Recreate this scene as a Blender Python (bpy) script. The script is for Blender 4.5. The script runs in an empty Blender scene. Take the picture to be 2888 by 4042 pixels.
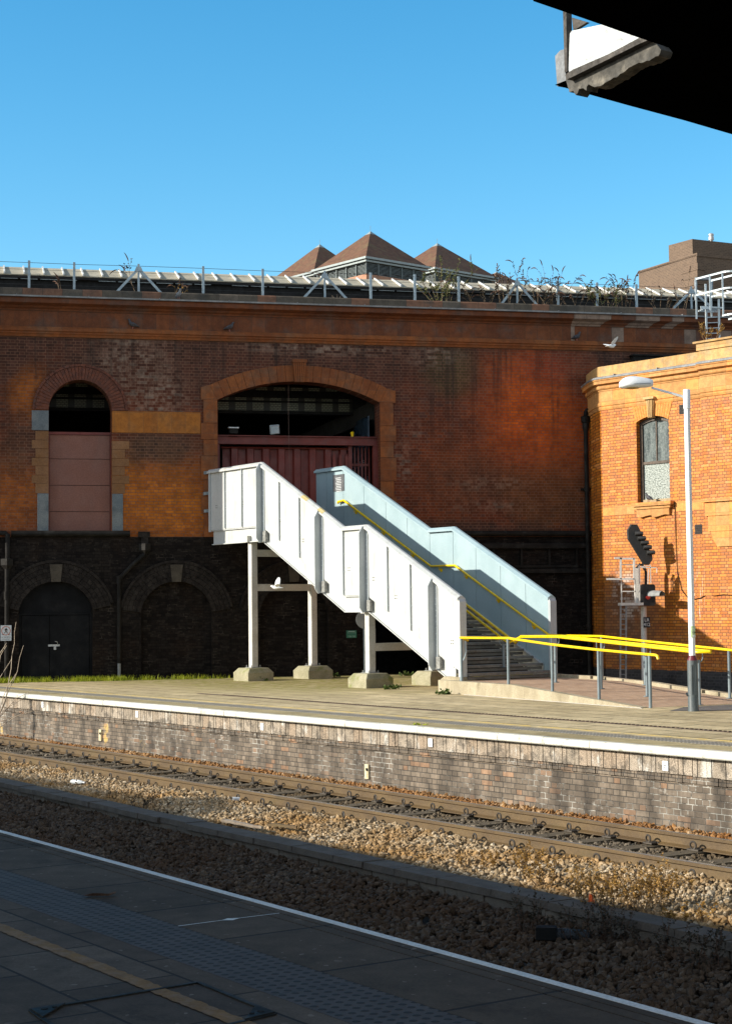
import bpy, bmesh, math, random
import numpy as np
from mathutils import Vector, Matrix
R = math.radians
rnd = random.Random(7)
sc = bpy.context.scene
col = sc.collection
# ---------------------------------------------------------------- camera
FPX = 6650.0; CX, CY = 1444.0, 2021.0; EYE = 1.75     # focal length and centre in photo pixels (2888 x 4042)
PITCH = math.atan(213.5/3740); ROLL = 0.0105
fw = Vector((0, math.cos(PITCH), math.sin(PITCH)))
r0 = Vector((1, 0, 0)); u0 = r0.cross(fw)
c_, s_ = math.cos(ROLL), math.sin(ROLL)
RR = c_*r0 - s_*u0; UU = c_*u0 + s_*r0
CAM = Vector((0, 0, EYE))
cd = bpy.data.cameras.new('camera'); cam = bpy.data.objects.new('camera', cd); col.objects.link(cam)
cd.sensor_fit = 'HORIZONTAL'; cd.sensor_width = 24.0; cd.lens = 24.0*FPX/2888.0
cd.clip_start = 0.05; cd.clip_end = 6000
cam.matrix_world = Matrix(((RR.x, UU.x, -fw.x, CAM.x), (RR.y, UU.y, -fw.y, CAM.y), (RR.z, UU.z, -fw.z, CAM.z), (0, 0, 0, 1)))
sc.camera = cam
# ---------------------------------------------------------------- sky, sun, exposure
SUN_AZ, SUN_EL = R(12.3), R(21.7)      # light travels towards +X, slightly +Y
sdir = Vector((math.cos(SUN_AZ)*math.cos(SUN_EL), math.sin(SUN_AZ)*math.cos(SUN_EL), -math.sin(SUN_EL)))
w = bpy.data.worlds.new('World'); sc.world = w; w.use_nodes = True
wt = w.node_tree; wt.nodes.clear()
sky = wt.nodes.new('ShaderNodeTexSky'); sky.sky_type = 'NISHITA'; sky.sun_disc = False
sky.sun_elevation = SUN_EL; sky.sun_rotation = math.atan2(-sdir.x, -sdir.y)
sky.air_density = 1.0; sky.dust_density = 0.2; sky.ozone_density = 2.0; sky.altitude = 0
hs = wt.nodes.new('ShaderNodeHueSaturation'); hs.inputs['Saturation'].default_value = 1.42; hs.inputs['Hue'].default_value = 0.489
geo = wt.nodes.new('ShaderNodeTexCoord'); sep = wt.nodes.new('ShaderNodeSeparateXYZ'); mrn = wt.nodes.new('ShaderNodeMapRange')   # sky bluest straight ahead, desaturated overhead and behind to keep shaded surfaces neutral
wt.links.new(geo.outputs['Generated'], sep.inputs[0]); wt.links.new(sep.outputs[1], mrn.inputs[0])
mrn.interpolation_type = 'SMOOTHSTEP'
for i_, v_ in enumerate((-0.3, 0.8, 0.5, 1.4)): mrn.inputs[i_+1].default_value = v_
wt.links.new(mrn.outputs[0], hs.inputs['Saturation'])
bg = wt.nodes.new('ShaderNodeBackground'); bg.inputs['Strength'].default_value = 0.15
wo = wt.nodes.new('ShaderNodeOutputWorld')
wt.links.new(sky.outputs[0], hs.inputs['Color']); wt.links.new(hs.outputs[0], bg.inputs['Color']); wt.links.new(bg.outputs[0], wo.inputs[0])
sl = bpy.data.lights.new('sun', 'SUN'); sl.energy = 4.8; sl.angle = R(0.53); sl.color = (1.0, 0.93, 0.80)
so = bpy.data.objects.new('sun', sl); col.objects.link(so)
so.rotation_euler = sdir.to_track_quat('-Z', 'Y').to_euler()
sc.view_settings.view_transform = 'Standard'; sc.view_settings.look = 'None'
sc.view_settings.exposure = 0.62; sc.view_settings.gamma = 1.0
sc.cycles.max_bounces = 6; sc.cycles.diffuse_bounces = 3
# ---------------------------------------------------------------- photo ray helpers (turn a pixel into a point on a real plane)
def ray(x, y): return fw + RR*((x-CX)/FPX) + UU*((CY-y)/FPX)
def G(x, y, z=0.0):
    d = ray(x, y); return CAM + d*((z-EYE)/d.z)
def PL(x, y, p0, n):
    d = ray(x, y); return CAM + d*((Vector(p0)-CAM).dot(n)/d.dot(n))
class Frame:
    def __init__(s, o, ang): s.o = Vector(o); s.a = ang; s.c = math.cos(ang); s.s = math.sin(ang)
    def w(s, x, y, z=0): return Vector((s.o.x+s.c*x-s.s*y, s.o.y+s.s*x+s.c*y, s.o.z+z))
    def l(s, p): 
        d = Vector(p)-s.o; return Vector((s.c*d.x+s.s*d.y, -s.s*d.x+s.c*d.y, d.z))
    def face(s, x, y, yl=0.0):      # pixel -> (local x, local z) on the local plane y = yl
        n = Vector((-s.s, s.c, 0)); q = s.l(PL(x, y, s.w(0, yl, 0), n)); return (q.x, q.z)
    def side(s, x, y, xl=0.0):      # pixel -> (local y, local z) on the local plane x = xl
        n = Vector((s.c, s.s, 0)); q = s.l(PL(x, y, s.w(xl, 0, 0), n)); return (q.y, q.z)
# ---------------------------------------------------------------- object helpers
def tag(o, label=None, cat=None, group=None, kind=None):
    if label: o['label'] = label
    if cat: o['category'] = cat
    if group: o['group'] = group
    if kind: o['kind'] = kind
    return o
def thing(name, label, cat, loc=(0, 0, 0), rz=0.0, group=None):
    o = bpy.data.objects.new(name, None); col.objects.link(o)
    o.location = loc; o.rotation_euler = (0, 0, rz); o.empty_display_size = 0.2
    return tag(o, label, cat, group)
class MB:
    def __init__(s): s.v = []; s.f = []; s.c = []; s.usec = False
    def vs(s, pts):
        i = len(s.v); s.v += [tuple(p) for p in pts]; return i
    def poly(s, pts): i = s.vs(pts); s.f.append(tuple(range(i, i+len(pts))))
    def hexa(s, p):                   # 8 corners: bottom 4 (ccw from above), top 4
        i = s.vs(p)
        for q in ((3, 2, 1, 0), (4, 5, 6, 7), (0, 1, 5, 4), (1, 2, 6, 5), (2, 3, 7, 6), (3, 0, 4, 7)): s.f.append(tuple(i+k for k in q))
    def box(s, x0, x1, y0, y1, z0, z1): s.hexa([(x0, y0, z0), (x1, y0, z0), (x1, y1, z0), (x0, y1, z0), (x0, y0, z1), (x1, y0, z1), (x1, y1, z1), (x0, y1, z1)])
    def bbox(s, x0, x1, y0, y1, z0, z1, b=0.01):      # box with chamfered vertical and top edges
        def ring(i, z): return [(x0+i, y0+b, z), (x0+b, y0+i, z), (x1-b, y0+i, z), (x1-i, y0+b, z), (x1-i, y1-b, z), (x1-b, y1-i, z), (x0+b, y1-i, z), (x0+i, y1-b, z)]
        s.loft([ring(0, z0), ring(0, z1-b), ring(b*0.7, z1)], True, True)
    def obox(s, c, ax, ay, az):       # oriented box: centre and half-axis vectors
        c, ax, ay, az = map(Vector, (c, ax, ay, az))
        s.hexa([c-ax-ay-az, c+ax-ay-az, c+ax+ay-az, c-ax+ay-az, c-ax-ay+az, c+ax-ay+az, c+ax+ay+az, c-ax+ay+az])
    def bar(s, p, q, w, h, up=(0, 0, 1)):      # rectangular bar between two points
        p, q = Vector(p), Vector(q); d = (q-p); L = d.length; d.normalize(); u = Vector(up)
        if abs(d.dot(u)) > 0.98: u = Vector((1, 0, 0))
        a = d.cross(u).normalized(); b = a.cross(d).normalized()
        s.obox((p+q)/2, d*(L/2), a*(w/2), b*(h/2))
    def loft(s, rings, cap0=False, cap1=False, closed=True):
        n = len(rings[0]); ids = [s.vs(r) for r in rings]
        for a, b in zip(ids, ids[1:]):
            for k in range(n if closed else n-1):
                k2 = (k+1) % n; s.f.append((a+k, a+k2, b+k2, b+k))
        if cap0: s.f.append(tuple(ids[0]+k for k in range(n))[::-1])
        if cap1: s.f.append(tuple(ids[-1]+k for k in range(n)))
    def tube(s, pts, r, n=8, cap=True):
        pts = [Vector(p) for p in pts]; rs = r if isinstance(r, (list, tuple)) else [r]*len(pts)
        rings = []; prev = None
        for i, p in enumerate(pts):
            t = (pts[min(i+1, len(pts)-1)]-pts[max(i-1, 0)]).normalized()
            if prev is None:
                u = Vector((0, 0, 1)) if abs(t.z) < 0.9 else Vector((1, 0, 0)); a = t.cross(u).normalized()
            else: a = (prev-t*prev.dot(t)).normalized()
            prev = a; b = t.cross(a)
            k = 1.0
            if 0 < i < len(pts)-1:
                cth = (pts[i]-pts[i-1]).normalized().dot(t); k = 1/max(cth, 0.6)
            rings.append([p+(a*math.cos(2*math.pi*j/n)+b*math.sin(2*math.pi*j/n))*rs[i]*(1+(k-1)*0.5) for j in range(n)])
        s.loft(rings, cap, cap)
    def lathe(s, prof, c=(0, 0, 0), n=16, cap=True):
        c = Vector(c); s.loft([[c+Vector((r*math.cos(2*math.pi*j/n), r*math.sin(2*math.pi*j/n), z)) for j in range(n)] for r, z in prof], cap, cap)
    def prism(s, poly, fa, fb):       # poly of 2-D points; fa / fb map them to the two end faces
        s.loft([[fa(*p) for p in poly], [fb(*p) for p in poly]], True, True)
    def build(s, name, mat, parent=None, loc=None, rz=0.0, smooth=False, bevel=0.0):
        me = bpy.data.meshes.new(name); me.from_pydata(s.v, [], s.f); me.materials.append(mat)
        bm = bmesh.new(); bm.from_mesh(me); bmesh.ops.recalc_face_normals(bm, faces=bm.faces)
        if smooth:
            for f in bm.faces: f.smooth = True
            for e in bm.edges:
                if len(e.link_faces) == 2 and e.calc_face_angle(0) > R(40): e.smooth = False
        bm.to_mesh(me); bm.free()
        o = bpy.data.objects.new(name, me); col.objects.link(o)
        if parent: o.parent = parent
        if loc is not None: o.location = loc
        if rz: o.rotation_euler = (0, 0, rz)
        if bevel:
            m = o.modifiers.new('bevel', 'BEVEL'); m.width = bevel; m.segments = 2; m.limit_method = 'ANGLE'; m.angle_limit = R(50); m.harden_normals = False
        return o
def copy_tree(o, parent=None):
    c = o.copy(); col.objects.link(c)
    if parent: c.parent = parent
    for ch in list(o.children): copy_tree(ch, c)
    return c
def text(name, body, size, mat, parent, loc, rot, align='CENTER', space=1.0, bold=0.0):
    cu = bpy.data.curves.new(name, 'FONT'); cu.body = body; cu.size = size; cu.align_x = align; cu.align_y = 'CENTER'
    cu.space_character = space; cu.offset = bold; cu.resolution_u = 3
    t = bpy.data.objects.new(name, cu); col.objects.link(t); bpy.context.view_layer.update()
    me = bpy.data.meshes.new_from_object(t); bpy.data.objects.remove(t)
    me.materials.append(mat); o = bpy.data.objects.new(name, me); col.objects.link(o)
    o.parent = parent; o.location = loc; o.rotation_euler = rot; return o
# ---------------------------------------------------------------- materials
class NT:
    def __init__(s, name):
        s.mat = bpy.data.materials.new(name); s.mat.use_nodes = True; s.t = s.mat.node_tree
        s.b = s.t.nodes['Principled BSDF']; s.tc = s.t.nodes.new('ShaderNodeTexCoord'); s.obj = s.tc.outputs['Object']
    def link(s, a, b): s.t.links.new(a, b)
    def put(s, sock, v):
        if v is None: return
        if hasattr(v, 'is_linked'): s.link(v, sock)
        else: sock.default_value = v
    def m(s, op, a, b=None, c=None):
        n = s.t.nodes.new('ShaderNodeMath'); n.operation = op
        for i, v in enumerate((a, b, c)): s.put(n.inputs[i], v)
        return n.outputs[0]
    def xyz(s, v=None):
        n = s.t.nodes.new('ShaderNodeSeparateXYZ'); s.link(v or s.obj, n.inputs[0]); return n.outputs
    def comb(s, x=0.0, y=0.0, z=0.0):
        n = s.t.nodes.new('ShaderNodeCombineXYZ')
        for i, v in enumerate((x, y, z)): s.put(n.inputs[i], v)
        return n.outputs[0]
    def noise(s, sc=5.0, det=5.0, rough=0.55, vec=None, stretch=None, dim='3D'):
        v = vec or s.obj
        if stretch:
            mp = s.t.nodes.new('ShaderNodeMapping'); s.link(v, mp.inputs[0]); mp.inputs['Scale'].default_value = stretch; v = mp.outputs[0]
        n = s.t.nodes.new('ShaderNodeTexNoise'); s.link(v, n.inputs['Vector']); n.inputs['Scale'].default_value = sc
        n.inputs['Detail'].default_value = det; n.inputs['Roughness'].default_value = rough; return n.outputs[0]
    def white(s, vec):
        n = s.t.nodes.new('ShaderNodeTexWhiteNoise'); n.noise_dimensions = '3D'; s.link(vec, n.inputs['Vector']); return n.outputs
    def mr(s, v, a, b, c=0.0, d=1.0, smooth=True):
        n = s.t.nodes.new('ShaderNodeMapRange'); n.interpolation_type = 'SMOOTHSTEP' if smooth else 'LINEAR'
        s.put(n.inputs[0], v)
        for i, q in enumerate((a, b, c, d)): s.put(n.inputs[i+1], q)
        return n.outputs[0]
    def mix(s, f, a, b, mode='MIX'):
        n = s.t.nodes.new('ShaderNodeMix'); n.data_type = 'RGBA'; n.blend_type = mode; n.clamp_result = False
        s.put(n.inputs[0], f)
        for i, q in ((6, a), (7, b)): s.put(n.inputs[i], (q+(1.0,) if isinstance(q, tuple) and len(q) == 3 else q))
        return n.outputs[2]
    def mul(s, c, f):                 # colour times a scalar
        n = s.t.nodes.new('ShaderNodeVectorMath'); n.operation = 'SCALE'; s.put(n.inputs[0], c); s.put(n.inputs['Scale'], f); return n.outputs[0]
    def bump(s, h, strength=0.3, dist=0.01):
        n = s.t.nodes.new('ShaderNodeBump'); s.link(h, n.inputs['Height']); n.inputs['Strength'].default_value = strength; n.inputs['Distance'].default_value = dist
        s.link(n.outputs[0], s.b.inputs['Normal'])
    def out(s, colr, rough=0.7, metal=0.0, spec=0.5):
        s.put(s.b.inputs['Base Color'], colr+(1.0,) if isinstance(colr, tuple) else colr); s.put(s.b.inputs['Roughness'], rough); s.b.inputs['Metallic'].default_value = metal
        s.b.inputs['Specular IOR Level'].default_value = spec
        return s.mat
    def cells(s, x, z, L, H, bond='run', mw=0.01, jit=0.0):      # brickwork: returns (brick mask, random per brick)
        row = s.m('FLOOR', s.m('DIVIDE', z, H)); fz = s.m('FRACT', s.m('DIVIDE', z, H))
        par = s.m('FLOORED_MODULO', row, 2.0)
        if bond == 'english':
            wd = s.m('SUBTRACT', L, s.m('MULTIPLY', par, L/2)); xo = s.m('ADD', x, s.m('MULTIPLY', par, L/4))
        elif bond == 'stack': wd = s.m('ADD', L, 0.0); xo = x
        else: wd = s.m('ADD', L, 0.0); xo = s.m('ADD', x, s.m('MULTIPLY', par, L/2))
        if jit: xo = s.m('ADD', xo, s.m('MULTIPLY', s.white(s.comb(row, 3.3, 1.7))[0], jit))
        xr = s.m('DIVIDE', xo, wd); cl = s.m('FLOOR', xr); fx = s.m('FRACT', xr)
        dx = s.m('MULTIPLY', s.m('MINIMUM', fx, s.m('SUBTRACT', 1.0, fx)), wd)
        dz = s.m('MULTIPLY', s.m('MINIMUM', fz, s.m('SUBTRACT', 1.0, fz)), H)
        d = s.m('MINIMUM', dx, dz); mask = s.mr(d, mw*0.3, mw*0.8)
        rv = s.white(s.comb(cl, row, 0.5)); return mask, rv[0], rv[1]
    def blob(s, x, z, cx, cz, rx, rz, nz=None, amt=0.8, soft=0.5):
        a = s.m('POWER', s.m('DIVIDE', s.m('SUBTRACT', x, cx), rx), 2.0); b = s.m('POWER', s.m('DIVIDE', s.m('SUBTRACT', z, cz), rz), 2.0)
        d = s.m('SQRT', s.m('ADD', a, b))
        if nz is not None: d = s.m('ADD', d, s.m('MULTIPLY', s.m('SUBTRACT', nz, 0.5), amt*2))
        return s.mr(d, 1.0-soft, 1.0+soft*0.3, 1.0, 0.0)
def pm(name, c1, c2=None, rough=0.6, sc=4.0, bump=0.0, bsc=60.0, metal=0.0, spec=0.5, stretch=None, dirt=None, dsc=2.0, damt=0.5, fine=0.15):
    t = NT(name); cc = c1+(1.0,)
    if c2: cc = t.mix(t.mr(t.noise(sc, 6, 0.6, stretch=stretch), 0.35, 0.68), c1, c2)
    if dirt: cc = t.mix(t.m('MULTIPLY', t.mr(t.noise(dsc, 8, 0.68, stretch=stretch), 0.52, 0.72), damt), cc, dirt)
    if fine: cc = t.mul(cc, t.mr(t.noise(bsc, 3, 0.6), 0.3, 0.7, 1-fine, 1+fine)) if (c2 or dirt) else t.mul(t.mix(0.0, c1, c1), t.mr(t.noise(bsc, 3, 0.6), 0.3, 0.7, 1-fine, 1+fine))
    if bump: t.bump(t.noise(bsc, 4, 0.6), bump, 0.01)
    r = t.mr(t.noise(sc*2.3, 4, 0.6), 0.3, 0.7, max(rough-0.12, 0.05), min(rough+0.12, 1.0))
    return t.out(cc, r, metal, spec)
# ================================================================ materials
def wall_brick():
    t = NT('old red brickwork'); X, Y, Z = t.xyz()
    x = t.m('ADD', X, t.m('MULTIPLY', Y, 1.0)); mask, r1, rc = t.cells(x, Z, 0.232, 0.0755, 'english', 0.011)
    n1 = t.noise(0.55, 6, 0.62); n2 = t.noise(2.2, 6, 0.65); n3 = t.noise(9, 5, 0.6)
    red = t.mix(r1, (0.12, 0.026, 0.010), (0.21, 0.047, 0.013))
    red = t.mix(t.m('MULTIPLY', t.mr(r1, 0.86, 0.9), 0.7), red, (0.07, 0.035, 0.03))
    purple = t.mix(r1, (0.052, 0.024, 0.017), (0.105, 0.042, 0.027))
    orange = t.mix(r1, (0.34, 0.085, 0.007), (0.50, 0.14, 0.010))
    brown = t.mix(r1, (0.05, 0.03, 0.02), (0.10, 0.05, 0.026))
    c = red
    top = t.mr(t.m('ADD', Z, t.m('MULTIPLY', t.m('SUBTRACT', n1, 0.5), 4.0)), 6.6, 8.2)
    c = t.mix(t.m('MULTIPLY', top, 0.85), c, purple)
    def B(px, py, rx, rz, soft=0.7, nz=n1, amt=0.8):
        u, v = WF.face(px, py); return t.blob(X, Z, u, v, rx, rz, nz, amt, soft)
    c = t.mix(t.m('MULTIPLY', B(640, 1970, 2.2, 1.4), 0.95), c, t.mix(r1, (0.40, 0.105, 0.006), (0.58, 0.17, 0.009)))
    c = t.mix(t.m('MULTIPLY', B(60, 1960, 1.2, 1.2), 0.6), c, orange)
    c = t.mix(t.m('MULTIPLY', B(110, 1560, 0.6, 0.8), 0.7), c, orange)
    c = t.mix(t.m('MULTIPLY', B(2120, 1650, 2.0, 2.0, 0.9), 1.0), c, t.mix(r1, (0.56, 0.084, 0.005), (0.74, 0.135, 0.007)))  # orange-red bounce glow from the sunlit building painted into the brick colour
    c = t.mix(t.m('MULTIPLY', B(2170, 1450, 0.9, 0.6, 0.9), 0.7), c, (0.32, 0.045, 0.014))
    c = t.mix(t.m('MULTIPLY', B(1800, 1870, 1.3, 1.6, 0.9), 0.6), c, (0.24, 0.055, 0.010))
    c = t.mix(t.m('MULTIPLY', B(640, 1770, 1.2, 0.6), 0.9), c, brown); c = t.mix(t.m('MULTIPLY', B(1900, 1900, 1.6, 0.9, 0.9), 0.55), c, brown)
    c = t.mix(t.m('MULTIPLY', B(90, 1750, 0.8, 1.0), 0.6), c, brown)
    c = t.mix(t.m('MULTIPLY', B(1780, 1470, 0.8, 0.8), 0.8), c, (0.09, 0.065, 0.025))
    c = t.mix(t.m('MULTIPLY', B(2150, 1960, 1.6, 1.2), 0.55), c, (0.13, 0.06, 0.016))
    c = t.mix(t.m('MULTIPLY', B(1850, 2090, 2.2, 0.3), 0.8), c, (0.06, 0.035, 0.025))
    # lime bloom, whitest on the brick faces
    w = t.m('MAXIMUM', t.m('MAXIMUM', B(520, 1430, 1.3, 1.0, 0.7, n2, 1.1), B(620, 1560, 1.0, 0.9, 0.7, n2, 1.1)), t.m('MAXIMUM', B(1270, 1375, 2.6, 0.25, 0.7, n2, 1.0), B(1720, 1400, 0.9, 0.45, 0.7, n2, 1.0)))
    w2 = t.m('MAXIMUM', t.m('MAXIMUM', B(1590, 1820, 0.35, 0.75, 0.7, n2, 1.0), B(1950, 1910, 1.3, 0.22, 0.7, n2, 1.1)), t.m('MAXIMUM', B(1640, 1700, 0.2, 0.4, 0.7, n2, 1.0), B(1960, 2000, 1.5, 0.2, 0.8, n2, 1.2)))
    wf = t.m('MULTIPLY', t.m('MAXIMUM', w, t.m('MULTIPLY', w2, 0.6)), t.mr(t.m('ADD', t.m('MULTIPLY', r1, 0.35), t.m('ADD', t.m('MULTIPLY', n3, 0.9), t.m('MULTIPLY', n2, 0.6))), 0.75, 1.25))
    mortar = t.mix(n2, (0.30, 0.14, 0.08), (0.13, 0.07, 0.05))
    c = t.mix(mask, mortar, c)
    c = t.mix(t.m('MULTIPLY', wf, 0.60), c, (0.34, 0.26, 0.20))
    stn = t.m('MULTIPLY', t.mr(t.noise(2.6, 6, 0.7, stretch=(1.4, 1, 0.07)), 0.47, 0.66), t.mr(t.m('ADD', Z, t.m('MULTIPLY', n1, 2.5)), 6.2, 9.6)); c = t.mix(t.m('MULTIPLY', stn, 0.7), c, (0.035, 0.022, 0.017))
    c = t.mul(c, t.mr(n2, 0.3, 0.72, 0.56, 1.02))
    c = t.mul(c, t.mr(n3, 0.3, 0.7, 0.82, 1.12))
    t.bump(t.m('ADD', t.m('MULTIPLY', mask, 1.0), t.m('MULTIPLY', n3, 0.5)), 0.5, 0.008)
    return t.out(c, 0.82, spec=0.3)
def dark_brick():
    t = NT('sooty engineering brick'); X, Y, Z = t.xyz()
    mask, r1, rc = t.cells(t.m('ADD', X, Y), Z, 0.232, 0.0755, 'english', 0.011)
    n1 = t.noise(0.7, 6, 0.62); n2 = t.noise(3, 6, 0.68); n3 = t.noise(11, 4, 0.6)
    c = t.mix(r1, (0.007, 0.0055, 0.005), (0.02, 0.016, 0.0135))
    c = t.mix(t.m('MULTIPLY', t.mr(n1, 0.5, 0.7), 0.5), c, (0.026, 0.015, 0.009))
    mortar = t.mix(t.mr(n2, 0.5, 0.66), (0.007, 0.005, 0.0045), (0.065, 0.052, 0.042))
    c = t.mix(mask, mortar, c)
    c = t.mul(c, t.mr(n3, 0.3, 0.7, 0.75, 1.2))
    t.bump(t.m('ADD', mask, t.m('MULTIPLY', n3, 0.6)), 0.5, 0.008)
    return t.out(c, 0.88, spec=0.12)
def lit_brick():
    t = NT('orange facing brick'); X, Y, Z = t.xyz()
    x = t.m('ADD', X, t.m('MULTIPLY', Y, 1.0)); mask, r1, rc = t.cells(x, Z, 0.230, 0.0755, 'english', 0.013)
    n1 = t.noise(0.8, 5, 0.6); n2 = t.noise(4, 6, 0.65); n3 = t.noise(25, 3, 0.6)
    c = t.mix(t.mr(r1, 0.0, 1.0, smooth=False), (0.42, 0.118, 0.010), (0.62, 0.22, 0.020))
    c = t.mix(t.m('MULTIPLY', t.mr(r1, 0.9, 0.93), 0.8), c, (0.36, 0.085, 0.012))
    c = t.mix(t.m('MULTIPLY', t.mr(t.m('FRACT', t.m('MULTIPLY', r1, 17.0)), 0.85, 0.9), 0.6), c, (0.66, 0.27, 0.07))
    c = t.mix(t.m('MULTIPLY', t.mr(n1, 0.5, 0.75), 0.35), c, (0.42, 0.14, 0.03))
    # darker bricks low down beside the pipe, and white runs below
    so_ = t.blob(X, Z, 0.7, 1.3, 1.3, 1.6, n1, 0.7, 0.8)
    c = t.mix(t.m('MULTIPLY', so_, 0.8), c, t.mix(r1, (0.07, 0.045, 0.03), (0.2, 0.08, 0.03)))
    wl = t.m('MULTIPLY', t.blob(X, Z, 0.75, 2.0, 0.55, 0.75, n2, 1.0, 0.6), t.mr(t.m('ADD', r1, n3), 0.7, 1.1))
    c = t.mix(t.m('MULTIPLY', wl, 0.6), c, (0.5, 0.46, 0.42))
    run = t.m('MULTIPLY', t.blob(X, Z, 3.05, 1.9, 0.28, 1.0, n2, 0.3, 0.7), t.mr(t.noise(30, 3, 0.6, stretch=(1, 1, 0.06)), 0.56, 0.66))
    c = t.mix(t.m('MULTIPLY', run, 0.7), c, (0.8, 0.75, 0.7))
    mortar = t.mix(n2, (0.15, 0.05, 0.014), (0.08, 0.032, 0.012))
    c = t.mix(mask, mortar, c)
    dkz = t.mr(t.m('ADD', Z, t.m('MULTIPLY', t.m('SUBTRACT', n2, 0.5), 0.06)), 0.10, 0.13, 1.0, 0.0)
    c = t.mix(dkz, c, t.mix(mask, t.mix(n2, (0.02, 0.02, 0.02), (0.10, 0.095, 0.09)), t.mix(r1, (0.02, 0.02, 0.023), (0.05, 0.046, 0.05))))
    stn = t.m('MULTIPLY', t.mr(t.noise(3.2, 6, 0.7, stretch=(1.5, 1, 0.08)), 0.5, 0.7), t.mr(t.m('ADD', Z, t.m('MULTIPLY', n1, 2.0)), 5.2, 8.2)); c = t.mix(t.m('MULTIPLY', stn, 0.45), c, (0.20, 0.075, 0.015))
    c = t.mul(c, t.mr(n2, 0.3, 0.7, 0.86, 1.10))
    t.bump(t.m('ADD', mask, t.m('MULTIPLY', n3, 0.25)), 0.45, 0.007)
    return t.out(c, t.mr(n2, 0.3, 0.7, 0.45, 0.7), spec=0.4)
def blocks(name, c1, c2, L, H, z0=0.0, c3=None, mort=(0.12, 0.06, 0.03), soot=(0.10, 0.08, 0.07), sootamt=0.6, axis='x', mw=0.008, rough=0.75, bond='stack', ssc=1.6, c3x=-99.0):
    t = NT(name); X, Y, Z = t.xyz()
    x = t.m('ADD', X, t.m('MULTIPLY', Y, 1.0)); mask, r1, rc = t.cells(x, t.m('SUBTRACT', Z, z0), L, H, bond, mw)
    n1 = t.noise(ssc, 7, 0.65); n2 = t.noise(7, 6, 0.65); n3 = t.noise(40, 3)
    c = t.mix(r1, c1, c2)
    if c3: c = t.mix(t.m('MULTIPLY', t.m('GREATER_THAN', t.m('FRACT', t.m('MULTIPLY', r1, 13.0)), 0.7), t.m('GREATER_THAN', X, c3x)), c, c3)
    c = t.mix(t.m('MULTIPLY', t.mr(n1, 0.46, 0.68), sootamt), c, soot)
    c = t.mul(c, t.mr(n2, 0.3, 0.7, 0.78, 1.15)); c = t.mul(c, t.mr(n3, 0.3, 0.7, 0.9, 1.1))
    c = t.mix(mask, mort, c)
    t.bump(t.m('ADD', mask, t.m('MULTIPLY', n2, 0.3)), 0.3, 0.006)
    return t.out(c, rough, spec=0.35)
def paving(name, c1, c2, L, W, moss=None, mossamt=0.0, joint=(0.05, 0.045, 0.035), mw=0.012, ofs=(0, 0), jit=0.0, rough=0.8, spots=False):
    t = NT(name); X, Y, Z = t.xyz()
    mask, r1, rc = t.cells(t.m('ADD', X, ofs[0]), t.m('ADD', Y, ofs[1]), L, W, 'run', mw, jit)
    n1 = t.noise(0.6, 7, 0.65); n2 = t.noise(5, 7, 0.68); n3 = t.noise(60, 4, 0.7)
    c = t.mix(r1, c1, c2)
    c = t.mul(c, t.mr(n2, 0.28, 0.72, 0.72, 1.16)); c = t.mul(c, t.mr(n3, 0.3, 0.7, 0.82, 1.14))
    c = t.mul(c, t.mr(n1, 0.3, 0.7, 0.82, 1.12))
    if spots:
        sp = t.mr(t.noise(17, 1, 0.4), 0.71, 0.74); c = t.mix(t.m('MULTIPLY', sp, 0.6), c, (0.2, 0.16, 0.13)); st = t.mr(t.noise(1.5, 7, 0.7), 0.55, 0.7); c = t.mul(c, t.mr(st, 0, 1, 1.0, 0.6, False))
    c = t.mix(mask, joint, c)
    if moss:
        g = t.mr(t.m('ADD', Y, t.m('MULTIPLY', t.m('SUBTRACT', n1, 0.5), 5.0)), moss[0], moss[1])
        g2 = t.mr(t.m('ADD', X, t.m('MULTIPLY', t.m('SUBTRACT', n1, 0.5), 6.0)), moss[2], moss[3], 1.0, 0.0)
        gg = t.m('MULTIPLY', t.m('MULTIPLY', g, g2), t.mr(n2, 0.36, 0.6))
        c = t.mix(t.m('MULTIPLY', gg, mossamt), c, t.mix(n2, (0.10, 0.11, 0.012), (0.22, 0.21, 0.03)))
    t.bump(t.m('ADD', t.m('MULTIPLY', mask, 1.0), t.m('MULTIPLY', n3, 0.25)), 0.35, 0.006)
    return t.out(c, rough, spec=0.15)
WF = Frame((-9.2, 42.1, 0), R(13.0))
M = {}
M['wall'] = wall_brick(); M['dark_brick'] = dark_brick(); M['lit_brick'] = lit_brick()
M['frieze'] = blocks('terracotta frieze blocks', (0.115, 0.034, 0.011), (0.165, 0.05, 0.015), 0.355, 0.41, 8.95, (0.24, 0.17, 0.13), (0.07, 0.035, 0.02), (0.085, 0.06, 0.05), 0.65, c3x=15.2)
M['terra'] = blocks('weathered terracotta', (0.175, 0.05, 0.012), (0.24, 0.074, 0.017), 0.36, 0.30, 0.0, None, (0.13, 0.06, 0.03), (0.12, 0.09, 0.06), 0.45)
M['band'] = blocks('ochre terracotta band', (0.28, 0.092, 0.011), (0.34, 0.12, 0.016), 0.36, 0.56, 6.25, None, (0.20, 0.09, 0.03), (0.16, 0.09, 0.04), 0.4)
M['coping'] = blocks('sooty stone coping', (0.085, 0.07, 0.052), (0.13, 0.105, 0.08), 0.5, 0.5, 9.5, (0.2, 0.1, 0.06), (0.04, 0.035, 0.03), (0.05, 0.05, 0.045), 0.7)
M['lead'] = pm('grey lead flashing', (0.17, 0.18, 0.19), (0.28, 0.29, 0.30), 0.5, 3, 0.1, 30, 0.0, 0.5)
M['pale_terra'] = blocks('pale buff terracotta', (0.44, 0.205, 0.06), (0.54, 0.285, 0.10), 0.40, 0.31, 7.09, (0.66, 0.27, 0.07), (0.30, 0.14, 0.05), (0.42, 0.22, 0.09), 0.3)
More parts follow.
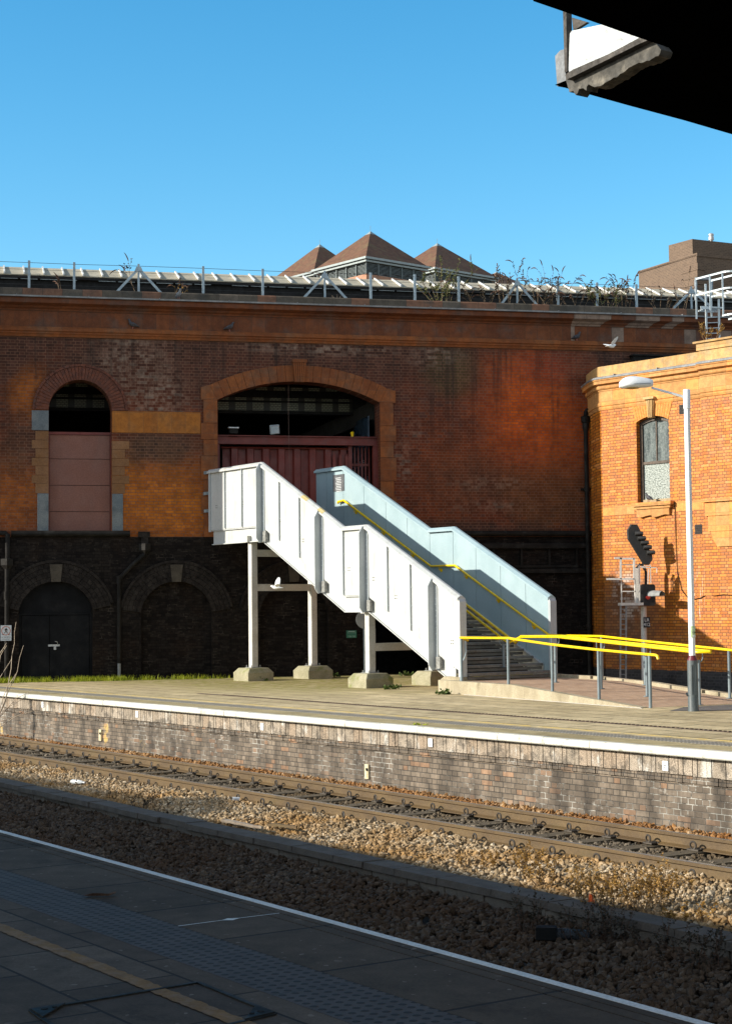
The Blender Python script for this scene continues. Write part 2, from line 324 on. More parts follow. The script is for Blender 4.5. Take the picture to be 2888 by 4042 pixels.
M['parapet_stone'] = blocks('buff parapet blocks', (0.44, 0.25, 0.085), (0.53, 0.325, 0.13), 0.42, 0.6, 7.5, None, (0.28, 0.16, 0.06), (0.30, 0.24, 0.15), 0.6, ssc=2.5)
M['board'] = pm('faded maroon board', (0.18, 0.07, 0.048), (0.22, 0.09, 0.062), 0.6, 1.2, 0.05, 30, dirt=(0.16, 0.08, 0.06), dsc=1.5, damt=0.6, stretch=(1, 1, 0.3))
M['grey_stone'] = pm('grey painted stone', (0.10, 0.12, 0.135), (0.17, 0.18, 0.18), 0.7, 2.5, 0.15, 40, dirt=(0.05, 0.06, 0.065))
M['quoin'] = pm('weathered quoin stone', (0.17, 0.075, 0.025), (0.22, 0.105, 0.045), 0.8, 1.2, 0.2, 30, dirt=(0.16, 0.15, 0.13), dsc=1.4, damt=0.8)
M['maroon'] = pm('dark maroon steel', (0.11, 0.015, 0.010), (0.17, 0.024, 0.015), 0.5, 2.0, 0.05, 30, dirt=(0.06, 0.015, 0.012))
M['door_blue'] = pm('near black blue door paint', (0.005, 0.0055, 0.0065), (0.009, 0.0095, 0.011), 0.65, 2.0, 0.05, 30, dirt=(0.02, 0.018, 0.016), spec=0.12)
M['black_iron'] = pm('sooty cast iron', (0.009, 0.008, 0.007), (0.02, 0.018, 0.016), 0.6, 3.0, 0.2, 40, dirt=(0.06, 0.06, 0.055), dsc=4, damt=0.4, spec=0.12)
M['interior'] = pm('dark concourse lining', (0.022, 0.02, 0.017), (0.04, 0.036, 0.03), 0.8, 1.5)
M['skylight'] = None
M['galv'] = pm('galvanised steel', (0.26, 0.33, 0.38), (0.38, 0.46, 0.50), 0.45, 8, 0.05, 60, 0.3, 0.5)
M['pale_galv'] = pm('pale galvanised steel', (0.50, 0.56, 0.58), (0.62, 0.68, 0.70), 0.45, 8, 0.05, 60, 0.2, 0.5)
M['white_paint'] = pm('white gloss paint', (0.44, 0.455, 0.445), (0.50, 0.51, 0.50), 0.5, 1.5, 0.04, 20, dirt=(0.27, 0.25, 0.205), dsc=5, damt=0.5, stretch=(1, 1, .16), fine=0.05)
M['fin_grey'] = pm('pale grey fin paint', (0.36, 0.395, 0.41), (0.43, 0.46, 0.475), 0.42, 1.5, 0.04, 30, fine=0.04)
M['pale_blue'] = pm('pale blue panel paint', (0.29, 0.395, 0.43), (0.345, 0.45, 0.485), 0.45, 1.2, 0.03, 25, dirt=(0.28, 0.38, 0.41), dsc=1.2, damt=0.5, stretch=(1, 1, 0.25), fine=0.04)
M['col_white'] = pm('weathered white column paint', (0.46, 0.45, 0.41), (0.58, 0.57, 0.54), 0.6, 3, 0.12, 60, dirt=(0.40, 0.37, 0.32), dsc=6, damt=0.5)
M['yellow'] = pm('yellow handrail paint', (0.80, 0.52, 0.0), (0.88, 0.60, 0.0), 0.32, 3, 0.0, 40, fine=0.04)
M['post_grey'] = pm('blue grey post paint', (0.14, 0.18, 0.20), (0.19, 0.23, 0.25), 0.4, 3, 0.0, 40, fine=0.06)
M['bolt'] = pm('dull steel bolt', (0.16, 0.16, 0.15), (0.3, 0.3, 0.28), 0.4, 20)
M['concrete'] = pm('pale stained concrete', (0.28, 0.235, 0.155), (0.38, 0.33, 0.23), 0.85, 3, 0.25, 40, dirt=(0.17, 0.14, 0.08), dsc=2.5, damt=0.7, stretch=(1, 1, 0.5))
M['mossy_concrete'] = pm('mossy concrete', (0.26, 0.24, 0.15), (0.34, 0.31, 0.21), 0.85, 3, 0.25, 40, dirt=(0.15, 0.17, 0.025), dsc=1.6, damt=0.9)
M['tread'] = pm('worn grey timber tread', (0.13, 0.12, 0.105), (0.22, 0.205, 0.18), 0.75, 3, 0.25, 50, dirt=(0.10, 0.07, 0.04), dsc=3, damt=0.8)
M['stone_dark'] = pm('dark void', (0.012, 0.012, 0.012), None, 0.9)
M['white_edge'] = pm('white painted platform edge', (0.56, 0.54, 0.47), (0.66, 0.64, 0.56), 0.55, 3, 0.2, 60, dirt=(0.20, 0.19, 0.13), dsc=6, damt=0.8, stretch=(1, 1, 1), fine=0.05)
M['black_soffit'] = pm('unlit black soffit', (0.001, 0.001, 0.001), (0.002, 0.0019, 0.0018), 1.0, 2, 0.3, 20, spec=0.0)  # near-black colour stands in for the unlit underside of the bridge
# ================================================================ the setting: ground, platforms, ballast beds
def flat(name, pts, z, mat, frame, thick=None, kind='structure'):
    o = MB(); P2 = [frame.l((p[0], p[1], 0)) for p in pts]
    n = len(P2); top = [(p.x, p.y, z) for p in P2]
    if thick:
        o.loft([[(p.x, p.y, z-thick) for p in P2], top], False, True)
    else: o.poly(top)
    ob = o.build(name, mat, None, frame.o, frame.a); return tag(ob, kind=kind)
GF = Frame((0, 0, 0), 0.0)
M['ground'] = pm('dry earth', (0.10, 0.085, 0.06), (0.16, 0.13, 0.09), 0.9, 0.8, 0.2, 10)
flat('ground', [(-3000, -3000), (3000, -3000), (3000, 3000), (-3000, 3000)], -1.45, M['ground'], GF)
# far platform: edge line
EA, EB = Vector((-8.05, 37.04, 0)), Vector((4.27, 19.94, 0)); ed = (EB-EA).normalized()
FP = Frame(EA, math.atan2(ed.y, ed.x))            # local x along the edge (towards the camera right), local y away over the platform
S0, S1 = -2.4, 40.0
RF = Frame((1.87, 33.92, 0), math.atan2(-0.88, 0.474))      # ramp frame: x down the ramp, y across
M['paving'] = paving('sunlit paving slabs', (0.47, 0.375, 0.215), (0.57, 0.46, 0.275), 0.9, 0.6, (2.2, 5.5, 2.0, 9.0), 0.85, (0.07, 0.055, 0.03), 0.026, (0, 0.36))
M['edge_slab'] = paving('edge slabs', (0.38, 0.305, 0.165), (0.44, 0.355, 0.195), 0.915, 0.9, None, 0, (0.10, 0.085, 0.05), 0.014, (0.2, 0.0))
E0, E1 = FP.w(S0, 0), FP.w(S1, 0)
wl0 = WF.w(-22, -0.004); wl1 = WF.w(14.2, -0.004)
kerbpts = [RF.w(0.0, 2.85), RF.w(12, 2.95)]
def fl(x, y): return FP.w(x, y)
# stop the paving at the edge strip (0.98 m), tactile strip, then slabs
pts = [fl(S0, 1.065), fl(S1, 1.065), fl(S1, 9.0), RF.w(7.0, 2.95), RF.w(0.2, 2.95), RF.w(-1.0, 3.4), WF.w(14.0, 0.3), WF.w(-1.9, 0.3)]
flat('platform', pts, 0.0, M['paving'], FP, 0.3)
yl = flat('yard', [RF.w(-14, 2.4), RF.w(-1.0, 3.35), RF.w(30, 2.9), RF.w(30, 40), RF.w(-14, 40)], -0.35, M['ground'], GF)
tk = NT('grey tactile paving'); X, Y, Z = tk.xyz()
def tactile(t, c1, c2, sp, r, jx, fine=0.1):
    fx = t.m('SUBTRACT', t.m('FRACT', t.m('DIVIDE', X_ := t.xyz()[0], sp)), 0.5); fy = t.m('SUBTRACT', t.m('FRACT', t.m('DIVIDE', t.xyz()[1], sp)), 0.5)
    d = t.m('MULTIPLY', t.m('SQRT', t.m('ADD', t.m('MULTIPLY', fx, fx), t.m('MULTIPLY', fy, fy))), sp)
    h = t.mr(d, r*0.7, r*1.15, 1.0, 0.0)
    n2 = t.noise(4, 6, 0.65); n3 = t.noise(70, 3)
    c = t.mul(t.mul(t.mix(h, c1, c2), t.mr(n2, 0.3, 0.7, 0.8, 1.15)), t.mr(n3, 0.3, 0.7, 0.9, 1.1))
    jm = t.m('FRACT', t.m('DIVIDE', X_, jx)); jm = t.m('MULTIPLY', t.m('MINIMUM', jm, t.m('SUBTRACT', 1.0, jm)), jx)
    c = t.mix(t.mr(jm, 0.003, 0.008, 1.0, 0.0), c, (0.02, 0.02, 0.02))
    t.bump(h, 0.8, 0.006); return t.out(c, 0.75, spec=0.3)
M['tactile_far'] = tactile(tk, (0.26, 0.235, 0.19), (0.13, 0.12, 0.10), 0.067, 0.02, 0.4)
def strip(name, frame, y0, y1, z, mat, th=0.3, s0=S0, s1=S1):
    o = MB(); o.loft([[(s0, y0, z-th), (s1, y0, z-th), (s1, y1, z-th), (s0, y1, z-th)], [(s0, y0, z), (s1, y0, z), (s1, y1, z), (s0, y1, z)]], False, True)
    return tag(o.build(name, mat, None, frame.o, frame.a), kind='structure')
strip('platform', FP, 0.13, 0.695, 0.0, M['edge_slab'])
strip('platform', FP, 0.70, 1.06, 0.004, M['tactile_far'])
M['yline'] = pm('worn yellow line', (0.60, 0.42, 0.10), (0.48, 0.40, 0.22), 0.7, 6, 0, 50, dirt=(0.46, 0.39, 0.255), dsc=3, damt=0.9)
strip('road_marking', FP, 1.26, 1.33, 0.005, M['yline'], 0.003)
M['channel'] = pm('rusty drain grating', (0.07, 0.045, 0.03), (0.12, 0.08, 0.05), 0.8, 5)
# slot drain running obliquely across the paving
d0, d1 = G(880, 2745), G(2888, 2892); dd = (d1-d0)
DF = Frame(d0, math.atan2(dd.y, dd.x)); o = MB(); Ld = dd.length+3
o.loft([[(-1.0, -0.06, 0.0), (Ld, -0.06, 0.0), (Ld, 0.06, 0.0), (-1.0, 0.06, 0.0)], [(-1.0, -0.05, 0.006), (Ld, -0.05, 0.006), (Ld, 0.05, 0.006), (-1.0, 0.05, 0.006)]], False, True)
k = 0.0
while k < Ld-0.1:
    o.box(k, k+0.03, -0.03, 0.03, 0.004, 0.016); k += 0.09
tag(o.build('drain_grating', M['channel'], None, DF.o, DF.a), 'long rusty slot drain crossing the sunlit paving slabs', 'drain')
# white painted edge stones
def edge_stone(name, label, frame, s0, s1, L, th, over, mat, gap=0.006, back=0.13):
    o = MB(); s = s0
    while s < s1:
        a, b = s+gap/2, min(s+L, s1)-gap/2; j = rnd.uniform(-0.004, 0.004); jy = rnd.uniform(-0.006, 0.006)
        prof = [(back, -th), (0.012+jy, -th), (0.0+jy, -th+0.015), (0.0+jy, -0.03), (0.008+jy, -0.010), (0.03+jy, 0.002+j), (back, 0.003+j)]
        o.loft([[(a, y, z) for y, z in prof], [(b, y, z) for y, z in prof]], True, True); s += L
    return tag(o.build(name, mat, None, frame.o, frame.a), label, 'platform edge')
edge_stone('platform_edge', 'white painted edging stones along the far sunlit platform', FP, S0, S1, 0.915, 0.095, 0, M['white_edge'])
# wall below the far platform
def platform_wall_mat():
    t = NT('blue brick platform wall'); X, Y, Z = t.xyz()
    mask, r1, rc = t.cells(X, Z, 0.236, 0.076, 'english', 0.010, 0.05)
    n1 = t.noise(0.8, 6, 0.65); n2 = t.noise(4, 7, 0.68); n3 = t.noise(22, 4, 0.6)
    c = t.mix(r1, (0.14, 0.108, 0.078), (0.235, 0.185, 0.137))
    c = t.mix(t.m('MULTIPLY', t.mr(t.m('FRACT', t.m('MULTIPLY', r1, 11.0)), 0.9, 0.93), 0.7), c, (0.32, 0.18, 0.10))
    c = t.mix(t.m('MULTIPLY', t.mr(n1, 0.45, 0.62), 0.5), c, t.mix(r1, (0.07, 0.055, 0.043), (0.125, 0.098, 0.077)))
    c = t.mul(c, t.mr(n2, 0.3, 0.7, 0.7, 1.2))
    mortar = t.mix(t.mr(n1, 0.50, 0.60), (0.075, 0.065, 0.055), t.mix(t.mr(n2, 0.46, 0.56), (0.10, 0.085, 0.07), (0.46, 0.44, 0.39)))
    c = t.mix(mask, mortar, c)
    wz = t.m('MULTIPLY', t.mr(t.noise(1.3, 6, 0.7, stretch=(1, 1, 2.2)), 0.60, 0.68), t.mr(n3, 0.45, 0.62)); c = t.mix(t.m('MULTIPLY', wz, 0.5), c, (0.5, 0.47, 0.42))
    yz = t.m('MULTIPLY', t.mr(t.noise(0.9, 5, 0.6, stretch=(1.3, 1, 0.6)), 0.66, 0.70), t.mr(n2, 0.52, 0.6)); c = t.mix(t.m('MULTIPLY', yz, 0.7), c, (0.62, 0.42, 0.12))
    c = t.mul(c, t.mr(t.noise(2.2, 6, 0.65, stretch=(1.6, 1, 0.22)), 0.36, 0.62, 0.5, 1.05)); t.bump(t.m('ADD', mask, t.m('MULTIPLY', n3, 0.4)), 0.7, 0.012); return t.out(c, 0.7, spec=0.3)
def block_row_mat():
    t = NT('rough pebbledash blocks'); X, Y, Z = t.xyz()
    mask, r1, rc = t.cells(X, t.m('ADD', Z, 0.4), 0.232, 0.6, 'stack', 0.012, 0.0)
    n1 = t.noise(1.0, 6, 0.65); n2 = t.noise(6, 7, 0.7); n3 = t.noise(70, 3, 0.6)
    c = t.mix(r1, (0.29, 0.24, 0.185), (0.40, 0.335, 0.265)); c = t.mix(t.m('MULTIPLY', t.mr(t.m('FRACT', t.m('MULTIPLY', r1, 7.0)), 0.6, 0.9), 0.4), c, (0.29, 0.19, 0.115))
    c = t.mix(t.m('MULTIPLY', t.mr(n2, 0.46, 0.62), 0.7), c, (0.09, 0.078, 0.065))
    c = t.mix(t.m('MULTIPLY', t.mr(t.noise(1.7, 6, 0.7, stretch=(1.5, 1, 0.6)), 0.56, 0.66), 0.75), c, (0.62, 0.60, 0.55))
    c = t.mul(c, t.mr(n3, 0.35, 0.65, 0.6, 1.25)); c = t.mix(mask, (0.03, 0.025, 0.02), c)
    t.bump(t.m('ADD', t.m('MULTIPLY', mask, 1.5), n3), 0.6, 0.01); return t.out(c, 0.85, spec=0.2)
M['plat_wall'] = platform_wall_mat(); M['block_row'] = block_row_mat()
pw = thing('platform_wall', 'weathered blue brick wall under the far platform edge with pebbledash blocks on top', 'wall', FP.o, FP.a)
o = MB(); o.box(S0, S1, 0.17, 0.5, -1.4, -0.425); o.build('brick_face', M['plat_wall'], pw)
o = MB(); s = S0
while s < S1:           # corbel course of headers, each slightly out of line
    j = rnd.uniform(0, 0.012); o.box(s+0.004, s+0.114, 0.135+j, 0.5, -0.423+rnd.uniform(-0.004, 0.004), -0.335); s += 0.118
o.build('corbel_course', M['plat_wall'], pw)
o = MB(); s = S0; q = 0.232
while s < S1:
    j = rnd.uniform(0, 0.012); o.box(s+0.004, s+q-0.004, 0.105+j, 0.5, -0.33+rnd.uniform(-0.006, 0.003), -0.10); s += q
o.build('block_course', M['block_row'], pw)
# ---- near platform: slab and tactile colours darkened to deepen the shade
NA, NB_ = Vector((-2.97, 13.66, 0)), Vector((1.38, 7.21, 0)); nd = (NB_-NA).normalized()
NP = Frame(NA, math.atan2(nd.y, nd.x)); N0, N1 = -30.0, 26.0      # local y positive is towards the tracks
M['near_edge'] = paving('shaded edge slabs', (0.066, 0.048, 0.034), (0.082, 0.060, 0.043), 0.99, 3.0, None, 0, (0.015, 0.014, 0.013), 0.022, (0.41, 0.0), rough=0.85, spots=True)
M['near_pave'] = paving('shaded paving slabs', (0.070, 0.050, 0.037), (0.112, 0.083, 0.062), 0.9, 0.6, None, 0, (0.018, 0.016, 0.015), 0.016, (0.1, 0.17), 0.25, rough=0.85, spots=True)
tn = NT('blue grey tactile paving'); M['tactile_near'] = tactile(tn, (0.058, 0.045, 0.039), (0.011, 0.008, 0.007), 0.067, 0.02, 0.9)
def nstrip(name, y0, y1, z, mat, th=0.3): return strip(name, NP, y0, y1, z, mat, th, N0, N1)
# edge slabs with two saw-cut grooves (three strips), tactile strip, slabs behind
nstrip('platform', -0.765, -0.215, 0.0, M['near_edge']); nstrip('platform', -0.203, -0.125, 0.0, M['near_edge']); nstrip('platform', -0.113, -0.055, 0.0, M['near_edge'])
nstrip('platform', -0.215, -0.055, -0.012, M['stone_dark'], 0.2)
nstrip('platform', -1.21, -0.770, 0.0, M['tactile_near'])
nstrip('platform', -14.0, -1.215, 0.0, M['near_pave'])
M['white_line'] = pm('worn white line', (0.50, 0.48, 0.45), (0.62, 0.60, 0.57), 0.6, 5, 0.1, 60, dirt=(0.2, 0.19, 0.17), dsc=5, damt=0.7)
strip('platform', NP, -0.055, 0.0, 0.002, M['white_line'], 0.4, N0, N1)
M['yellow_worn'] = pm('worn ochre line', (0.14, 0.064, 0.012), (0.18, 0.085, 0.017), 0.8, 6, 0.1, 60, dirt=(0.17, 0.09, 0.04), dsc=4, damt=0.8)
o = MB(); k = N0; a = -1.635; b = -1.545
while k < N1:
    a2, b2 = -1.635+rnd.uniform(-.006, .006), -1.545+rnd.uniform(-.007, .007); o.poly([(k, a, 0.005), (k+0.03, a2, 0.005), (k+0.03, b2, 0.005), (k, b, 0.005)]); k += 0.03; a, b = a2, b2
tag(o.build('road_marking', M['yellow_worn'], None, NP.o, NP.a), kind='structure')
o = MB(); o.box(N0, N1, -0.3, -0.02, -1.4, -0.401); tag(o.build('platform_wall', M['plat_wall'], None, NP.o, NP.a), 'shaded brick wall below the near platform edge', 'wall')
# ---- the low concrete-block wall between the tracks
KA, KB = Vector((-5.95, 27.4, 0)), Vector((2.94, 13.91, 0)); kd = (KB-KA).normalized(); KF = Frame(KA, math.atan2(kd.y, kd.x))
M['block_grey'] = pm('grey concrete block', (0.10, 0.08, 0.06), (0.15, 0.122, 0.092), 0.85, 2, 0.3, 60, dirt=(0.10, 0.095, 0.085), dsc=3, damt=0.8)
M['cap_stone'] = pm('dark weathered cap stone', (0.075, 0.057, 0.042), (0.11, 0.086, 0.064), 0.85, 3, 0.3, 50, dirt=(0.08, 0.07, 0.06), dsc=3, damt=0.7)
kw = thing('low_wall', 'low kerb wall of grey concrete blocks between the ballast beds', 'wall', KF.o, KF.a)
o = MB(); s = -16.0; L = 0.44
caps = MB()
while s < 26:
    L = rnd.choice((0.44, 0.44, 0.22, 0.66)); j = rnd.uniform(-.006, .006); o.bbox(s+0.005, s+L-0.005, 0.012+j, 0.27+j, -1.5, -1.075, 0.006); s += L
s = -16.0
while s < 26:
    L = rnd.choice((0.9, 0.9, 0.6, 0.75)); j = rnd.uniform(-.02, .02); dz = rnd.uniform(-.006, .006); t_ = rnd.uniform(-.006, .006)
    caps.hexa([(s+.006, -.02+j, -1.07+dz), (s+L-.006, -.02+j+t_, -1.07+dz), (s+L-.006, .30+j+t_, -1.07+dz), (s+.006, .30+j, -1.07+dz), (s+.012, -.012+j, -1.0+dz), (s+L-.012, -.012+j+t_, -1.0+dz), (s+L-.012, .295+j+t_, -1.0+dz), (s+.012, .295+j, -1.0+dz)]); s += L
o.build('block_course', M['block_grey'], kw); caps.build('cap_course', M['cap_stone'], kw)
# ---- the railway track
TA, TB = Vector((-7.86, 36.2, 0)), Vector((4.07, 19.16, 0)); td = (TB-TA).normalized(); TF = Frame(TA, math.atan2(td.y, td.x))
M['rail'] = pm('rusty rail', (0.085, 0.052, 0.022), (0.125, 0.078, 0.03), 0.6, 4, 0.15, 60, dirt=(0.085, 0.065, 0.02), dsc=3, damt=0.5, stretch=(0.4, 1, 1), spec=0.4)
M['rail_top'] = pm('polished rail head', (0.32, 0.27, 0.22), (0.42, 0.37, 0.32), 0.28, 3, 0, 30, 0.7, stretch=(0.2, 1, 1))
M['sleeper'] = pm('weathered timber sleeper', (0.075, 0.054, 0.03), (0.125, 0.092, 0.052), 0.85, 3, 0.4, 50, dirt=(0.05, 0.05, 0.025), dsc=4, damt=0.7, stretch=(6, 1, 1))
M['clip'] = pm('dark rusty clip', (0.035, 0.028, 0.022), (0.07, 0.055, 0.04), 0.55, 10)
track = thing('railway_track', 'railway track with rusty rails on timber sleepers below the far platform', 'track', TF.o, TF.a)
T0, T1 = -14.0, 28.0; GA = 1.50; ZT = -0.90
def rail(yc):
    pr = [(-.07, -.159), (.07, -.159), (.07, -.148), (.012, -.128), (.009, -.05), (.035, -.036), (.035, -.008), (.028, 0), (-.028, 0), (-.035, -.008), (-.035, -.036), (-.009, -.05), (-.012, -.128), (-.07, -.148)]
    o = MB(); a = T0
    while a < T1:
        b = min(a+6.0, T1); o.loft([[(a, yc+y, ZT+z) for y, z in pr], [(b, yc+y, ZT+z) for y, z in pr]]); a = b
    r_ = o.build('rail', M['rail'], track)
    o = MB(); o.loft([[(T0, yc+y, ZT+z) for y, z in ((-.026, .0005), (-.022, .002), (.022, .002), (.026, .0005))], [(T1, yc+y, ZT+z) for y, z in ((-.026, .0005), (-.022, .002), (.022, .002), (.026, .0005))]])
    o.build('rail_head', M['rail_top'], r_)
rail(-0.03); rail(-0.03-GA)
slp = None; k = 0; s = -11.6
def clip_mesh():
    o = MB(); pts = []
    for i in range(15):
        a = R(-60+i*26); pts.append((0.045*math.cos(a)*1.1, 0.0+0.006*i/2-0.04, 0.055+0.045*math.sin(a)))
    pts += [(0.05, 0.04, 0.02), (0.10, 0.05, 0.01)]
    o.tube(pts, 0.0115, 6); o.box(-0.07, 0.09, -0.05, 0.05, 0.0, 0.018); return o
cl0 = None
while s < 26:
    if slp is None:
        o = MB(); o.bbox(-0.125, 0.125, -GA-0.55, 0.50, -0.13, 0.0, 0.012); slp = o.build('sleeper', M['sleeper'], track); q = slp
        cl0 = clip_mesh().build('rail_clip', M['clip'], track, smooth=True); cc = cl0
    else:
        q = slp.copy(); col.objects.link(q)
    q.location = (s, 0, ZT-0.165+rnd.uniform(-.006, .006)); q.rotation_euler = (0, 0, rnd.uniform(-.03, .03))
    if -9.5 < s < 25:
        for yc in (-0.03-0.10, -0.03-GA-0.10):
            if cl0.users_collection and cc is not None and k == 0: c2 = cl0
            else: c2 = cl0.copy(); col.objects.link(c2)
            c2.location = (s+rnd.uniform(-.02, .02), yc, ZT-0.155); c2.rotation_euler = (0, 0, rnd.uniform(-.2, .2)); k += 1
    s += 0.70+rnd.uniform(-.03, .03)
# ---- ballast: loose stones, one object per bed
def ballast(name, frame, rects, zf, dens, size, cols, seed):
    rg = np.random.default_rng(seed); ico = bmesh.new(); bmesh.ops.create_icosphere(ico, subdivisions=1, radius=1.0)
    base = np.array([v.co[:] for v in ico.verts]); faces = np.array([[v.index for v in f.verts] for f in ico.faces]); ico.free()
    P = []
    for (x0, x1, y0, y1, dmul) in rects:
        n = int((x1-x0)*(y1-y0)*dens*dmul); P.append(np.stack([rg.uniform(x0, x1, n), rg.uniform(y0, y1, n)], 1))
    P = np.concatenate(P); n = len(P)
    sz = size*rg.uniform(0.55, 1.25, n)
    ax = np.stack([rg.uniform(0.7, 1.3, n), rg.uniform(0.6, 1.1, n), rg.uniform(0.5, 0.95, n)], 1)*sz[:, None]
    v = base[None]*(1+rg.uniform(-0.42, 0.36, (n, len(base), 1)))
    v = v*ax[:, None, :]
    q = rg.normal(size=(n, 4)); q[:, 1:3] *= 0.45; q /= np.linalg.norm(q, axis=1, keepdims=True); w_, x_, y_, z_ = q.T
    Rm = np.stack([1-2*(y_*y_+z_*z_), 2*(x_*y_-z_*w_), 2*(x_*z_+y_*w_), 2*(x_*y_+z_*w_), 1-2*(x_*x_+z_*z_), 2*(y_*z_-x_*w_), 2*(x_*z_-y_*w_), 2*(y_*z_+x_*w_), 1-2*(x_*x_+y_*y_)], 1).reshape(n, 3, 3)
    v = np.einsum('nij,nkj->nki', Rm, v)
    zz = zf(P[:, 0], P[:, 1])+rg.uniform(-0.02, 0.02, n)
    v[:, :, 0] += P[:, 0, None]; v[:, :, 1] += P[:, 1, None]; v[:, :, 2] += zz[:, None]
    nv = len(base); V = v.reshape(-1, 3); Fc = (faces[None]+(np.arange(n)*nv)[:, None, None]).reshape(-1, 3)
    me = bpy.data.meshes.new(name); me.vertices.add(len(V)); me.vertices.foreach_set('co', V.ravel().astype(np.float32))
    me.loops.add(Fc.size); me.loops.foreach_set('vertex_index', Fc.ravel().astype(np.int32))
    me.polygons.add(len(Fc)); me.polygons.foreach_set('loop_start', (np.arange(len(Fc))*3).astype(np.int32)); me.polygons.foreach_set('loop_total', np.full(len(Fc), 3, np.int32))
    at = me.attributes.new('stone', 'FLOAT', 'FACE'); at.data.foreach_set('value', np.repeat(rg.uniform(0, 1, n), len(faces)).astype(np.float32))
    me.update(); me.validate(); me.shade_flat(); me.materials.append(cols)
    ob = bpy.data.objects.new(name, me); col.objects.link(ob); ob.location = frame.o; ob.rotation_euler = (0, 0, frame.a)
    return tag(ob, kind='stuff')
def stone_mat(name, a, b, c, rust, mossy=None):
    t = NT(name); at = t.t.nodes.new('ShaderNodeAttribute'); at.attribute_name = 'stone'; v = at.outputs['Fac']
    cc = t.mix(t.mr(v, 0.0, 0.75, smooth=False), a, b); cc = t.mix(t.mr(t.m('FRACT', t.m('MULTIPLY', v, 9.0)), 0.78, 0.85), cc, c)
    cc = t.mix(t.m('MULTIPLY', t.mr(t.noise(0.8, 5, 0.6), 0.42, 0.66), 0.75), cc, t.mix(v, rust, tuple(q*1.5 for q in rust)))
    cc = t.mul(cc, t.mr(t.noise(30, 4, 0.65), 0.3, 0.7, 0.75, 1.2)); return t.out(cc, 0.85, spec=0.25)
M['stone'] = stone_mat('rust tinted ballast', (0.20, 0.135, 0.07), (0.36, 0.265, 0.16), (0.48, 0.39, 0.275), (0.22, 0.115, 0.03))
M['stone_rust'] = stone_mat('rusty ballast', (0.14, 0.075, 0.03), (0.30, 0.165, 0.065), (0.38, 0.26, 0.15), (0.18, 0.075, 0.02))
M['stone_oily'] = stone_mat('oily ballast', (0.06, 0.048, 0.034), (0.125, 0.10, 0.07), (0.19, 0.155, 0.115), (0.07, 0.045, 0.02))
M['stone_near'] = stone_mat('ballast darkened for shade', (0.05, 0.032, 0.02), (0.09, 0.06, 0.038), (0.135, 0.095, 0.064), (0.06, 0.032, 0.016))  # stone colours darkened to deepen the canopy shade on this bed
M['bed'] = pm('ballast bed', (0.05, 0.04, 0.03), (0.08, 0.065, 0.05), 0.95, 4, 0.3, 30)
flat('ground', [TF.w(-30, 1.2), TF.w(-30, -1.9), TF.w(30, -2.2), TF.w(30, 1.2)], -1.13, M['bed'], TF)
def ztrack(x, y): return np.where(y > -0.03, -1.07+0.10*np.clip((y-0.08)/0.45, 0, 1), np.where(y < -0.03-GA, -1.02-0.04*np.clip((-1.53-y)/0.6, 0, 1), -1.075))
yk = lambda s: None
ballast('gravel', TF, [(-9.5, 25.5, 0.06, 0.58, 1.2)], ztrack, 720, 0.033, M['stone_rust'], 3)
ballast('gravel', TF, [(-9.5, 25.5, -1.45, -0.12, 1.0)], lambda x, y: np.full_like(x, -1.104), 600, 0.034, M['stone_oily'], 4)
flat('ground', [KF.w(-30, 0.1), KF.w(30, 0.1), KF.w(30, 9), KF.w(-30, 9)], -1.14, M['bed'], KF)
def zmid(x, y): return -1.085+0.05*np.clip((y-0.3)/2.0, 0, 1)+0.025*np.sin(x*1.3)*np.sin(y*2.1)
kl = KF.l(TF.w(-9.5, -1.60)); kr = KF.l(TF.w(21, -1.60))
# trapezoid between the low wall and the near rail, cut into pieces
rc = []; NSEG = 24
for i in range(NSEG):
    xa = -9.0+31.0*i/NSEG; xb = -9.0+31.0*(i+1)/NSEG; f = ((xa+xb)/2-kl.x)/(kr.x-kl.x); yt = kl.y+f*(kr.y-kl.y)
    rc.append((xa, xb, 0.28, max(yt-0.04, 0.4), 1.0))
ballast('gravel', KF, rc, zmid, 640, 0.034, M['stone'], 5)
flat('ground', [KF.w(-30, 0.05), KF.w(30, 0.05), NP.w(30, -0.2), NP.w(-30, -0.2)], -1.30, M['bed'], KF)
rc = []
for i in range(NSEG):
    xa = -11+32.0*i/NSEG; xb = -11+32.0*(i+1)/NSEG; q = NP.l(KF.w((xa+xb)/2, 0)); 
    rc.append((xa, xb, -(q.y-0.35), 0.0, 1.0))
rc = [(a, b, c, d, e) for a, b, c, d, e in rc if c < d]
def znear(x, y): return -1.26+0.10*np.clip(1+y/1.2, 0, 1)+0.03*np.sin(x*0.9+1)*np.sin(y*1.6)
ballast('gravel', KF, rc, znear, 540, 0.037, M['stone_near'], 6)
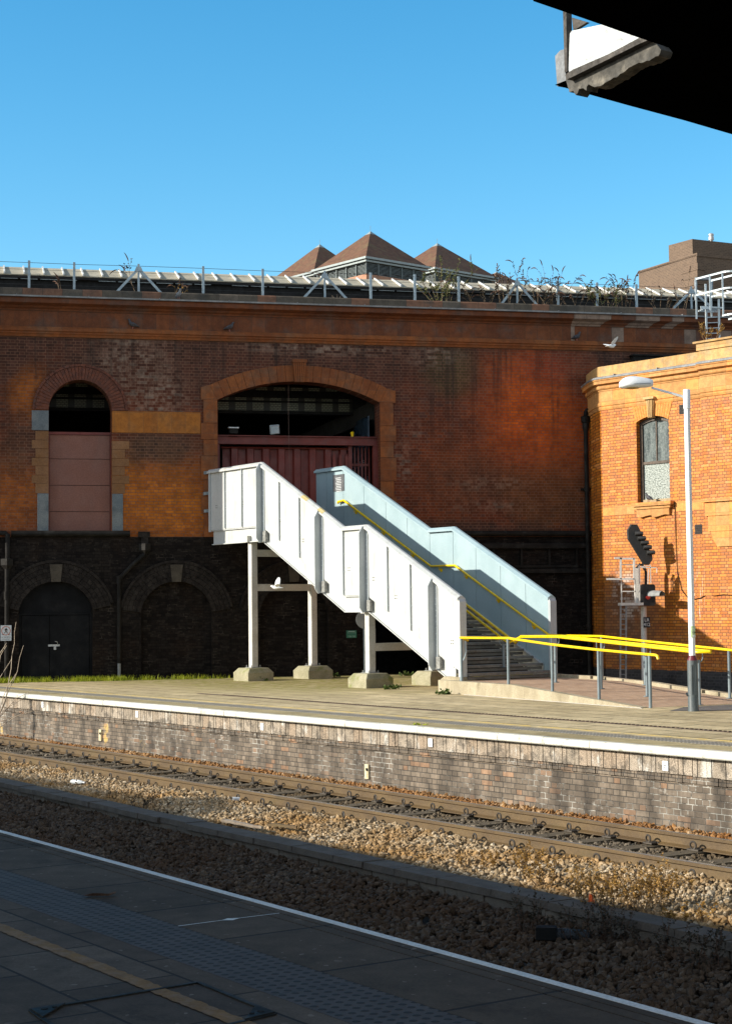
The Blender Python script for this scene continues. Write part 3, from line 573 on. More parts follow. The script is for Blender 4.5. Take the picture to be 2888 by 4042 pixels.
# ================================================================ the long station wall
def seg(hw, rise, zs):            # circle through a springing half-width / rise
    r = (hw*hw+rise*rise)/(2*rise); return r, zs+rise-r
class Op:
    def __init__(s, l, r, b, zs, rise): s.l, s.r, s.b, s.zs, s.rise = l, r, b, zs, rise; s.c = (l+r)/2; s.hw = (r-l)/2; s.R, s.zc = seg(s.hw, rise, zs)
    def top(s, u):
        d = min(abs(u-s.c), s.hw); return s.zc+math.sqrt(max(s.R*s.R-d*d, 0))
    def xs(s, n=20):
        a0 = math.asin(min(1, s.hw/s.R)); return [s.c+s.R*math.sin(-a0+2*a0*i/n) for i in range(n+1)]
def wall_face(o, u0, u1, z0, z1, ops, dep, y=0.0):
    us = {round(u0, 5), round(u1, 5)}
    for p in ops: us |= {round(q, 5) for q in p.xs()} | {round(p.l, 5), round(p.r, 5)}
    us = sorted(us)
    for a, b in zip(us, us[1:]):
        if b-a < 1e-4: continue
        mid = (a+b)/2; h = [p for p in ops if p.l < mid < p.r]
        if not h: o.poly([(a, y, z0), (b, y, z0), (b, y, z1), (a, y, z1)]); continue
        p = h[0]; ta, tb = p.top(a), p.top(b)
        if p.b > z0+1e-3: o.poly([(a, y, z0), (b, y, z0), (b, y, p.b), (a, y, p.b)]); o.poly([(a, y, p.b), (b, y, p.b), (b, y+dep, p.b), (a, y+dep, p.b)])
        o.poly([(a, y, ta), (b, y, tb), (b, y, z1), (a, y, z1)]); o.poly([(a, y, ta), (a, y+dep, ta), (b, y+dep, tb), (b, y, tb)])
    for p in ops:
        for u in (p.l, p.r): o.poly([(u, y, p.b), (u, y+dep, p.b), (u, y+dep, p.top(u)), (u, y, p.top(u))])
    o.poly([(u0, y, z0), (u0, y+dep, z0), (u0, y+dep, z1), (u0, y, z1)]); o.poly([(u1, y, z0), (u1, y+dep, z0), (u1, y+dep, z1), (u1, y, z1)])
def ring(o, c, zc, r0_, r1, a0, a1, n, y0, y1, gap=0.006, jit=0.0):
    for i in range(n):
        p, q = a0+(a1-a0)*i/n, a0+(a1-a0)*(i+1)/n; g = gap/(r0_+r1); p += g; q -= g; m = (p+q)/2; j = rnd.uniform(-jit, jit)
        pts = [(c+r0_*math.cos(p), zc+r0_*math.sin(p)), (c+r0_*math.cos(m), zc+r0_*math.sin(m)), (c+r0_*math.cos(q), zc+r0_*math.sin(q)), (c+r1*math.cos(q), zc+r1*math.sin(q)), (c+r1*math.cos(m), zc+r1*math.sin(m)), (c+r1*math.cos(p), zc+r1*math.sin(p))]
        o.prism(pts, lambda u, z: (u, y0+j, z), lambda u, z: (u, y1, z))
M['slit_glass'] = pm('pale lamp glass', (0.4, 0.5, 0.56), (0.55, 0.62, 0.66), .2, 4); M['stem_cable'] = pm('pale cable', (0.16, 0.10, 0.08), (0.2, 0.13, 0.1), .6)
ST = thing('station_building', 'long sooty red brick station building with arched openings behind the white staircase', 'building', WF.o, WF.a)
win = Op(1.24, 2.82, 3.70, 6.83, 0.79); big = Op(5.53, 9.84, 3.62, 7.17, 0.52)
U0, U1 = -1.9, 27.0
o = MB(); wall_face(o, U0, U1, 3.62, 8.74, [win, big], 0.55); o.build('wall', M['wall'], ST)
lows = [Op(0.51, 2.33, -0.45, 1.81, 0.69), Op(3.55, 5.35, -0.45, 1.73, 0.75), Op(6.60, 8.40, -0.45, 1.70, 0.76), Op(9.66, 11.59, -0.45, 1.67, 0.78)]
o = MB(); wall_face(o, U0, U1, -0.45, 3.619, lows, 0.35, -0.006); o.build('base_wall', M['dark_brick'], ST)
# rings of the arches
VB = NT('sooty arch brick'); 
M['ring_dark'] = pm('sooty arch brick', (0.011, 0.0085, 0.0075), (0.026, 0.021, 0.018), 0.7, 9, 0.3, 40, dirt=(0.06, 0.05, 0.042), dsc=3, damt=0.4, spec=0.12)
M['ring_red'] = pm('red arch brick', (0.085, 0.026, 0.015), (0.145, 0.042, 0.02), 0.8, 9, 0.3, 40, dirt=(0.07, 0.05, 0.045), dsc=3, damt=0.6)
M['key_grey'] = pm('grey stone keystone', (0.055, 0.046, 0.036), (0.08, 0.067, 0.052), 0.8, 6, 0.2, 40, spec=0.12)
for i, p in enumerate(lows):
    a0 = math.asin((p.zs-p.zc)/p.R); o = MB(); rr = p.R+0.004
    for k in range(4):
        ring(o, p.c, p.zc, rr+k*0.118, rr+(k+1)*0.118-0.008, a0-R(2), math.pi-a0+R(2), int(17+4*k), -0.055-0.004*(k % 2), 0.0, 0.008, 0.004)
    ring(o, p.c, p.zc, rr+0.472, rr+0.54, a0, math.pi-a0, 15, -0.085, 0.0, 0.006, 0.003)
    o.build('arch_ring', M['ring_dark'], ST)
    o = MB(); zt = p.zs+p.rise
    o.prism([(p.c-.115, zt-.01), (p.c+.115, zt-.01), (p.c+.16, zt+.43), (p.c-.16, zt+.43)], lambda u, z: (u, -0.09, z), lambda u, z: (u, 0.0, z)); o.build('keystone', M['key_grey'], ST)
    if i in (1, 2):
        o = MB(); o.poly([(p.l-.1, 0.16, -.45), (p.r+.1, 0.16, -.45), (p.r+.1, 0.16, zt+.1), (p.l-.1, 0.16, zt+.1)]); o.build('blind_infill', M['dark_brick'], ST)
    if i == 3:
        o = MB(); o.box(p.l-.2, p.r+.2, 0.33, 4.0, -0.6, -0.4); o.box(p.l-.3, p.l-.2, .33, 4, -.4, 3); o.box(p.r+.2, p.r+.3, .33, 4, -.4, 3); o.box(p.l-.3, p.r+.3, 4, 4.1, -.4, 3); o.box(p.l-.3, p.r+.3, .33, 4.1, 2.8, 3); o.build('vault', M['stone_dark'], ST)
# double door in the left arch
p = lows[0]; dr = MB(); n = 20; xs = p.xs(n)
pts = [(p.l+.02, 1.72), (p.r-.02, 1.72)]+[(u, p.top(u)-0.0) for u in xs[::-1]]
dr.prism(pts, lambda u, z: (u, 0.20, z), lambda u, z: (u, 0.26, z)); dr.box(p.l, p.l+.055, .17, .26, -.45, 1.72); dr.box(p.r-.055, p.r, .17, .26, -.45, 1.72); dr.box(p.l+.055, p.r-.055, .17, .26, 1.66, 1.715)
fr = dr.build('door_frame', M['door_blue'], ST)
um = WF.face(196, 2550, .2)[0]
o = MB(); o.bbox(p.l+.062, um-.004, .19, .235, .06, 1.652, .006); o.build('door_leaf', M['door_blue'], ST)
o = MB(); o.bbox(um+.004, p.r-.062, .19, .235, .06, 1.652, .006); dl = o.build('door_leaf', M['door_blue'], ST)
M['pale_metal'] = pm('scratched pale metal', (0.35, 0.36, 0.36), (0.5, 0.5, 0.5), 0.45, 20, 0, 40, 0.3)
o = MB(); z = WF.face(215, 2548, .18)[1]; o.box(um-.04, um+.25, .165, .188, z-.025, z+.025); o.box(um+.10, um+.16, .15, .186, z-.11, z-.025); o.tube([(um+.2, .17, z+.04), (um+.18, .15, z+.09), (um+.13, .15, z+.10)], .008, 6); o.build('bolt', M['pale_metal'], dl)
o = MB(); o.box(p.l, p.r, .1, .3, -.05, .05); o.build('threshold', M['dark_brick'], ST)
# ---- left window: ring, boards, quoins, sill
o = MB(); ring(o, win.c, win.zc, win.R+.003, win.R+.335, R(1), R(179), 37, -0.022, 0.0, 0.012, 0.004); o.build('arch_ring', M['ring_red'], ST)
o = MB(); ring(o, win.c, win.zc, win.R+.345, win.R+.405, R(1), R(179), 26, -0.04, 0.0, 0.008, 0.003); o.build('hood_mould', M['ring_red'], ST)
bz = [WF.face(300, y, .3)[1] for y in (2108, 2020, 1916, 1812, 1717)]
for a, b in zip(bz, bz[1:]):
    o = MB(); o.bbox(win.l+.03, win.r-.03, .27, .30, a+.006, b-.006, .004); o.build('window_board', M['board'], ST)
zt_ = WF.face(300, 1706, .3)[1]
o = MB(); o.box(win.l+.0, win.r, .24, .32, bz[-1]+.002, zt_); o.box(win.l, win.l+.026, .25, .32, 3.7, bz[-1]); o.box(win.r-.026, win.r, .25, .32, 3.7, bz[-1]); o.build('window_frame', M['maroon'], ST)
def pxz(y): return WF.face(300, y)[1]
zz = [pxz(q) for q in (1948, 1908, 1876, 1840, 1808, 1772, 1738, 1702)]
for i, (a, b) in enumerate(zip(zz, zz[1:])):
    wl_ = .42 if i % 2 else .33; wr_ = .44 if i % 2 else .33
    o = MB(); o.bbox(win.l-wl_, win.l-.002, -.015, .15, a+.004, b-.004, .005); o.build('quoin_stone', M['quoin'], ST)
    if i < 6: o = MB(); o.bbox(win.r+.002, win.r+wr_, -.015, .15, a+.004, b-.004, .005); o.build('quoin_stone', M['quoin'], ST)

o = MB(); o.bbox(win.l-.42, win.l-.002, -.03, .15, pxz(1700), pxz(1622), .006); o.build('impost_block', M['grey_stone'], ST)
for a, b in ((win.l-.28, win.l-.002), (win.r+.002, win.r+.28)):
    o = MB(); o.bbox(a, b, -.03, .2, 3.7, zz[0]-.004, .008); o.build('pilaster', M['grey_stone'], ST)
o = MB(); rc_ = [(-.16*math.sin(a)*.9, 3.615+.085+.085*-math.cos(a)) for a in [math.pi*i/10 for i in range(11)]]+[(.1, 3.785), (.1, 3.615)]
ua, ub = WF.face(44, 2122)[0], WF.face(512, 2124)[0]
o.loft([[(ua, y, z) for y, z in rc_], [(ub, y, z) for y, z in rc_]], True, True); o.build('sill', M['black_iron'], ST, smooth=True)
# ---- ochre band between window and big arch
ul, ur = win.r+.004, big.l-.44
o = MB(); o.bbox(ul, ur, -.02, .1, WF.face(620, 1709)[1], WF.face(620, 1625)[1], .004); o.build('band_course', M['band'], ST)
# ---- big arch surround
o = MB(); a0 = math.asin((big.zs-big.zc)/big.R)
ring(o, big.c, big.zc, big.R+.003, big.R+.43, a0, math.pi/2-.03, 10, -.035, 0.1, .008, .003); o.build('arch_surround', M['terra'], ST); o = MB(); ring(o, big.c, big.zc, big.R+.003, big.R+.43, math.pi/2+.03, math.pi-a0, 10, -.035, 0.1, .008, .003)
o.build('arch_surround', M['terra'], ST)
for sgn in (-1, 1):
    o = MB()
    ue = big.c+sgn*(big.R+.43)*math.cos(a0); ze = big.zc+(big.R+.43)*math.sin(a0); uj = big.c+sgn*(big.hw+.43); ui = big.c+sgn*(big.hw+.002)
    o.prism([(ui, big.zs), (uj, big.zs), (uj, ze-.06), (ue, ze)], lambda u, z: (u, -.035, z), lambda u, z: (u, .1, z))
    z = 3.62; i = 0
    while z < big.zs-.1:
        h = .42 if i % 3 else .62
        b = min(z+h, big.zs-.004); wd_ = .43 if i % 2 else .36
        o.hexa([(min(ui, ui+sgn*wd_), -.035, z+.003), (max(ui, ui+sgn*wd_), -.035, z+.003), (max(ui, ui+sgn*wd_), .1, z+.003), (min(ui, ui+sgn*wd_), .1, z+.003), (min(ui, ui+sgn*wd_), -.035, b-.003), (max(ui, ui+sgn*wd_), -.035, b-.003), (max(ui, ui+sgn*wd_), .1, b-.003), (min(ui, ui+sgn*wd_), .1, b-.003)]); z = b+.004; i += 1
    o.build('arch_jamb', M['terra'], ST)

o = MB(); zk0, zk1 = big.zs+big.rise-.02, WF.face(1185, 1420)[1]
for k in range(6):
    a, b = -.155+.052*k, -.155+.052*(k+1)-.014; s0_, s1_ = .82, 1.12
    o.prism([(big.c+a*s0_, zk0), (big.c+b*s0_, zk0), (big.c+b*s1_, zk1-.08), (big.c+a*s1_, zk1-.08)], lambda u, z: (u, -.12, z), lambda u, z: (u, 0.0, z))
o.prism([(big.c-.13, zk0), (big.c+.13, zk0), (big.c+.175, zk1-.08), (big.c-.175, zk1-.08)], lambda u, z: (u, -.095, z), lambda u, z: (u, 0.05, z)); o.box(big.c-.19, big.c+.19, -.13, .05, zk1-.08, zk1)
o.build('keystone', M['terra'], ST)
# ---- cornice
def course(name, prof, mat, u0=U0, u1=U1, parent=None):
    o = MB(); o.loft([[(u0, y, z) for y, z in prof], [(u1, y, z) for y, z in prof]], True, True); return o.build(name, mat, parent or ST)
course('string_course', [(.1, 8.70), (-.04, 8.70), (-.06, 8.76), (-.085, 8.78), (-.085, 8.82), (-.12, 8.84), (-.12, 8.90), (-.09, 8.95), (.1, 8.95)], M['terra'])
course('frieze', [(.1, 8.952), (-.045, 8.952), (-.045, 9.35), (.1, 9.35)], M['frieze'])
course('cornice', [(.1, 9.352), (-.06, 9.352), (-.08, 9.40), (-.13, 9.43), (-.16, 9.47), (-.24, 9.50), (-.30, 9.525), (-.30, 9.63), (-.33, 9.65), (.1, 9.66)], M['frieze'])
course('lead_flashing', [(.1, 9.661), (-.36, 9.661), (-.365, 9.70), (-.10, 9.745), (.1, 9.745)], M['lead'])
course('coping', [(.55, 9.746), (-.08, 9.746), (-.085, 9.90), (-.07, 9.93), (.55, 9.93)], M['coping'])
o = MB(); o.box(0, .012, -.370, -.2, 9.664, 9.722); lr = o.build('lead_roll', M['lead'], ST, (.43, 0, 0))
for k in range(1, 12):
    q = lr.copy(); col.objects.link(q); q.location = (.43+1.79*k, 0, 0)
# ---- things inside the big arch
zb0, zb1 = WF.face(1200, 1756, .3)[1], WF.face(1200, 1722, .3)[1]
o = MB(); o.box(big.l, big.r, .30, .33, zb0, zb1); o.box(big.l, big.r, .22, .42, zb1-.02, zb1+.002); o.box(big.l, big.r, .22, .42, zb0-.002, zb0+.02); o.box(big.l, big.l+.09, .25, .4, 3.62, zb0-.004); o.box(big.r-.13, big.r, .25, .4, 3.62, zb0-.004); o.build('steel_beam', M['maroon'], ST)
ua, ub = WF.face(880, 1850, .5)[0], WF.face(1372, 1850, .5)[0]
o = MB(); n = 8; wpan = (ub-ua)/n; zh = WF.face(1100, 1772, .5)[1]; pr = []
for k in range(n): pr += [(ua+wpan*k, .58), (ua+wpan*(k+.46), .58), (ua+wpan*(k+.54), .48), (ua+wpan*(k+.92), .48)]
pr.append((ub, .58))
for (a, ya), (b, yb) in zip(pr, pr[1:]): o.poly([(a, ya, 3.6), (b, yb, 3.6), (b, yb, zh), (a, ya, zh)])
o.build('sheet_hoarding', M['maroon'], ST)
o = MB(); o.tube([(ua-.05, .46, zh+.02), (ub+.05, .46, zh+.02)], .025, 6); o.box(ub+.0, ub+.10, .4, .55, 3.6, zb0-.005)
for k in range(3):
    uu = ub-.38+k*.17; o.prism([(uu-.04, zh-.62), (uu+.04, zh-.62), (uu+.04, zh-.2), (uu, zh-.1), (uu-.04, zh-.2)], lambda u, z: (u, .42, z), lambda u, z: (u, .44, z))
o.box(ub-.5, ub+.02, .44, .46, zh-.6, zh-.55); o.build('hoarding_rail', M['maroon'], ST)
# glazed screen with the greeting, right-hand part of the arch
gl = NT('dark blue glazing'); M['screen'] = gl.out((0.035, 0.06, 0.09), 0.12, spec=0.6)
ga, gb = ub+.11, big.r-.14
gx_ = big.r-.16; o = MB(); o.box(gx_, gx_+.03, .66, 4.6, 3.6, 6.9); o.build('glazed_screen', M['screen'], ST)
M['letter'] = pm('white lettering', (0.75, 0.77, 0.78), None, 0.5)
y0_, z0_ = WF.side(1395, 1850, gx_-.005); y1_, z1_ = WF.side(1484, 1803, gx_-.005)
text('lettering', 'WELCOME TO LEICESTER', .215, M['letter'], ST, (gx_-.006, 2.35, (z0_+z1_)/2), (R(90), 0, R(-90)), space=1.12)
gz = WF.face(1446, 1836, .64)[1]
for k in range(6):
    uu = ga+(gb-ga)*(k+.15)/5.3; o = MB(); o.box(uu-.024, uu+.024, .62, .66, 3.6, zb0-.02); o.build('screen_bar', M['maroon'], ST)
o = MB(); o.box(ga, gb, .60, .615, gz-.035, gz+.035); o.build('screen_rail', M['maroon'], ST)
M['win_sky'] = pm('pale window beyond', (0.5, 0.68, 0.78), (0.6, 0.75, 0.82), 0.3, 3)
for ya, yb in ((.75, 1.0), (1.25, 1.5), (1.75, 2.0)):
    o = MB(); o.box(gx_-.01, gx_-.004, ya, yb, z0_-.85, z0_-.35); o.build('far_pane', M['win_sky'], ST)
# ---- floodlights on the beam, hanging cable, yellow lamp
def inarch(x, y, yl): q = WF.face(x, y, yl); return WF.w(q[0], yl, q[1])
pf = inarch(920, 1722, .28); t = thing('floodlight', 'black floodlight with pale top on the left of the maroon beam', 'floodlight', pf, WF.a)
o = MB(); o.bbox(-.12, .12, -.10, .08, .07, .20, .02); o.build('housing', M['black_iron'], t); o = MB(); o.bbox(-.14, .14, -.12, .1, .201, .235, .01); o.build('hood', M['pale_metal'], t); o = MB(); o.tube([(-.1, 0, .1), (-.11, 0, .0), (.11, 0, .0), (.1, 0, .1)], .012, 6); o.build('bracket', M['black_iron'], t)
pf = inarch(1082, 1718, .28); t = thing('floodlight', 'white framed floodlight with glass face tilted down, right of the black one', 'floodlight', pf, WF.a)
o = MB(); ax = Vector((.12, 0, .015)); az = Vector((-.015, -.05, .10)); ay = ax.cross(az).normalized()*.04; o.obox((0, -.05, .15), ax, ay, az); o.build('housing', M['fin_grey'], t); o = MB(); o.obox(Vector((0, -.05, .15))+(ay if ay.y < 0 else -ay)*1.1, ax*.8, ay*.06, az*.8); o.build('glass', M['slit_glass'], t); o = MB(); o.box(-.02, .02, -.03, .0, 0, .08); o.build('bracket', M['black_iron'], t)
pf = inarch(1390, 1730, .6); t = thing('beacon_lamp', 'small yellow lamp above the maroon beam at the right of the arch', 'lamp', pf, WF.a)
o = MB(); o.lathe([(.035, .0), (.04, .1), (.05, .16), (.02, .18)], (0, 0, 0), 10); o.build('shade', M['yellow'], t, smooth=True); o = MB(); o.lathe([(.02, -.1), (.02, 0)], (0, 0, 0), 8); o.build('stem', M['black_iron'], t)
pf = inarch(1140, 1512, .2); t = thing('hanging_cable', 'thin loose cable hanging down across the arch and maroon sheeting', 'cable', pf, WF.a)
o = MB(); o.tube([inarch(x, y, .2)-pf if False else Vector((WF.l(inarch(x, y, .2)).x-WF.l(pf).x, 0, inarch(x, y, .2).z-pf.z)) for x, y in ((1138, 1512), (1138, 1620), (1140, 1740), (1142, 1820), (1144, 1870), (1140, 1890), (1132, 1896))], .003, 5); o.build('cable', M['stem_cable'], t)
# interior shell, dark
o = MB(); o.box(U0, 9.3, .42, .5, -.6, 3.4); o.box(11.95, U1, .42, .5, -.6, 3.4); o.box(U0, U1, 9.25, 9.4, -.6, 9.7); o.box(U0, U0+.03, .56, 9.25, -.6, 9.7); o.box(U1-.1, U1, .56, 9.25, -.6, 9.7); o.box(U0+.1, U1-.1, .56, 9.2, 9.4, 9.5); o.build('rear_shell', M['dark_brick'], ST)
o = MB(); o.box(-1.7, 13.5, .56, 9, 3.4, 3.58); o.box(-1.7, 13.5, 9, 9.2, 3.4, 9.0); o.box(-1.85, -1.7, .56, 9.2, 3.4, 9); o.box(13.5, 13.7, .56, 9.2, 3.4, 9); o.box(-1.7, 13.5, .56, 9.0, 8.72, 8.8)
o.box(10.0, 10.1, .9, 8.5, 3.6, 8.3)
for k in range(6): o.box(-1.7, 13.5, 1.2+1.3*k, 1.4+1.3*k, 8.35, 8.72)
o.hexa([(8.2, 5.5, 6.2), (10.0, 1.4, 6.9), (10.0, 1.7, 6.9), (8.4, 5.8, 6.2), (8.2, 5.5, 6.6), (10.0, 1.4, 7.4), (10.0, 1.7, 7.4), (8.4, 5.8, 6.6)])
o.build('interior', M['interior'], ST)
gt = NT('dirty wired glass'); X, Y, Z = gt.xyz(); n2 = gt.noise(5, 6, .7); msk, r1_, _ = gt.cells(X, Z, .10, .05, 'run', .012)
pm_ = gt.m('FRACT', gt.m('DIVIDE', X, 0.48)); msk = gt.m('MULTIPLY', msk, gt.mr(gt.m('ABSOLUTE', gt.m('SUBTRACT', pm_, 0.5)), .30, .34, 1, 0))
M['wired'] = gt.out(gt.mix(msk, (0.02, 0.02, 0.015), gt.mix(n2, (0.12, 0.13, 0.08), (0.30, 0.31, 0.23))), 0.5)
for zc_, yy, hh in ((7.46, 2.2, .07), (7.18, 2.2, .22), (7.66, 1.6, .09)):
    o = MB(); o.box(-.4, 9.6, yy, yy+.02, zc_, zc_+hh); o.build('roof_glazing', M['wired'], ST)
o = MB(); o.box(-1.7, 13, 2.25, 2.6, 7.1, 7.75); o.build('roof_truss', M['stone_dark'], ST)
# ---- ledges, recess and frame on the dark wall right of the stairs
ua, ub = WF.face(1800, 2100)[0], WF.face(2336, 2106)[0]; zq = WF.face(2100, 2106, -.1)[1]
o = MB(); o.tube([(ua, -.10, zq), (ub, -.10, zq)], .075, 10); o.build('ledge', M['black_iron'], ST, smooth=True)
o = MB(); z2 = WF.face(2100, 2150)[1]; o.bbox(ua, ub-.1, -.16, -.03, z2-.10, z2+.03, .02); z3 = WF.face(2100, 2245)[1]; o.bbox(ua+.2, ub-.15, -.14, -.03, z3-.12, z3, .02); o.build('ledge', M['black_iron'], ST)
ua, ub = WF.face(1945, 2200)[0], WF.face(2272, 2200)[0]; za, zb_ = WF.face(2100, 2232)[1], WF.face(2100, 2168)[1]
o = MB(); w_ = (ub-ua)/3
for k in range(4): o.box(ua+w_*k-.03, ua+w_*k+.03, -.09, -.03, za, zb_)
o.box(ua-.03, ub+.03, -.10, -.03, zb_, zb_+.06); o.box(ua-.03, ub+.03, -.10, -.03, za-.06, za); o.build('blocked_window', M['black_iron'], ST)
# louvre / timber box high up beside the right-hand building
ua, za = WF.face(2498, 1402, -.2); o = MB(); o.bbox(ua, ua+1.3, -.25, -.0, za-.35, za-.02, .01); o.box(ua-.05, ua+1.35, -.32, .0, za-.02, za+.02); o.build('vent_box', M['black_iron'], ST)
# buttress tower added off to the left to shade landing and building corner
tw = thing('brick_blocker', 'tall brick buttress added to the station wall beyond the left edge to cast shade', 'blocker', WF.w(-1.3, -.02), WF.a)
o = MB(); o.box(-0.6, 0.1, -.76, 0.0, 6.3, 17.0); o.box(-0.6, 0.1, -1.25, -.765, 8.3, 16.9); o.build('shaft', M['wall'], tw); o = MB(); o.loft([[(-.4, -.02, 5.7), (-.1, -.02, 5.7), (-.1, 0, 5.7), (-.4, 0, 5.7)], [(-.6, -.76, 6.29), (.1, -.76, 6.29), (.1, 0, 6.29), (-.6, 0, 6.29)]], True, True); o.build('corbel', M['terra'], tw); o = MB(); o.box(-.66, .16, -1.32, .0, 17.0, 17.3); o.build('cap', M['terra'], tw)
# ---- fence and sign things on the wall face are added later
# ================================================================ the staircase
TH = R(34.2); SF = Frame((-2.598, 40.87, 0), TH)        # local x across, local -y down the stairs
SW = 2.615; sA2, sA3, sA4 = 3.606, 4.547, 7.89; SL = 0.4826; ZT0 = 5.335
def ztop(s):
    if s < 0: return ZT0
    if s < sA2: return ZT0-SL*s
    if s < sA3: return ZT0-SL*sA2
    return ZT0-SL*sA2-SL*(s-sA3)
SG = thing('staircase', 'white panelled outdoor staircase with pale blue inner side climbing to the brick arch', 'staircase', SF.o, TH)
def s_near(x, y=2100): return -SF.side(x, y, 0.0)[0]
def s_far(x, y=2100, xl=SW): return -SF.side(x, y, xl)[0]
kn = [-2.62, 0.0, sA2, sA3, sA4]; kf = [-1.30, 0.0, sA2, sA3, sA4]
PH = 1.56
def wallprism(o, ss, x0, x1, ta, tb):      # sheet following the top line: from ztop-ta down to ztop-tb
    for a, b in zip(ss, ss[1:]):
        o.hexa([(x0, -a, ztop(a)-tb), (x1, -a, ztop(a)-tb), (x1, -b, ztop(b)-tb), (x0, -b, ztop(b)-tb), (x0, -a, ztop(a)-ta), (x1, -a, ztop(a)-ta), (x1, -b, ztop(b)-ta), (x0, -b, ztop(b)-ta)])
def eps(ss): return ss
def panels(side, cuts, x0, x1, mat, tb):
    for a, b in zip(cuts, cuts[1:]):
        br = [a+.006]+[q for q in (0.0, sA2, sA3) if a+.02 < q < b-.02]+[b-.006]
        o = MB(); wallprism(o, br, x0, x1, .055, tb); o.build('balustrade_panel', mat, SG)
def cap(ss, side, mat):
    o = MB(); rings = []
    for s in ss:
        sgn = 1 if side == 'n' else -1; xo = 0.0 if side == 'n' else SW
        pr = [(0.0, -.10), (0.0, -.055), (.075, 0.0), (.135, 0.0), (.21, -.055), (.21, -.10)]
        rings.append([(xo+sgn*x, -s, ztop(s)+z) for x, z in pr])
    o.loft(rings, True, True); return o.build('balustrade_cap', mat, SG)
cutn = [kn[0], s_near(880), s_near(947), 0.0, s_near(1094), s_near(1173), s_near(1252), sA2, s_near(1428, 2200), s_near(1520, 2250), s_near(1610, 2300), s_near(1699, 2350), sA4-.02]
panels('n', cutn, .075, .135, M['white_paint'], PH)
cap(kn, 'n', M['white_paint'])
M['patch'] = pm('pale yellow touch-up paint', (0.50, 0.40, 0.17), (0.55, 0.45, 0.22), .5, 8)
for xa, xb in ((1186, 1208), (1250, 1270)):
    sa, sb = s_near(xa, 1950), s_near(xb, 2000); o = MB(); o.loft([[(x-.002, -s, ztop(s)+z+.002) for x, z in ((0, -.05), (.0, -.054), (.075, 0.0), (.12, .0))] for s in (sa, sb)], closed=False); o.build('paint_patch', M['patch'], SG)
cutf = [kf[0], s_far(1306, 1900), s_far(1372, 1900), s_far(1454, 2000), s_far(1540, 2000), s_far(1625, 2100), s_far(1714, 2150), s_far(1806, 2150), s_far(1896, 2200), s_far(1993, 2250), s_far(2092, 2300), sA4-.02]
panels('f', cutf, SW-.135, SW-.075, M['pale_blue'], PH+.28)
cap(kf, 'f', M['pale_blue'])
# end posts of the balustrades
for x0, x1, mt in ((.0, .21, M['white_paint']), (SW-.21, SW, M['fin_grey'])):
    o = MB(); o.prism([(-sA4+.02, .33), (-sA4-.05, .33), (-sA4-.05, ztop(sA4)-.12), (-sA4-.0, ztop(sA4)-.055), (-sA4+.02, ztop(sA4)-.06)], lambda y, z: (x0+.02, y, z), lambda y, z: (x1-.02, y, z)); o.build('end_post', mt, SG)
def bolts(o, x, s, z0, z1, n, r=.011, dz=0):
    for k in range(n):
        z = z0+(z1-z0)*k/(n-1); o.lathe([(r, 0), (r, .012), (r*.5, .018)], (0, 0, 0), 6); 
        m = len(o.v)-18
        for q in range(m, len(o.v)): a = o.v[q]; o.v[q] = (x-a[2], -s+a[0], z+a[1])
# slim ribs between the panels
for i, s in enumerate(cutn[1:-1]):
    if i in (2, 5, 7, 10): continue
    o = MB(); zt = ztop(s)-.075; zb = ztop(s)-PH+.02
    o.prism([(-s-.012, zb), (-s+.012, zb), (-s+.012, zt-.0), (-s-.012, zt-.01)], lambda y, z: (.034, y, z), lambda y, z: (.074, y, z)); rb = o.build('panel_rib', M['fin_grey'], SG)
    o = MB(); bolts(o, .070, s+.03, zb+.12, zt-.15, 4, .012); o.build('rib_bolts', M['pale_galv'], rb)
for s in (kn[0]+.05,):
    o = MB(); o.prism([(-s-.05, ztop(s)-PH-.04), (-s+.05, ztop(s)-PH-.04), (-s+.05, ztop(s)-.08), (-s-.05, ztop(s)-.08)], lambda y, z: (.05, y, z), lambda y, z: (.074, y, z)); o.build('panel_rib', M['fin_grey'], SG)
# deep fins at the frames
for i in (2, 5, 7, 10):
    s = cutn[1+i]+.05; zt = ztop(cutn[1+i])-.03; zb = ztop(s)-PH-.37
    if i in (5, 10): zt = ztop(s)-.04
    o = MB(); w0 = -.115
    o.prism([(.06, zt-.10), (.06, zb), (-.03, zb-.02), (w0, zb+.10), (w0, zt-.16), (-.02, zt)], lambda x, z: (x, -s-.012, z), lambda x, z: (x, -s+.012, z))
    o.build('frame_fin', M['fin_grey'], SG)
    o = MB(); o.prism([(-s-.014, zb+.1), (-s-.10, zb+.1), (-s-.10, zt-.2), (-s-.014, zt-.08)], lambda y, z: (.052, y, z), lambda y, z: (.073, y, z)); fl_ = o.build('fin_flange', M['fin_grey'], SG)
    o = MB(); bolts(o, .053, s+.06, zb+.5, zt-.3, 10, .012); o.build('flange_bolts', M['pale_galv'], fl_)
    o = MB(); o.box(.03, .105, -s-.20, -s-.05, ztop(s)-PH-.29-SL*.12, ztop(s)-PH-.05-SL*.12); o.build('splice_plate', M['bolt'], SG)
# screw clusters
sx = [(855, 2000, 0), (958, 1986, 1), (1027, 1992, 1), (1104, 2054, 1), (1196, 2133, 1), (1272, 2197, 1), (1377, 2247, 1), (1474, 2285, 1), (1562, 2357, 1), (1784, 2535, 1)]
for px, py, _ in sx:
    yy, zz_ = SF.side(px, py, .075); o = MB()
    for a in (-.028, .028):
        for b in (-.03, .03): o.obox((.071, yy+a, zz_+b+a*SL*.0), (.006, 0, 0), (0, .011, 0), (0, 0, .011))
    o.build('screw_cluster', M['bolt'], SG)
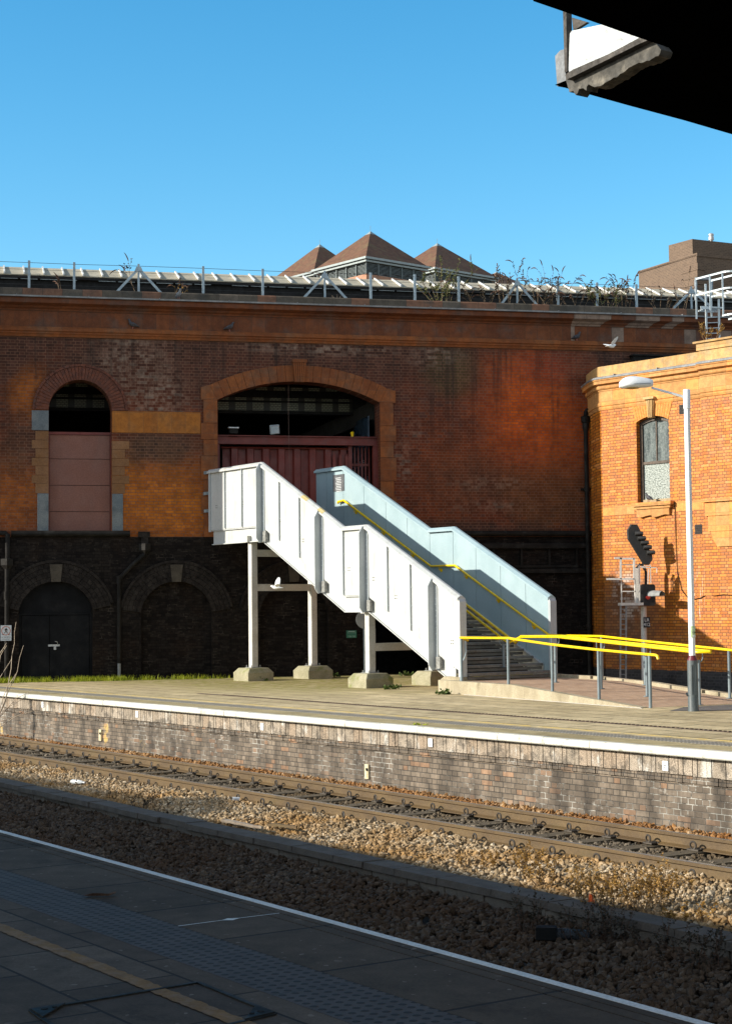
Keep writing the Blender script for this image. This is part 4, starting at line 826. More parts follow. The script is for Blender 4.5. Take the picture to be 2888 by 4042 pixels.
# stringers / landing beams
def stringer(ss, x0, x1, mat):
    o = MB()
    for a, b in zip(ss, ss[1:]):
        ta, tb = PH+.012, PH+.37
        o.hexa([(x0, -a, ztop(a)-tb), (x1, -a, ztop(a)-tb), (x1, -b, ztop(b)-tb), (x0, -b, ztop(b)-tb), (x0, -a, ztop(a)-ta), (x1, -a, ztop(a)-ta), (x1, -b, ztop(b)-ta), (x0, -b, ztop(b)-ta)])
        for tz in (ta-.006, tb-.014):     # flanges
            o.hexa([(x0-.05, -a, ztop(a)-tz-.02), (x1+.03, -a, ztop(a)-tz-.02), (x1+.03, -b, ztop(b)-tz-.02), (x0-.05, -b, ztop(b)-tz-.02), (x0-.05, -a, ztop(a)-tz), (x1+.03, -a, ztop(a)-tz), (x1+.03, -b, ztop(b)-tz), (x0-.05, -b, ztop(b)-tz)])
    return o.build('stringer', mat, SG)
stringer([kn[0]+.12, 0.0, sA2, sA3, sA4-.25], .13, .16, M['white_paint'])
stringer([kf[0]+.0, 0.0, sA2, sA3, sA4-.25], SW-.16, SW-.13, M['white_paint'])
# landings and treads
o = MB(); o.hexa([(.2, 2.55, 3.70), (SW-.2, 1.25, 3.70), (SW-.2, 0, 3.70), (.2, 0, 3.70), (.2, 2.55, 3.78), (SW-.2, 1.25, 3.78), (SW-.2, 0, 3.78), (.2, 0, 3.78)]); o.build('landing', M['tread'], SG)
zm = ztop(sA3)-PH
o = MB(); o.box(.2, SW-.2, -sA3, -sA2+.3, zm-.08, zm); o.build('landing', M['tread'], SG)
def flight(s0, z0, s1, z1, n):
    for k in range(1, n):
        s = s0+(s1-s0)*k/n; z = z0+(z1-z0)*k/n; d = (s0-s1)/n
        o = MB(); o.bbox(.2, SW-.2, -s-.02, -s+d, z-.055, z, .008); tr = o.build('tread', M['tread'], SG)
        o = MB(); o.box(.2, SW-.2, -s+.03, -s+.05, z-.13, z-.07); o.build('riser', M['tread'], tr)
flight(8.30, .25, sA3, zm, 12); flight(sA2-.0, zm, 0.0, 3.78, 12)
# columns, cross beams, head beams
for s, zt in ((-.69, 3.40), (4.41, zm-.40)):
    for x in (.22, 1.95):
        zz_ = zt if x < 1 else zt
        o = MB(); o.bbox(x-.085, x+.085, -s-.085, -s+.085, .33, zz_-.0, .008); o.build('column', M['col_white'], SG)
        o = MB(); o.box(x-.15, x+.15, -s-.15, -s+.15, .315, .33)
        for a in (-.12, .12):
            for b in (-.12, .12): o.lathe([(.014, .33), (.014, .38)], (x+a, -s+b, 0), 6)
        o.build('base_plate', M['bolt'], SG)
        o = MB(); r4 = lambda h, z: [(x-h, -s-h, z), (x+h, -s-h, z), (x+h, -s+h, z), (x-h, -s+h, z)]
        o.loft([r4(.36, -.05), r4(.365, .20), r4(.27, .315)], True, True); o.build('footing', M['mossy_concrete'], SG, bevel=.015)
    o = MB(); o.bbox(.02, SW-.1, -s-.08, -s+.08, zt, zt+.16, .006); o.build('head_beam', M['col_white'], SG)
for s, z in ((-.69, 2.20), (-.69, 3.05), (4.41, .80)):
    o = MB(); o.bbox(.306, 1.864, -s-.06, -s+.06, z, z+.17, .006); o.build('cross_beam', M['col_white'], SG)
o = MB(); o.loft([[(-.02, -7.95, -.05), (.42, -7.95, -.05), (.42, -7.25, -.05), (-.02, -7.25, -.05)], [(-.02, -7.95, .24), (.42, -7.95, .24), (.42, -7.25, .24), (-.02, -7.25, .24)], [(.0, -7.93, .33), (.40, -7.93, .33), (.40, -7.40, .33), (.0, -7.40, .33)]], True, True); o.build('footing', M['concrete'], SG, bevel=.012)
# wall brackets of the top landing
for py in (1866, 1948, 2017):
    z = SF.side(808, py, 0.02)[1]; o = MB(); o.box(.03, .05, 2.62, 2.95, z-.04, z+.04); o.box(.02, .06, 2.93, 2.96, z-.06, z+.06); o.build('wall_bracket', M['post_grey'], SG)
# dark notice plaque on the pale blue panel
xp = SW-.137; ya, za = SF.side(1315, 1876, xp); yb, zb_ = SF.side(1359, 1936, xp)
M['plaque'] = pm('dark grey plaque', (0.07, 0.075, 0.085), (0.11, 0.115, 0.12), 0.5, 8)
pq = thing('notice_plaque', 'dark grey notice plaque fixed to the pale blue stair panel', 'plaque', SF.w(xp, (ya+yb)/2, (za+zb_)/2), TH-R(90))
o = MB(); o.box(-abs(yb-ya)/2, abs(yb-ya)/2, -.012, .002, -abs(za-zb_)/2, abs(za-zb_)/2); o.build('plate', M['plaque'], pq)
h = abs(za-zb_)/2
for k in range(9):
    o = MB(); x = -.13+.02*(k % 3)
    while x < .12:
        l = rnd.uniform(.012, .03); o.box(x, min(x+l, .14), -.0135, -.0125, h-.095-.042*k, h-.077-.042*k); x += l+.01
    o.build('small_print', M['letter'], pq)
# ================================================================ the ramp
RL = 0.266/0.0525
M['tarmac'] = pm('brown grit tarmac', (0.34, 0.22, 0.14), (0.44, 0.30, 0.20), 0.9, 5, 0.4, 90, dirt=(0.24, 0.16, 0.11), dsc=3)
RP = thing('access_ramp', 'sloping concrete access ramp with brown gritted top leading to the stair foot', 'ramp', RF.o, RF.a)
def rz(x): return .25 if x < 1.78 else max(.25-.061*(x-1.78), .004)
RW = 2.62
o = MB(); xs_ = [-.9, 1.78, 3, 4.5, 5.82]
for a, b in zip(xs_, xs_[1:]): o.hexa([(a, .14, -.3), (b, .14, -.3), (b, RW, -.3), (a, RW, -.3), (a, .14, rz(a)), (b, .14, rz(b)), (b, RW, rz(b)), (a, RW, rz(a))])
o.build('deck', M['tarmac'], RP)
o = MB()
for a, b in zip(xs_[:-1]+[], xs_[1:]): o.hexa([(a, 0, -.3), (b, 0, -.3), (b, .138, -.3), (a, .138, -.3), (a, .0, rz(a)+.012), (b, .0, rz(b)+.008), (b, .138, rz(b)+.012), (a, .138, rz(a)+.016)])
o.build('side_kerb', M['concrete'], RP)
o = MB(); a = -.9
while a < 9.5:
    b = min(a+1.75, 9.5); za_, zb2 = rz(a)+.07, rz(b)+.07
    o.hexa([(a, RW+.002, -.4), (b-.10, RW+.002, -.4), (b-.10, RW+.16, -.4), (a, RW+.16, -.4), (a, RW+.002, za_), (b-.10, RW+.002, zb2), (b-.10, RW+.16, zb2), (a, RW+.16, za_)])
    o.hexa([(b-.10, RW+.002, -.4), (b, RW+.002, -.4), (b, RW+.16, -.4), (b-.10, RW+.16, -.4), (b-.10, RW+.002, rz(b)+.01), (b, RW+.002, rz(b)+.01), (b, RW+.16, rz(b)+.01), (b-.10, RW+.16, rz(b)+.01)]); a = b
o.build('far_kerb', M['concrete'], RP)
o = MB(); o.box(.15, 5.9, -.035, -.005, .001, .006); o.build('white_edging', M['white_line'], RP)
strip_p = [G(2640, 2808), G(2700, 2792), G(2900, 2782), G(2900, 2806)]
M['ground_strip'] = pm('dark grey strip', (0.085, 0.08, 0.075), (0.13, 0.12, 0.11), 0.9, 5, 0.3, 90)  # darker grey strip on the ground beside the lamp base
flat('path', [tuple(p) for p in strip_p], .004, M['ground_strip'], FP)
# ================================================================ handrails
def pt(x, y, fr, yl): q = fr.face(x, y, yl); return fr.w(q[0], yl, q[1])
RR_ = .025
def on_ramp(x, y, yl): 
    q = RF.face(x, y, yl); return RF.w(q[0], yl, q[1])
def on_stair(x, y, xl): q = SF.side(x, y, xl); return SF.w(xl, q[0], q[1])
def rail_thing(label, base): return thing('handrail', label, 'handrail', base, 0.0, 'yellow handrails of the stairs and ramp')
def post(t, base, p0, p1, r=.029, arm=None, foot=True):
    o = MB(); b = Vector(base); p0 = Vector(p0)-b; p1 = Vector(p1)-b
    o.tube([p0, p1], r, 10)
    if foot: o.lathe([(.07, 0), (.07, .012)], p0, 12)
    ps = o.build('post', M['post_grey'], t, smooth=True)
    if arm:
        for a in arm:
            a = Vector(a)-b; m = (p1*.5+a*.5); o = MB(); o.tube([p1-Vector((0, 0, .03)), Vector((p1.x*.35+a.x*.65, p1.y*.35+a.y*.65, p1.z-.03)), Vector((a.x, a.y, p1.z+.02)), a], .011, 6); o.build('bracket', M['post_grey'], ps, smooth=True)
def rtube(t, base, pts, r=RR_): 
    o = MB(); o.tube([Vector(p)-Vector(base) for p in pts], r, 10); return o.build('rail', M['yellow'], t, smooth=True)
# near rail (inside the kerb)
yn = .07; base = RF.w(1.78, yn, 0)
t = rail_thing('nearest yellow handrail, along the concrete kerb of the ramp to its curled end', base)
P_ = [on_ramp(1816, 2517.7, yn), on_ramp(2002, 2519, yn), on_ramp(2170.5, 2543.7, yn), on_ramp(2356, 2565, yn), on_ramp(2556, 2583.6, yn), on_ramp(2586, 2586, yn)]
e = P_[-1]; dn = RF.w(1, 0)-RF.w(0, 0)
qa = SF.l(on_stair(1806, 2384, 1.2)); RO = ztop(-qa.y)-qa.z; inn = [SF.w(.26, -s, ztop(s)-RO) for s in (0.0, sA2, sA3, sA4)]
rtube(t, base, P_+[e+dn*.05+Vector((0, 0, -.015)), e+dn*.075+Vector((0, 0, -.07))])
rtube(t, base, inn+[P_[0]+Vector((.0, .02, 0))])
for bx, by in ((1822, 2690), (2006.5, 2701), (2180, 2728.7), (2364, 2758.8), (2566.4, 2789.6)):
    q = RF.face(bx, by, yn); zx = rz(q[0]); p0 = RF.w(q[0], yn, zx+.005)
    f = (q[0]-RF.l(P_[0]).x); zr = None
    for a, b in zip(P_, P_[1:]):
        la, lb = RF.l(a), RF.l(b)
        if la.x-.2 <= q[0] <= lb.x+.35: zr = la.z+(lb.z-la.z)*(q[0]-la.x)/(lb.x-la.x)
    post(t, base, p0, RF.w(q[0], yn, (zr if zr else P_[0].z)-.02), foot=False)
# central double rail: down the middle of the stairs, then down the ramp
ym = 1.28; base = RF.w(1.9, ym, 0)
t = rail_thing('double yellow handrail down the middle of the stairs and ramp, looped at its low end', base)
zb = P_[0].z
m1 = [on_ramp(2055, 2514, ym-.09), on_ramp(2198, 2514, ym-.09), on_ramp(2743, 2574.5, ym-.09)]
m2 = [on_ramp(2055, 2512, ym+.09), on_ramp(2215, 2511.5, ym+.09), on_ramp(2804, 2573.5, ym+.09)]
xm = 1.30; st1 = [SF.w(xm-.1, -s, ztop(s)-RO) for s in (.3, sA2, sA3, sA4+.15)]; st2 = [SF.w(xm+.1, -s, ztop(s)-RO) for s in (.3, sA2, sA3, sA4+.15)]
end1, end2 = m1[-1], m2[-1]; mid = (end1+end2)/2+dn*.06
rtube(t, base, st1+m1+[end1+dn*.04+(end2-end1)*.15, mid, end2+dn*.04-(end2-end1)*.15]+[end2]+m2[::-1][1:]+st2[::-1])
for s in (6.4, 7.75):
    z0 = max(.26, .25+(8.30-s)/(8.30-sA3)*(zm-.25)-.02); p0 = SF.w(xm, -s, z0); p1 = SF.w(xm, -s, ztop(s)-RO-.16)
    post(t, base, p0, p1, arm=[SF.w(xm-.1, -s, ztop(s)-RO-.02), SF.w(xm+.1, -s, ztop(s)-RO-.02)])
for bx, by in ((2193, 2700), (2372, 2722), (2554, 2752.5), (2760, 2784)):
    q = RF.face(bx, by, ym); zx = rz(q[0]); la, lb = RF.l(m1[1]), RF.l(m1[2]); zr = la.z+(lb.z-la.z)*(q[0]-la.x)/(lb.x-la.x)
    post(t, base, RF.w(q[0], ym, zx+.003), RF.w(q[0], ym, zr-.14), arm=[RF.w(q[0], ym-.09, zr-.02), RF.w(q[0], ym+.09, zr-.02)])
# far rail: on the pale blue panel, then along the far kerb
yf = 2.56; base = RF.w(1.2, yf, 0)
t = rail_thing('far yellow handrail, bracketed to the pale blue panel and running along the back kerb', base)
xw = SW-.20
A_ = [on_stair(1334, 1981, xw), on_stair(1356, 1975, xw), on_stair(1700, 2235, xw), on_stair(1794, 2232, xw), on_stair(2165, 2506, xw)]
f1 = on_ramp(2372, 2512, yf); f2 = on_ramp(2542, 2531, yf); f3 = on_ramp(2888, 2567, yf); f4 = f3+(f3-f2)*.5
rtube(t, base, [A_[0]+Vector((0, 0, -.05))]+A_+[SF.w(xw, -8.2, f1.z), f1, f2, f3, f4])
for s in (.55, 1.75, 2.95, 4.05, 5.0, 6.15, 7.35):
    la = None
    for a, b in zip(A_[1:], A_[2:]):
        sa, sb = -SF.l(a).y, -SF.l(b).y
        if sa <= s <= sb: la = SF.l(a).z+(SF.l(b).z-SF.l(a).z)*(s-sa)/(sb-sa)
    if la is None: continue
    o = MB(); b_ = Vector(base); o.tube([SF.w(xw, -s, la-.02)-b_, SF.w(xw, -s, la-.09)-b_, SF.w(SW-.14, -s, la-.10)-b_], .011, 6)
    c0 = SF.w(SW-.137, -s, la-.10)-b_; c1 = SF.w(SW-.15, -s, la-.10)-b_; o.tube([c0, c1], .045, 12); o.build('bracket', M['yellow'], t, smooth=True)
for bx, by in ((2376, 2684), (2546, 2708), (2880, 2760)):
    q = RF.face(bx, by, yf); zx = rz(q[0]); la, lb = RF.l(f1), RF.l(f3); zr = la.z+(lb.z-la.z)*(q[0]-la.x)/(lb.x-la.x)
    post(t, base, RF.w(q[0], yf, zx+.003), RF.w(q[0], yf, zr-.02))
# conduit and small white box at the end of the near balustrade
b0 = SF.w(-.02, -sA4-.06, 0)
cb = thing('conduit_box', 'small white junction box with bent conduit at the foot of the white balustrade', 'junction box', b0, TH)
o = MB(); o.tube([(.14, -.02, 1.1), (.16, -.03, .85), (.13, -.03, .75), (.02, -.03, .55), (.0, -.03, .2)], .011, 6); o.build('conduit', M['galv'], cb, smooth=True)
o = MB(); o.bbox(-.11, .11, -.09, .0, .10, .22, .01); o.box(-.02, .06, -.06, .0, -.02, .10); o.build('box', M['fin_grey'], cb)
# ================================================================ the sunlit brick building on the right
BD = Vector((.653, -.757, 0)); BF = Frame((6.2, 44.05, 0), math.atan2(-.757, .653))
BB = thing('corner_building', 'sunlit orange brick building with buff cornice and one sash window', 'building', BF.o, BF.a)
b0 = BF.o; b2 = b0+Vector((-.154, .988, 0))*.5; b3 = b2+Vector((-.036, 1, 0))*1.15
plan = [BF.l(p) for p in (b3, b2, b0)]; XE = 14.0; XP = 3.36
def sweep(o, poly, prof, closed_back=.3):
    n = len(poly); rings = []
    for i, p in enumerate(poly):
        def nn(a, b): d = (b-a).normalized(); return Vector((d.y, -d.x, 0))
        if i == 0: m = nn(poly[0], poly[1])
        elif i == n-1: m = nn(poly[-2], poly[-1])
        else:
            a, b = nn(poly[i-1], p), nn(p, poly[i+1]); m = (a+b)/max(1+a.dot(b), .3)
        rings.append([(p.x+m.x*q, p.y+m.y*q, z) for q, z in prof])
    o.loft(rings, True, True)
wp = plan[:-1]+[Vector((0, 0, 0))]
o = MB(); ow = Op(1.18, 2.235, 4.37, 6.44, .13)
for a, b in zip(wp, wp[1:]): o.poly([(a.x, a.y, -.7), (b.x, b.y, -.7), (b.x, b.y, 6.88), (a.x, a.y, 6.88)])
wall_face(o, 0.0, XP, -.7, 6.88, [ow], .32)
o.poly([(XP, 0, -.7), (XP, -.11, -.7), (XP, -.11, 6.88), (XP, 0, 6.88)]); o.poly([(XP, -.11, -.7), (XE, -.11, -.7), (XE, -.11, 6.88), (XP, -.11, 6.88)]); o.poly([(XE, -.11, -.7), (XE, 8, -.7), (XE, 8, 6.88), (XE, -.11, 6.88)])
o.build('wall', M['lit_brick'], BB)
cp = wp+[Vector((XP, 0, 0)), Vector((XP+.001, -.11, 0)), Vector((XE, -.11, 0))]
def bcourse(name, prof, mat, brk=True):
    o = MB(); sweep(o, wp+[Vector((XP, 0, 0))], prof)
    o2 = [(q+.11, z+.0015) for q, z in prof]; s_ = [Vector((XP+.002, 0, 0)), Vector((XE, 0, 0))]
    sweep(o, s_, o2); return o.build(name, mat, BB)
bcourse('string_course', [(-.2, 6.87), (.02, 6.87), (.035, 6.92), (.035, 6.96), (.055, 6.98), (.055, 7.03), (.04, 7.085), (-.2, 7.085)], M['pale_terra'])
bcourse('frieze', [(-.2, 7.088), (.025, 7.088), (.025, 7.365), (-.2, 7.365)], M['pale_terra'])
bcourse('cornice', [(-.2, 7.368), (.04, 7.368), (.045, 7.40), (.07, 7.41), (.09, 7.44), (.09, 7.49), (.07, 7.52), (.10, 7.53), (.17, 7.545), (.17, 7.62), (.19, 7.64), (.19, 7.665), (-.2, 7.67)], M['pale_terra'])
bcourse('lead_flashing', [(-.2, 7.672), (.205, 7.672), (.21, 7.715), (.08, 7.755), (-.2, 7.755)], M['lead'])
bcourse('parapet', [(-.25, 7.757), (.055, 7.757), (.055, 8.02), (-.25, 8.02)], M['parapet_stone'])
o = MB(); o.box(XP-.05, XE, -.20, .25, 8.023, 8.20); o.box(XP-.12, XE, -.25, .3, 8.202, 8.25); o.build('parapet_block', M['parapet_stone'], BB)
o = MB(); o.poly([(a.x, a.y+(.25 if i else 0), 7.76) for i, a in enumerate(wp)]+[(XE, .25, 7.76), (XE, 8, 7.76), (-.5, 8, 7.76)]); o.build('roof', M['lead'], BB)
for x in (.62, 2.05):
    o = MB(); o.box(x, x+.02, -.215, -.1, 7.676, 7.758); o.build('lead_roll', M['lead'], BB)
# brick arch, keystone, sash window, sill
M['gauged'] = pm('rubbed orange brick', (0.50, 0.17, 0.02), (0.62, 0.25, 0.035), 0.7, 14, 0.2, 40, dirt=(0.3, 0.12, 0.03), dsc=4, damt=.5)
n = 14; zc0 = 3.6
for i in range(n+1):
    if i == 7: continue
    a, b = i/(n+1), (i+1)/(n+1); l_, r_ = ow.l, ow.r
    ia, ib = l_+(r_-l_)*a+.004, l_+(r_-l_)*b-.004; oa, ob = l_-.13+(r_-l_+.26)*a+.004, l_-.13+(r_-l_+.26)*b-.004
    h = lambda x: .41+.10*(1-((x-ow.c)/.7)**2)
    o = MB(); o.prism([(ia, ow.top(ia)+.002), (ib, ow.top(ib)+.002), (ob, 6.44+h(ob)), (oa, 6.44+h(oa))], lambda u, z: (u, -.012, z), lambda u, z: (u, .05, z)); o.build('arch_brick', M['gauged'], BB)
M['soot_terra'] = pm('soot streaked keystone', (0.42, 0.26, 0.10), (0.52, 0.34, 0.14), .7, 3, .2, 40, dirt=(0.08, 0.06, 0.04), dsc=4, damt=.8, stretch=(5, 1, .5))
o = MB(); kc = ow.c
o.prism([(kc-.075, 6.52), (kc+.075, 6.52), (kc+.12, 6.99), (kc-.12, 6.99)], lambda u, z: (u, -.07, z), lambda u, z: (u, .05, z))
for k in range(4): a = -.085+.05*k; o.prism([(kc+a*.72, 6.53), (kc+(a+.026)*.72, 6.53), (kc+a+.026, 6.97), (kc+a, 6.97)], lambda u, z: (u, -.10, z), lambda u, z: (u, -.06, z))
o.box(kc-.17, kc+.17, -.15, .05, 6.992, 7.05); o.build('keystone', M['soot_terra'], BB)
M['sash'] = pm('dark brown sash frame', (0.045, 0.03, 0.02), (0.085, 0.055, 0.035), .6, 6, .2, 40)
M['sash_light'] = pm('weathered sash sill', (0.28, 0.21, 0.11), (0.36, 0.28, 0.16), .7, 6, .2, 40)
gq = NT('dirty old glass'); n1 = gq.noise(3, 6, .7, stretch=(3, 1, .5)); n2_ = gq.noise(25, 4, .7)
M['glass_top'] = gq.out(gq.mix(gq.mr(n1, .35, .7), (0.05, 0.065, 0.068), (0.17, 0.20, 0.195)), gq.mr(n2_, .3, .7, .10, .35), spec=.6)
gf = NT('frosted glass'); n1 = gf.noise(28, 3, .8)
M['frosted'] = gf.out(gf.mix(gf.mr(n1, .42, .56), (0.07, 0.09, 0.08), (0.36, 0.40, 0.37)), .4, spec=.5)
zmid_ = 5.39
wd_ = MB(); fw_ = .085
pts = ow.xs(14); wd_.prism([(u, ow.top(u)) for u in pts]+[(u, ow.top(u)-.10) for u in pts[::-1]], lambda u, z: (u, .13, z), lambda u, z: (u, .2, z))
wd_.box(ow.l, ow.l+fw_, .13, .20, 4.37, 6.37); wd_.box(ow.r-fw_, ow.r, .13, .20, 4.37, 6.37); wd_.box(ow.l+fw_, ow.r-fw_, .145, .2, zmid_-.035, zmid_+.035); wd_.box(ow.c-.018+.0, ow.c+.018, .15, .19, zmid_+.036, 6.45)
wn = wd_.build('sash_window', M['sash'], BB)
o = MB(); o.poly([(ow.l+.05, .175, zmid_), (ow.r-.05, .175, zmid_), (ow.r-.05, .175, 6.5), (ow.l+.05, .175, 6.5)]); o.build('upper_pane', M['glass_top'], wn)
o = MB(); o.poly([(ow.l+.08, .178, 4.45), (ow.r-.08, .178, 4.45), (ow.r-.08, .178, zmid_), (ow.l+.08, .178, zmid_)]); o.build('frosted_pane', M['frosted'], wn)
o = MB(); o.box(ow.l+fw_, ow.r-fw_, .12, .2, 4.372, 4.45); o.build('sash_sill', M['sash_light'], wn)
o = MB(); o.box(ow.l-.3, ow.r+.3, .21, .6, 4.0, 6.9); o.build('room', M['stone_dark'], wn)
o = MB(); o.bbox(ow.l-.10, ow.r+.14, -.16, .12, 4.27, 4.365, .012); o.bbox(ow.l-.04, ow.r+.08, -.11, .02, 4.20, 4.268, .008); o.build('window_sill', M['pale_terra'], BB)
o = MB(); ap = [(ow.l+.02, 4.198), (ow.l+.02, 4.02)]+[(ow.l+.02+(ow.r-ow.l)*k/20, 4.0+.035*math.sin(k/20*math.pi*2-1.2)*(1 if k < 10 else -1)) for k in range(2, 19)]+[(ow.r+.02, 4.02), (ow.r+.02, 4.198)]
o.prism(ap, lambda u, z: (u, -.075, z), lambda u, z: (u, .0, z)); o.build('sill_apron', M['pale_terra'], BB)
o = MB()
for x0, x1 in ((.0, ow.l-.11), (ow.r+.15, XP-.003)): o.box(x0, x1, -.004, .05, 4.10, 4.335)
o.build('band_course', M['pale_terra'], BB)
# terracotta panel on the projecting bay
o = MB(); zp1 = BF.face(2850, 1966, -.11)[1]; zp0 = BF.face(2850, 2150, -.11)[1]
o.bbox(XP+.02, XP+4, -.24, -.1, zp1-.08, zp1, .015); o.bbox(XP+.08, XP+4, -.18, -.1, zp1-.42, zp1-.083, .01); o.bbox(XP+.16, XP+4, -.16, -.1, zp1-.80, zp1-.423, .01)
o.prism([(XP+.22, zp1-.803), (XP+.30, zp1-1.0), (XP+.42, zp1-1.18), (XP+4, zp1-1.18), (XP+4, zp1-.803)], lambda u, z: (u, -.145, z), lambda u, z: (u, -.1, z)); o.build('terracotta_panel', M['pale_terra'], BB)
# air bricks
M['grille'] = pm('black air brick', (0.015, 0.013, 0.012), (0.04, 0.03, 0.025), .8, 60)
for px, py, yy in ((2680, 1617, -.004), (2742, 2090, -.004), (2766, 2790, -.11)):
    x, z = BF.face(px, py, 0); o = MB()
    o.box(x-.0, x+.22, yy, .02, z-.12, z+.12)
    for k in range(5):
        for j in range(4): o.obox((x+.03+.04*k+(.02 if j % 2 else 0), yy-.003, z-.08+.053*j), (.013, 0, 0), (0, .004, 0), (0, 0, .016))
    if py < 2700: o.build('air_brick', M['grille'], BB)
# loose cable drooping across the wall
o = MB(); cpts = [(2662, 1980), (2665, 2080), (2668, 2180), (2672, 2260), (2690, 2330), (2712, 2358), (2738, 2366), (2762, 2361), (2785, 2350), (2830, 2352), (2866, 2347), (2888, 2349), (2960, 2352)]
o.tube([Vector((BF.face(x, y, -.02)[0], -.02 if BF.face(x, y, -.02)[0] < XP-.05 else -.13, BF.face(x, y, -.02)[1])) for x, y in cpts], .009, 5); o.build('cable', M['black_iron'], BB, smooth=True)
# downpipe in the corner
dp = WF.l(b3+Vector((-.10, -.3, 0))); dpw = WF.w(dp.x, -.16, 0)
t = thing('downpipe', 'black cast iron downpipe with hopper in the corner by the sunlit building', 'downpipe', dpw, WF.a)
zt_ = PL(2335, 1655, dpw, Vector((0, 1, 0))).z
o = MB(); o.tube([(0, 0, -.4), (0, 0, zt_-.32)], .06, 12); o.build('pipe', M['black_iron'], t, smooth=True)
for z in (1.2, 3.1, 4.9): o = MB(); o.lathe([(.062, z-.05), (.08, z-.05), (.08, z+.05), (.062, z+.05)], (0, 0, 0), 12); o.box(-.12, .12, .03, .15, z-.03, z+.03); o.build('collar', M['black_iron'], t, smooth=True)
o = MB(); o.lathe([(.065, zt_-.33), (.09, zt_-.22), (.09, zt_-.1), (.12, zt_-.08), (.13, zt_+.08), (.07, zt_+.1)], (0, 0, 0), 12); o.tube([(0, 0, zt_+.1), (.02, .02, zt_+.2), (.08, .05, zt_+.28)], .055, 10); o.build('hopper', M['black_iron'], t, smooth=True)
def wallpipe(label, pts, hopper, wr=.055):
    P_ = [WF.face(x, y, -.09) for x, y in pts]; bu = P_[-1][0]; bz_ = 0.0
    t = thing('downpipe', label, 'downpipe', WF.w(bu, -.09, bz_), WF.a)
    o = MB(); o.tube([(u-bu, 0, max(z, .0)) for u, z in P_], wr, 10); o.build('pipe', M['black_iron'], t, smooth=True)
    u, z = WF.face(*hopper, -.09); o = MB(); o.lathe([(.07, z-.14), (.15, z-.04), (.15, z+.12), (.11, z+.13)], (u-bu, 0, 0), 4); o.build('hopper', M['black_iron'], t)
    o = MB(); o.lathe([(.07, z-.9), (.072, z-.8), (.07, z-.7)], (P_[-1][0]-bu, 0, 0), 10); o.build('collar', M['black_iron'], t, smooth=True)
    return t, bu
t, bu = wallpipe('thin black downpipe slanting down between the left door and the blind arch', [(571, 2175), (571, 2188), (520, 2232), (470, 2286), (470, 2330), (470, 2690)], (571, 2165))
o = MB(); z0 = WF.face(570, 2155, -.05)[1]; u0_ = WF.face(571, 2155, -.05)[0]-bu; o.box(u0_-.09, u0_+.09, -.02, .08, z0, z0+.22); o.box(u0_-.16, u0_+.13, -.03, .08, z0+.22, z0+.36); o.build('brick_corbel', M['ring_dark'], t)
o = MB(); o.tube([(-.0, -.02, .02), (0.0, -.022, .42)], .045, 8); o.build('bare_patch', M['lead'], t)
t, bu = wallpipe('black downpipe with square hopper beside the prohibition sign at far left', [(-60, 2104), (22, 2104), (30, 2112), (30, 2190), (28, 2240), (26, 2690)], (27, 2225), .06)
# ================================================================ lamp post
LB = G(2736, 2808)
t = thing('lamp_post', 'white lamp post with grey base and side arm lantern in front of the brick building', 'street lamp', LB, 0.0)
def LPt(x, y): q = PL(x, y, LB, Vector((0, 1, 0)))-LB; return q
M['lamp_white'] = pm('white lamp post paint', (0.74, 0.76, 0.78), (0.80, 0.82, 0.83), .35, 2, 0, 30, fine=.03)
M['lamp_grey'] = pm('slate grey lamp base paint', (0.065, 0.08, 0.085), (0.09, 0.105, 0.11), .5, 3, .1, 60)
M['lamp_maroon'] = pm('maroon lamp collar', (0.10, 0.012, 0.02), (0.14, 0.02, 0.03), .4, 6)
zb1_ = LPt(2730, 2607).z; zb2_ = LPt(2730, 2588).z; zj = LPt(2710, 1613).z; ztp = LPt(2705, 1537).z
o = MB(); o.lathe([(.095, -.02), (.088, .01), (.086, zb1_-.03), (.084, zb1_)], (0, 0, 0), 20); lb = o.build('base', M['lamp_grey'], t, smooth=True)
o = MB(); 
for sx_ in (-.03, .03): o.box(sx_-.004, sx_+.004, -.092, -.07, .28, zb1_-.08)
o.box(-.034, .034, -.092, -.07, zb1_-.085, zb1_-.077); o.box(-.034, .034, -.092, -.07, .275, .283); o.build('door', M['lamp_grey'], lb)
o = MB(); o.lathe([(.03, 0), (.03, .03), (.018, .035)], (0, 0, 0), 10)
o.v = [(x-.085, y*1.0-.02-z*.0, .28+z*0+y) for x, y, z in [(a[2]*-1, a[1], a[0]) for a in o.v]]; o.build('lock', M['lamp_grey'], lb)
o = MB(); o.lathe([(.085, zb1_), (.055, zb2_)], (0, 0, 0), 20); o.build('collar', M['lamp_maroon'], t, smooth=True)
o = MB(); o.lathe([(.054, zb2_+.001), (.050, zj-.001)], (0, 0, 0), 8, False); o.build('column', M['lamp_white'], t)
a0_ = LPt(2700, 1566); a1_ = LPt(2570, 1530); l0 = LPt(2444, 1520)
o = MB(); o.lathe([(.051, zj-.004), (.058, zj), (.058, ztp-.01), (.05, ztp)], (0, 0, 0), 18); o.build('spigot', M['lamp_white'], t, smooth=True)
o = MB(); o.tube([Vector((-.03, 0, a0_.z-.03)), Vector((-.08, 0, a0_.z+.01)), Vector((a1_.x+.0, 0, a1_.z))], .02, 10); o.build('arm', M['lamp_white'], t, smooth=True)
o = MB(); L_ = a1_.x+.02-l0.x; rings = []
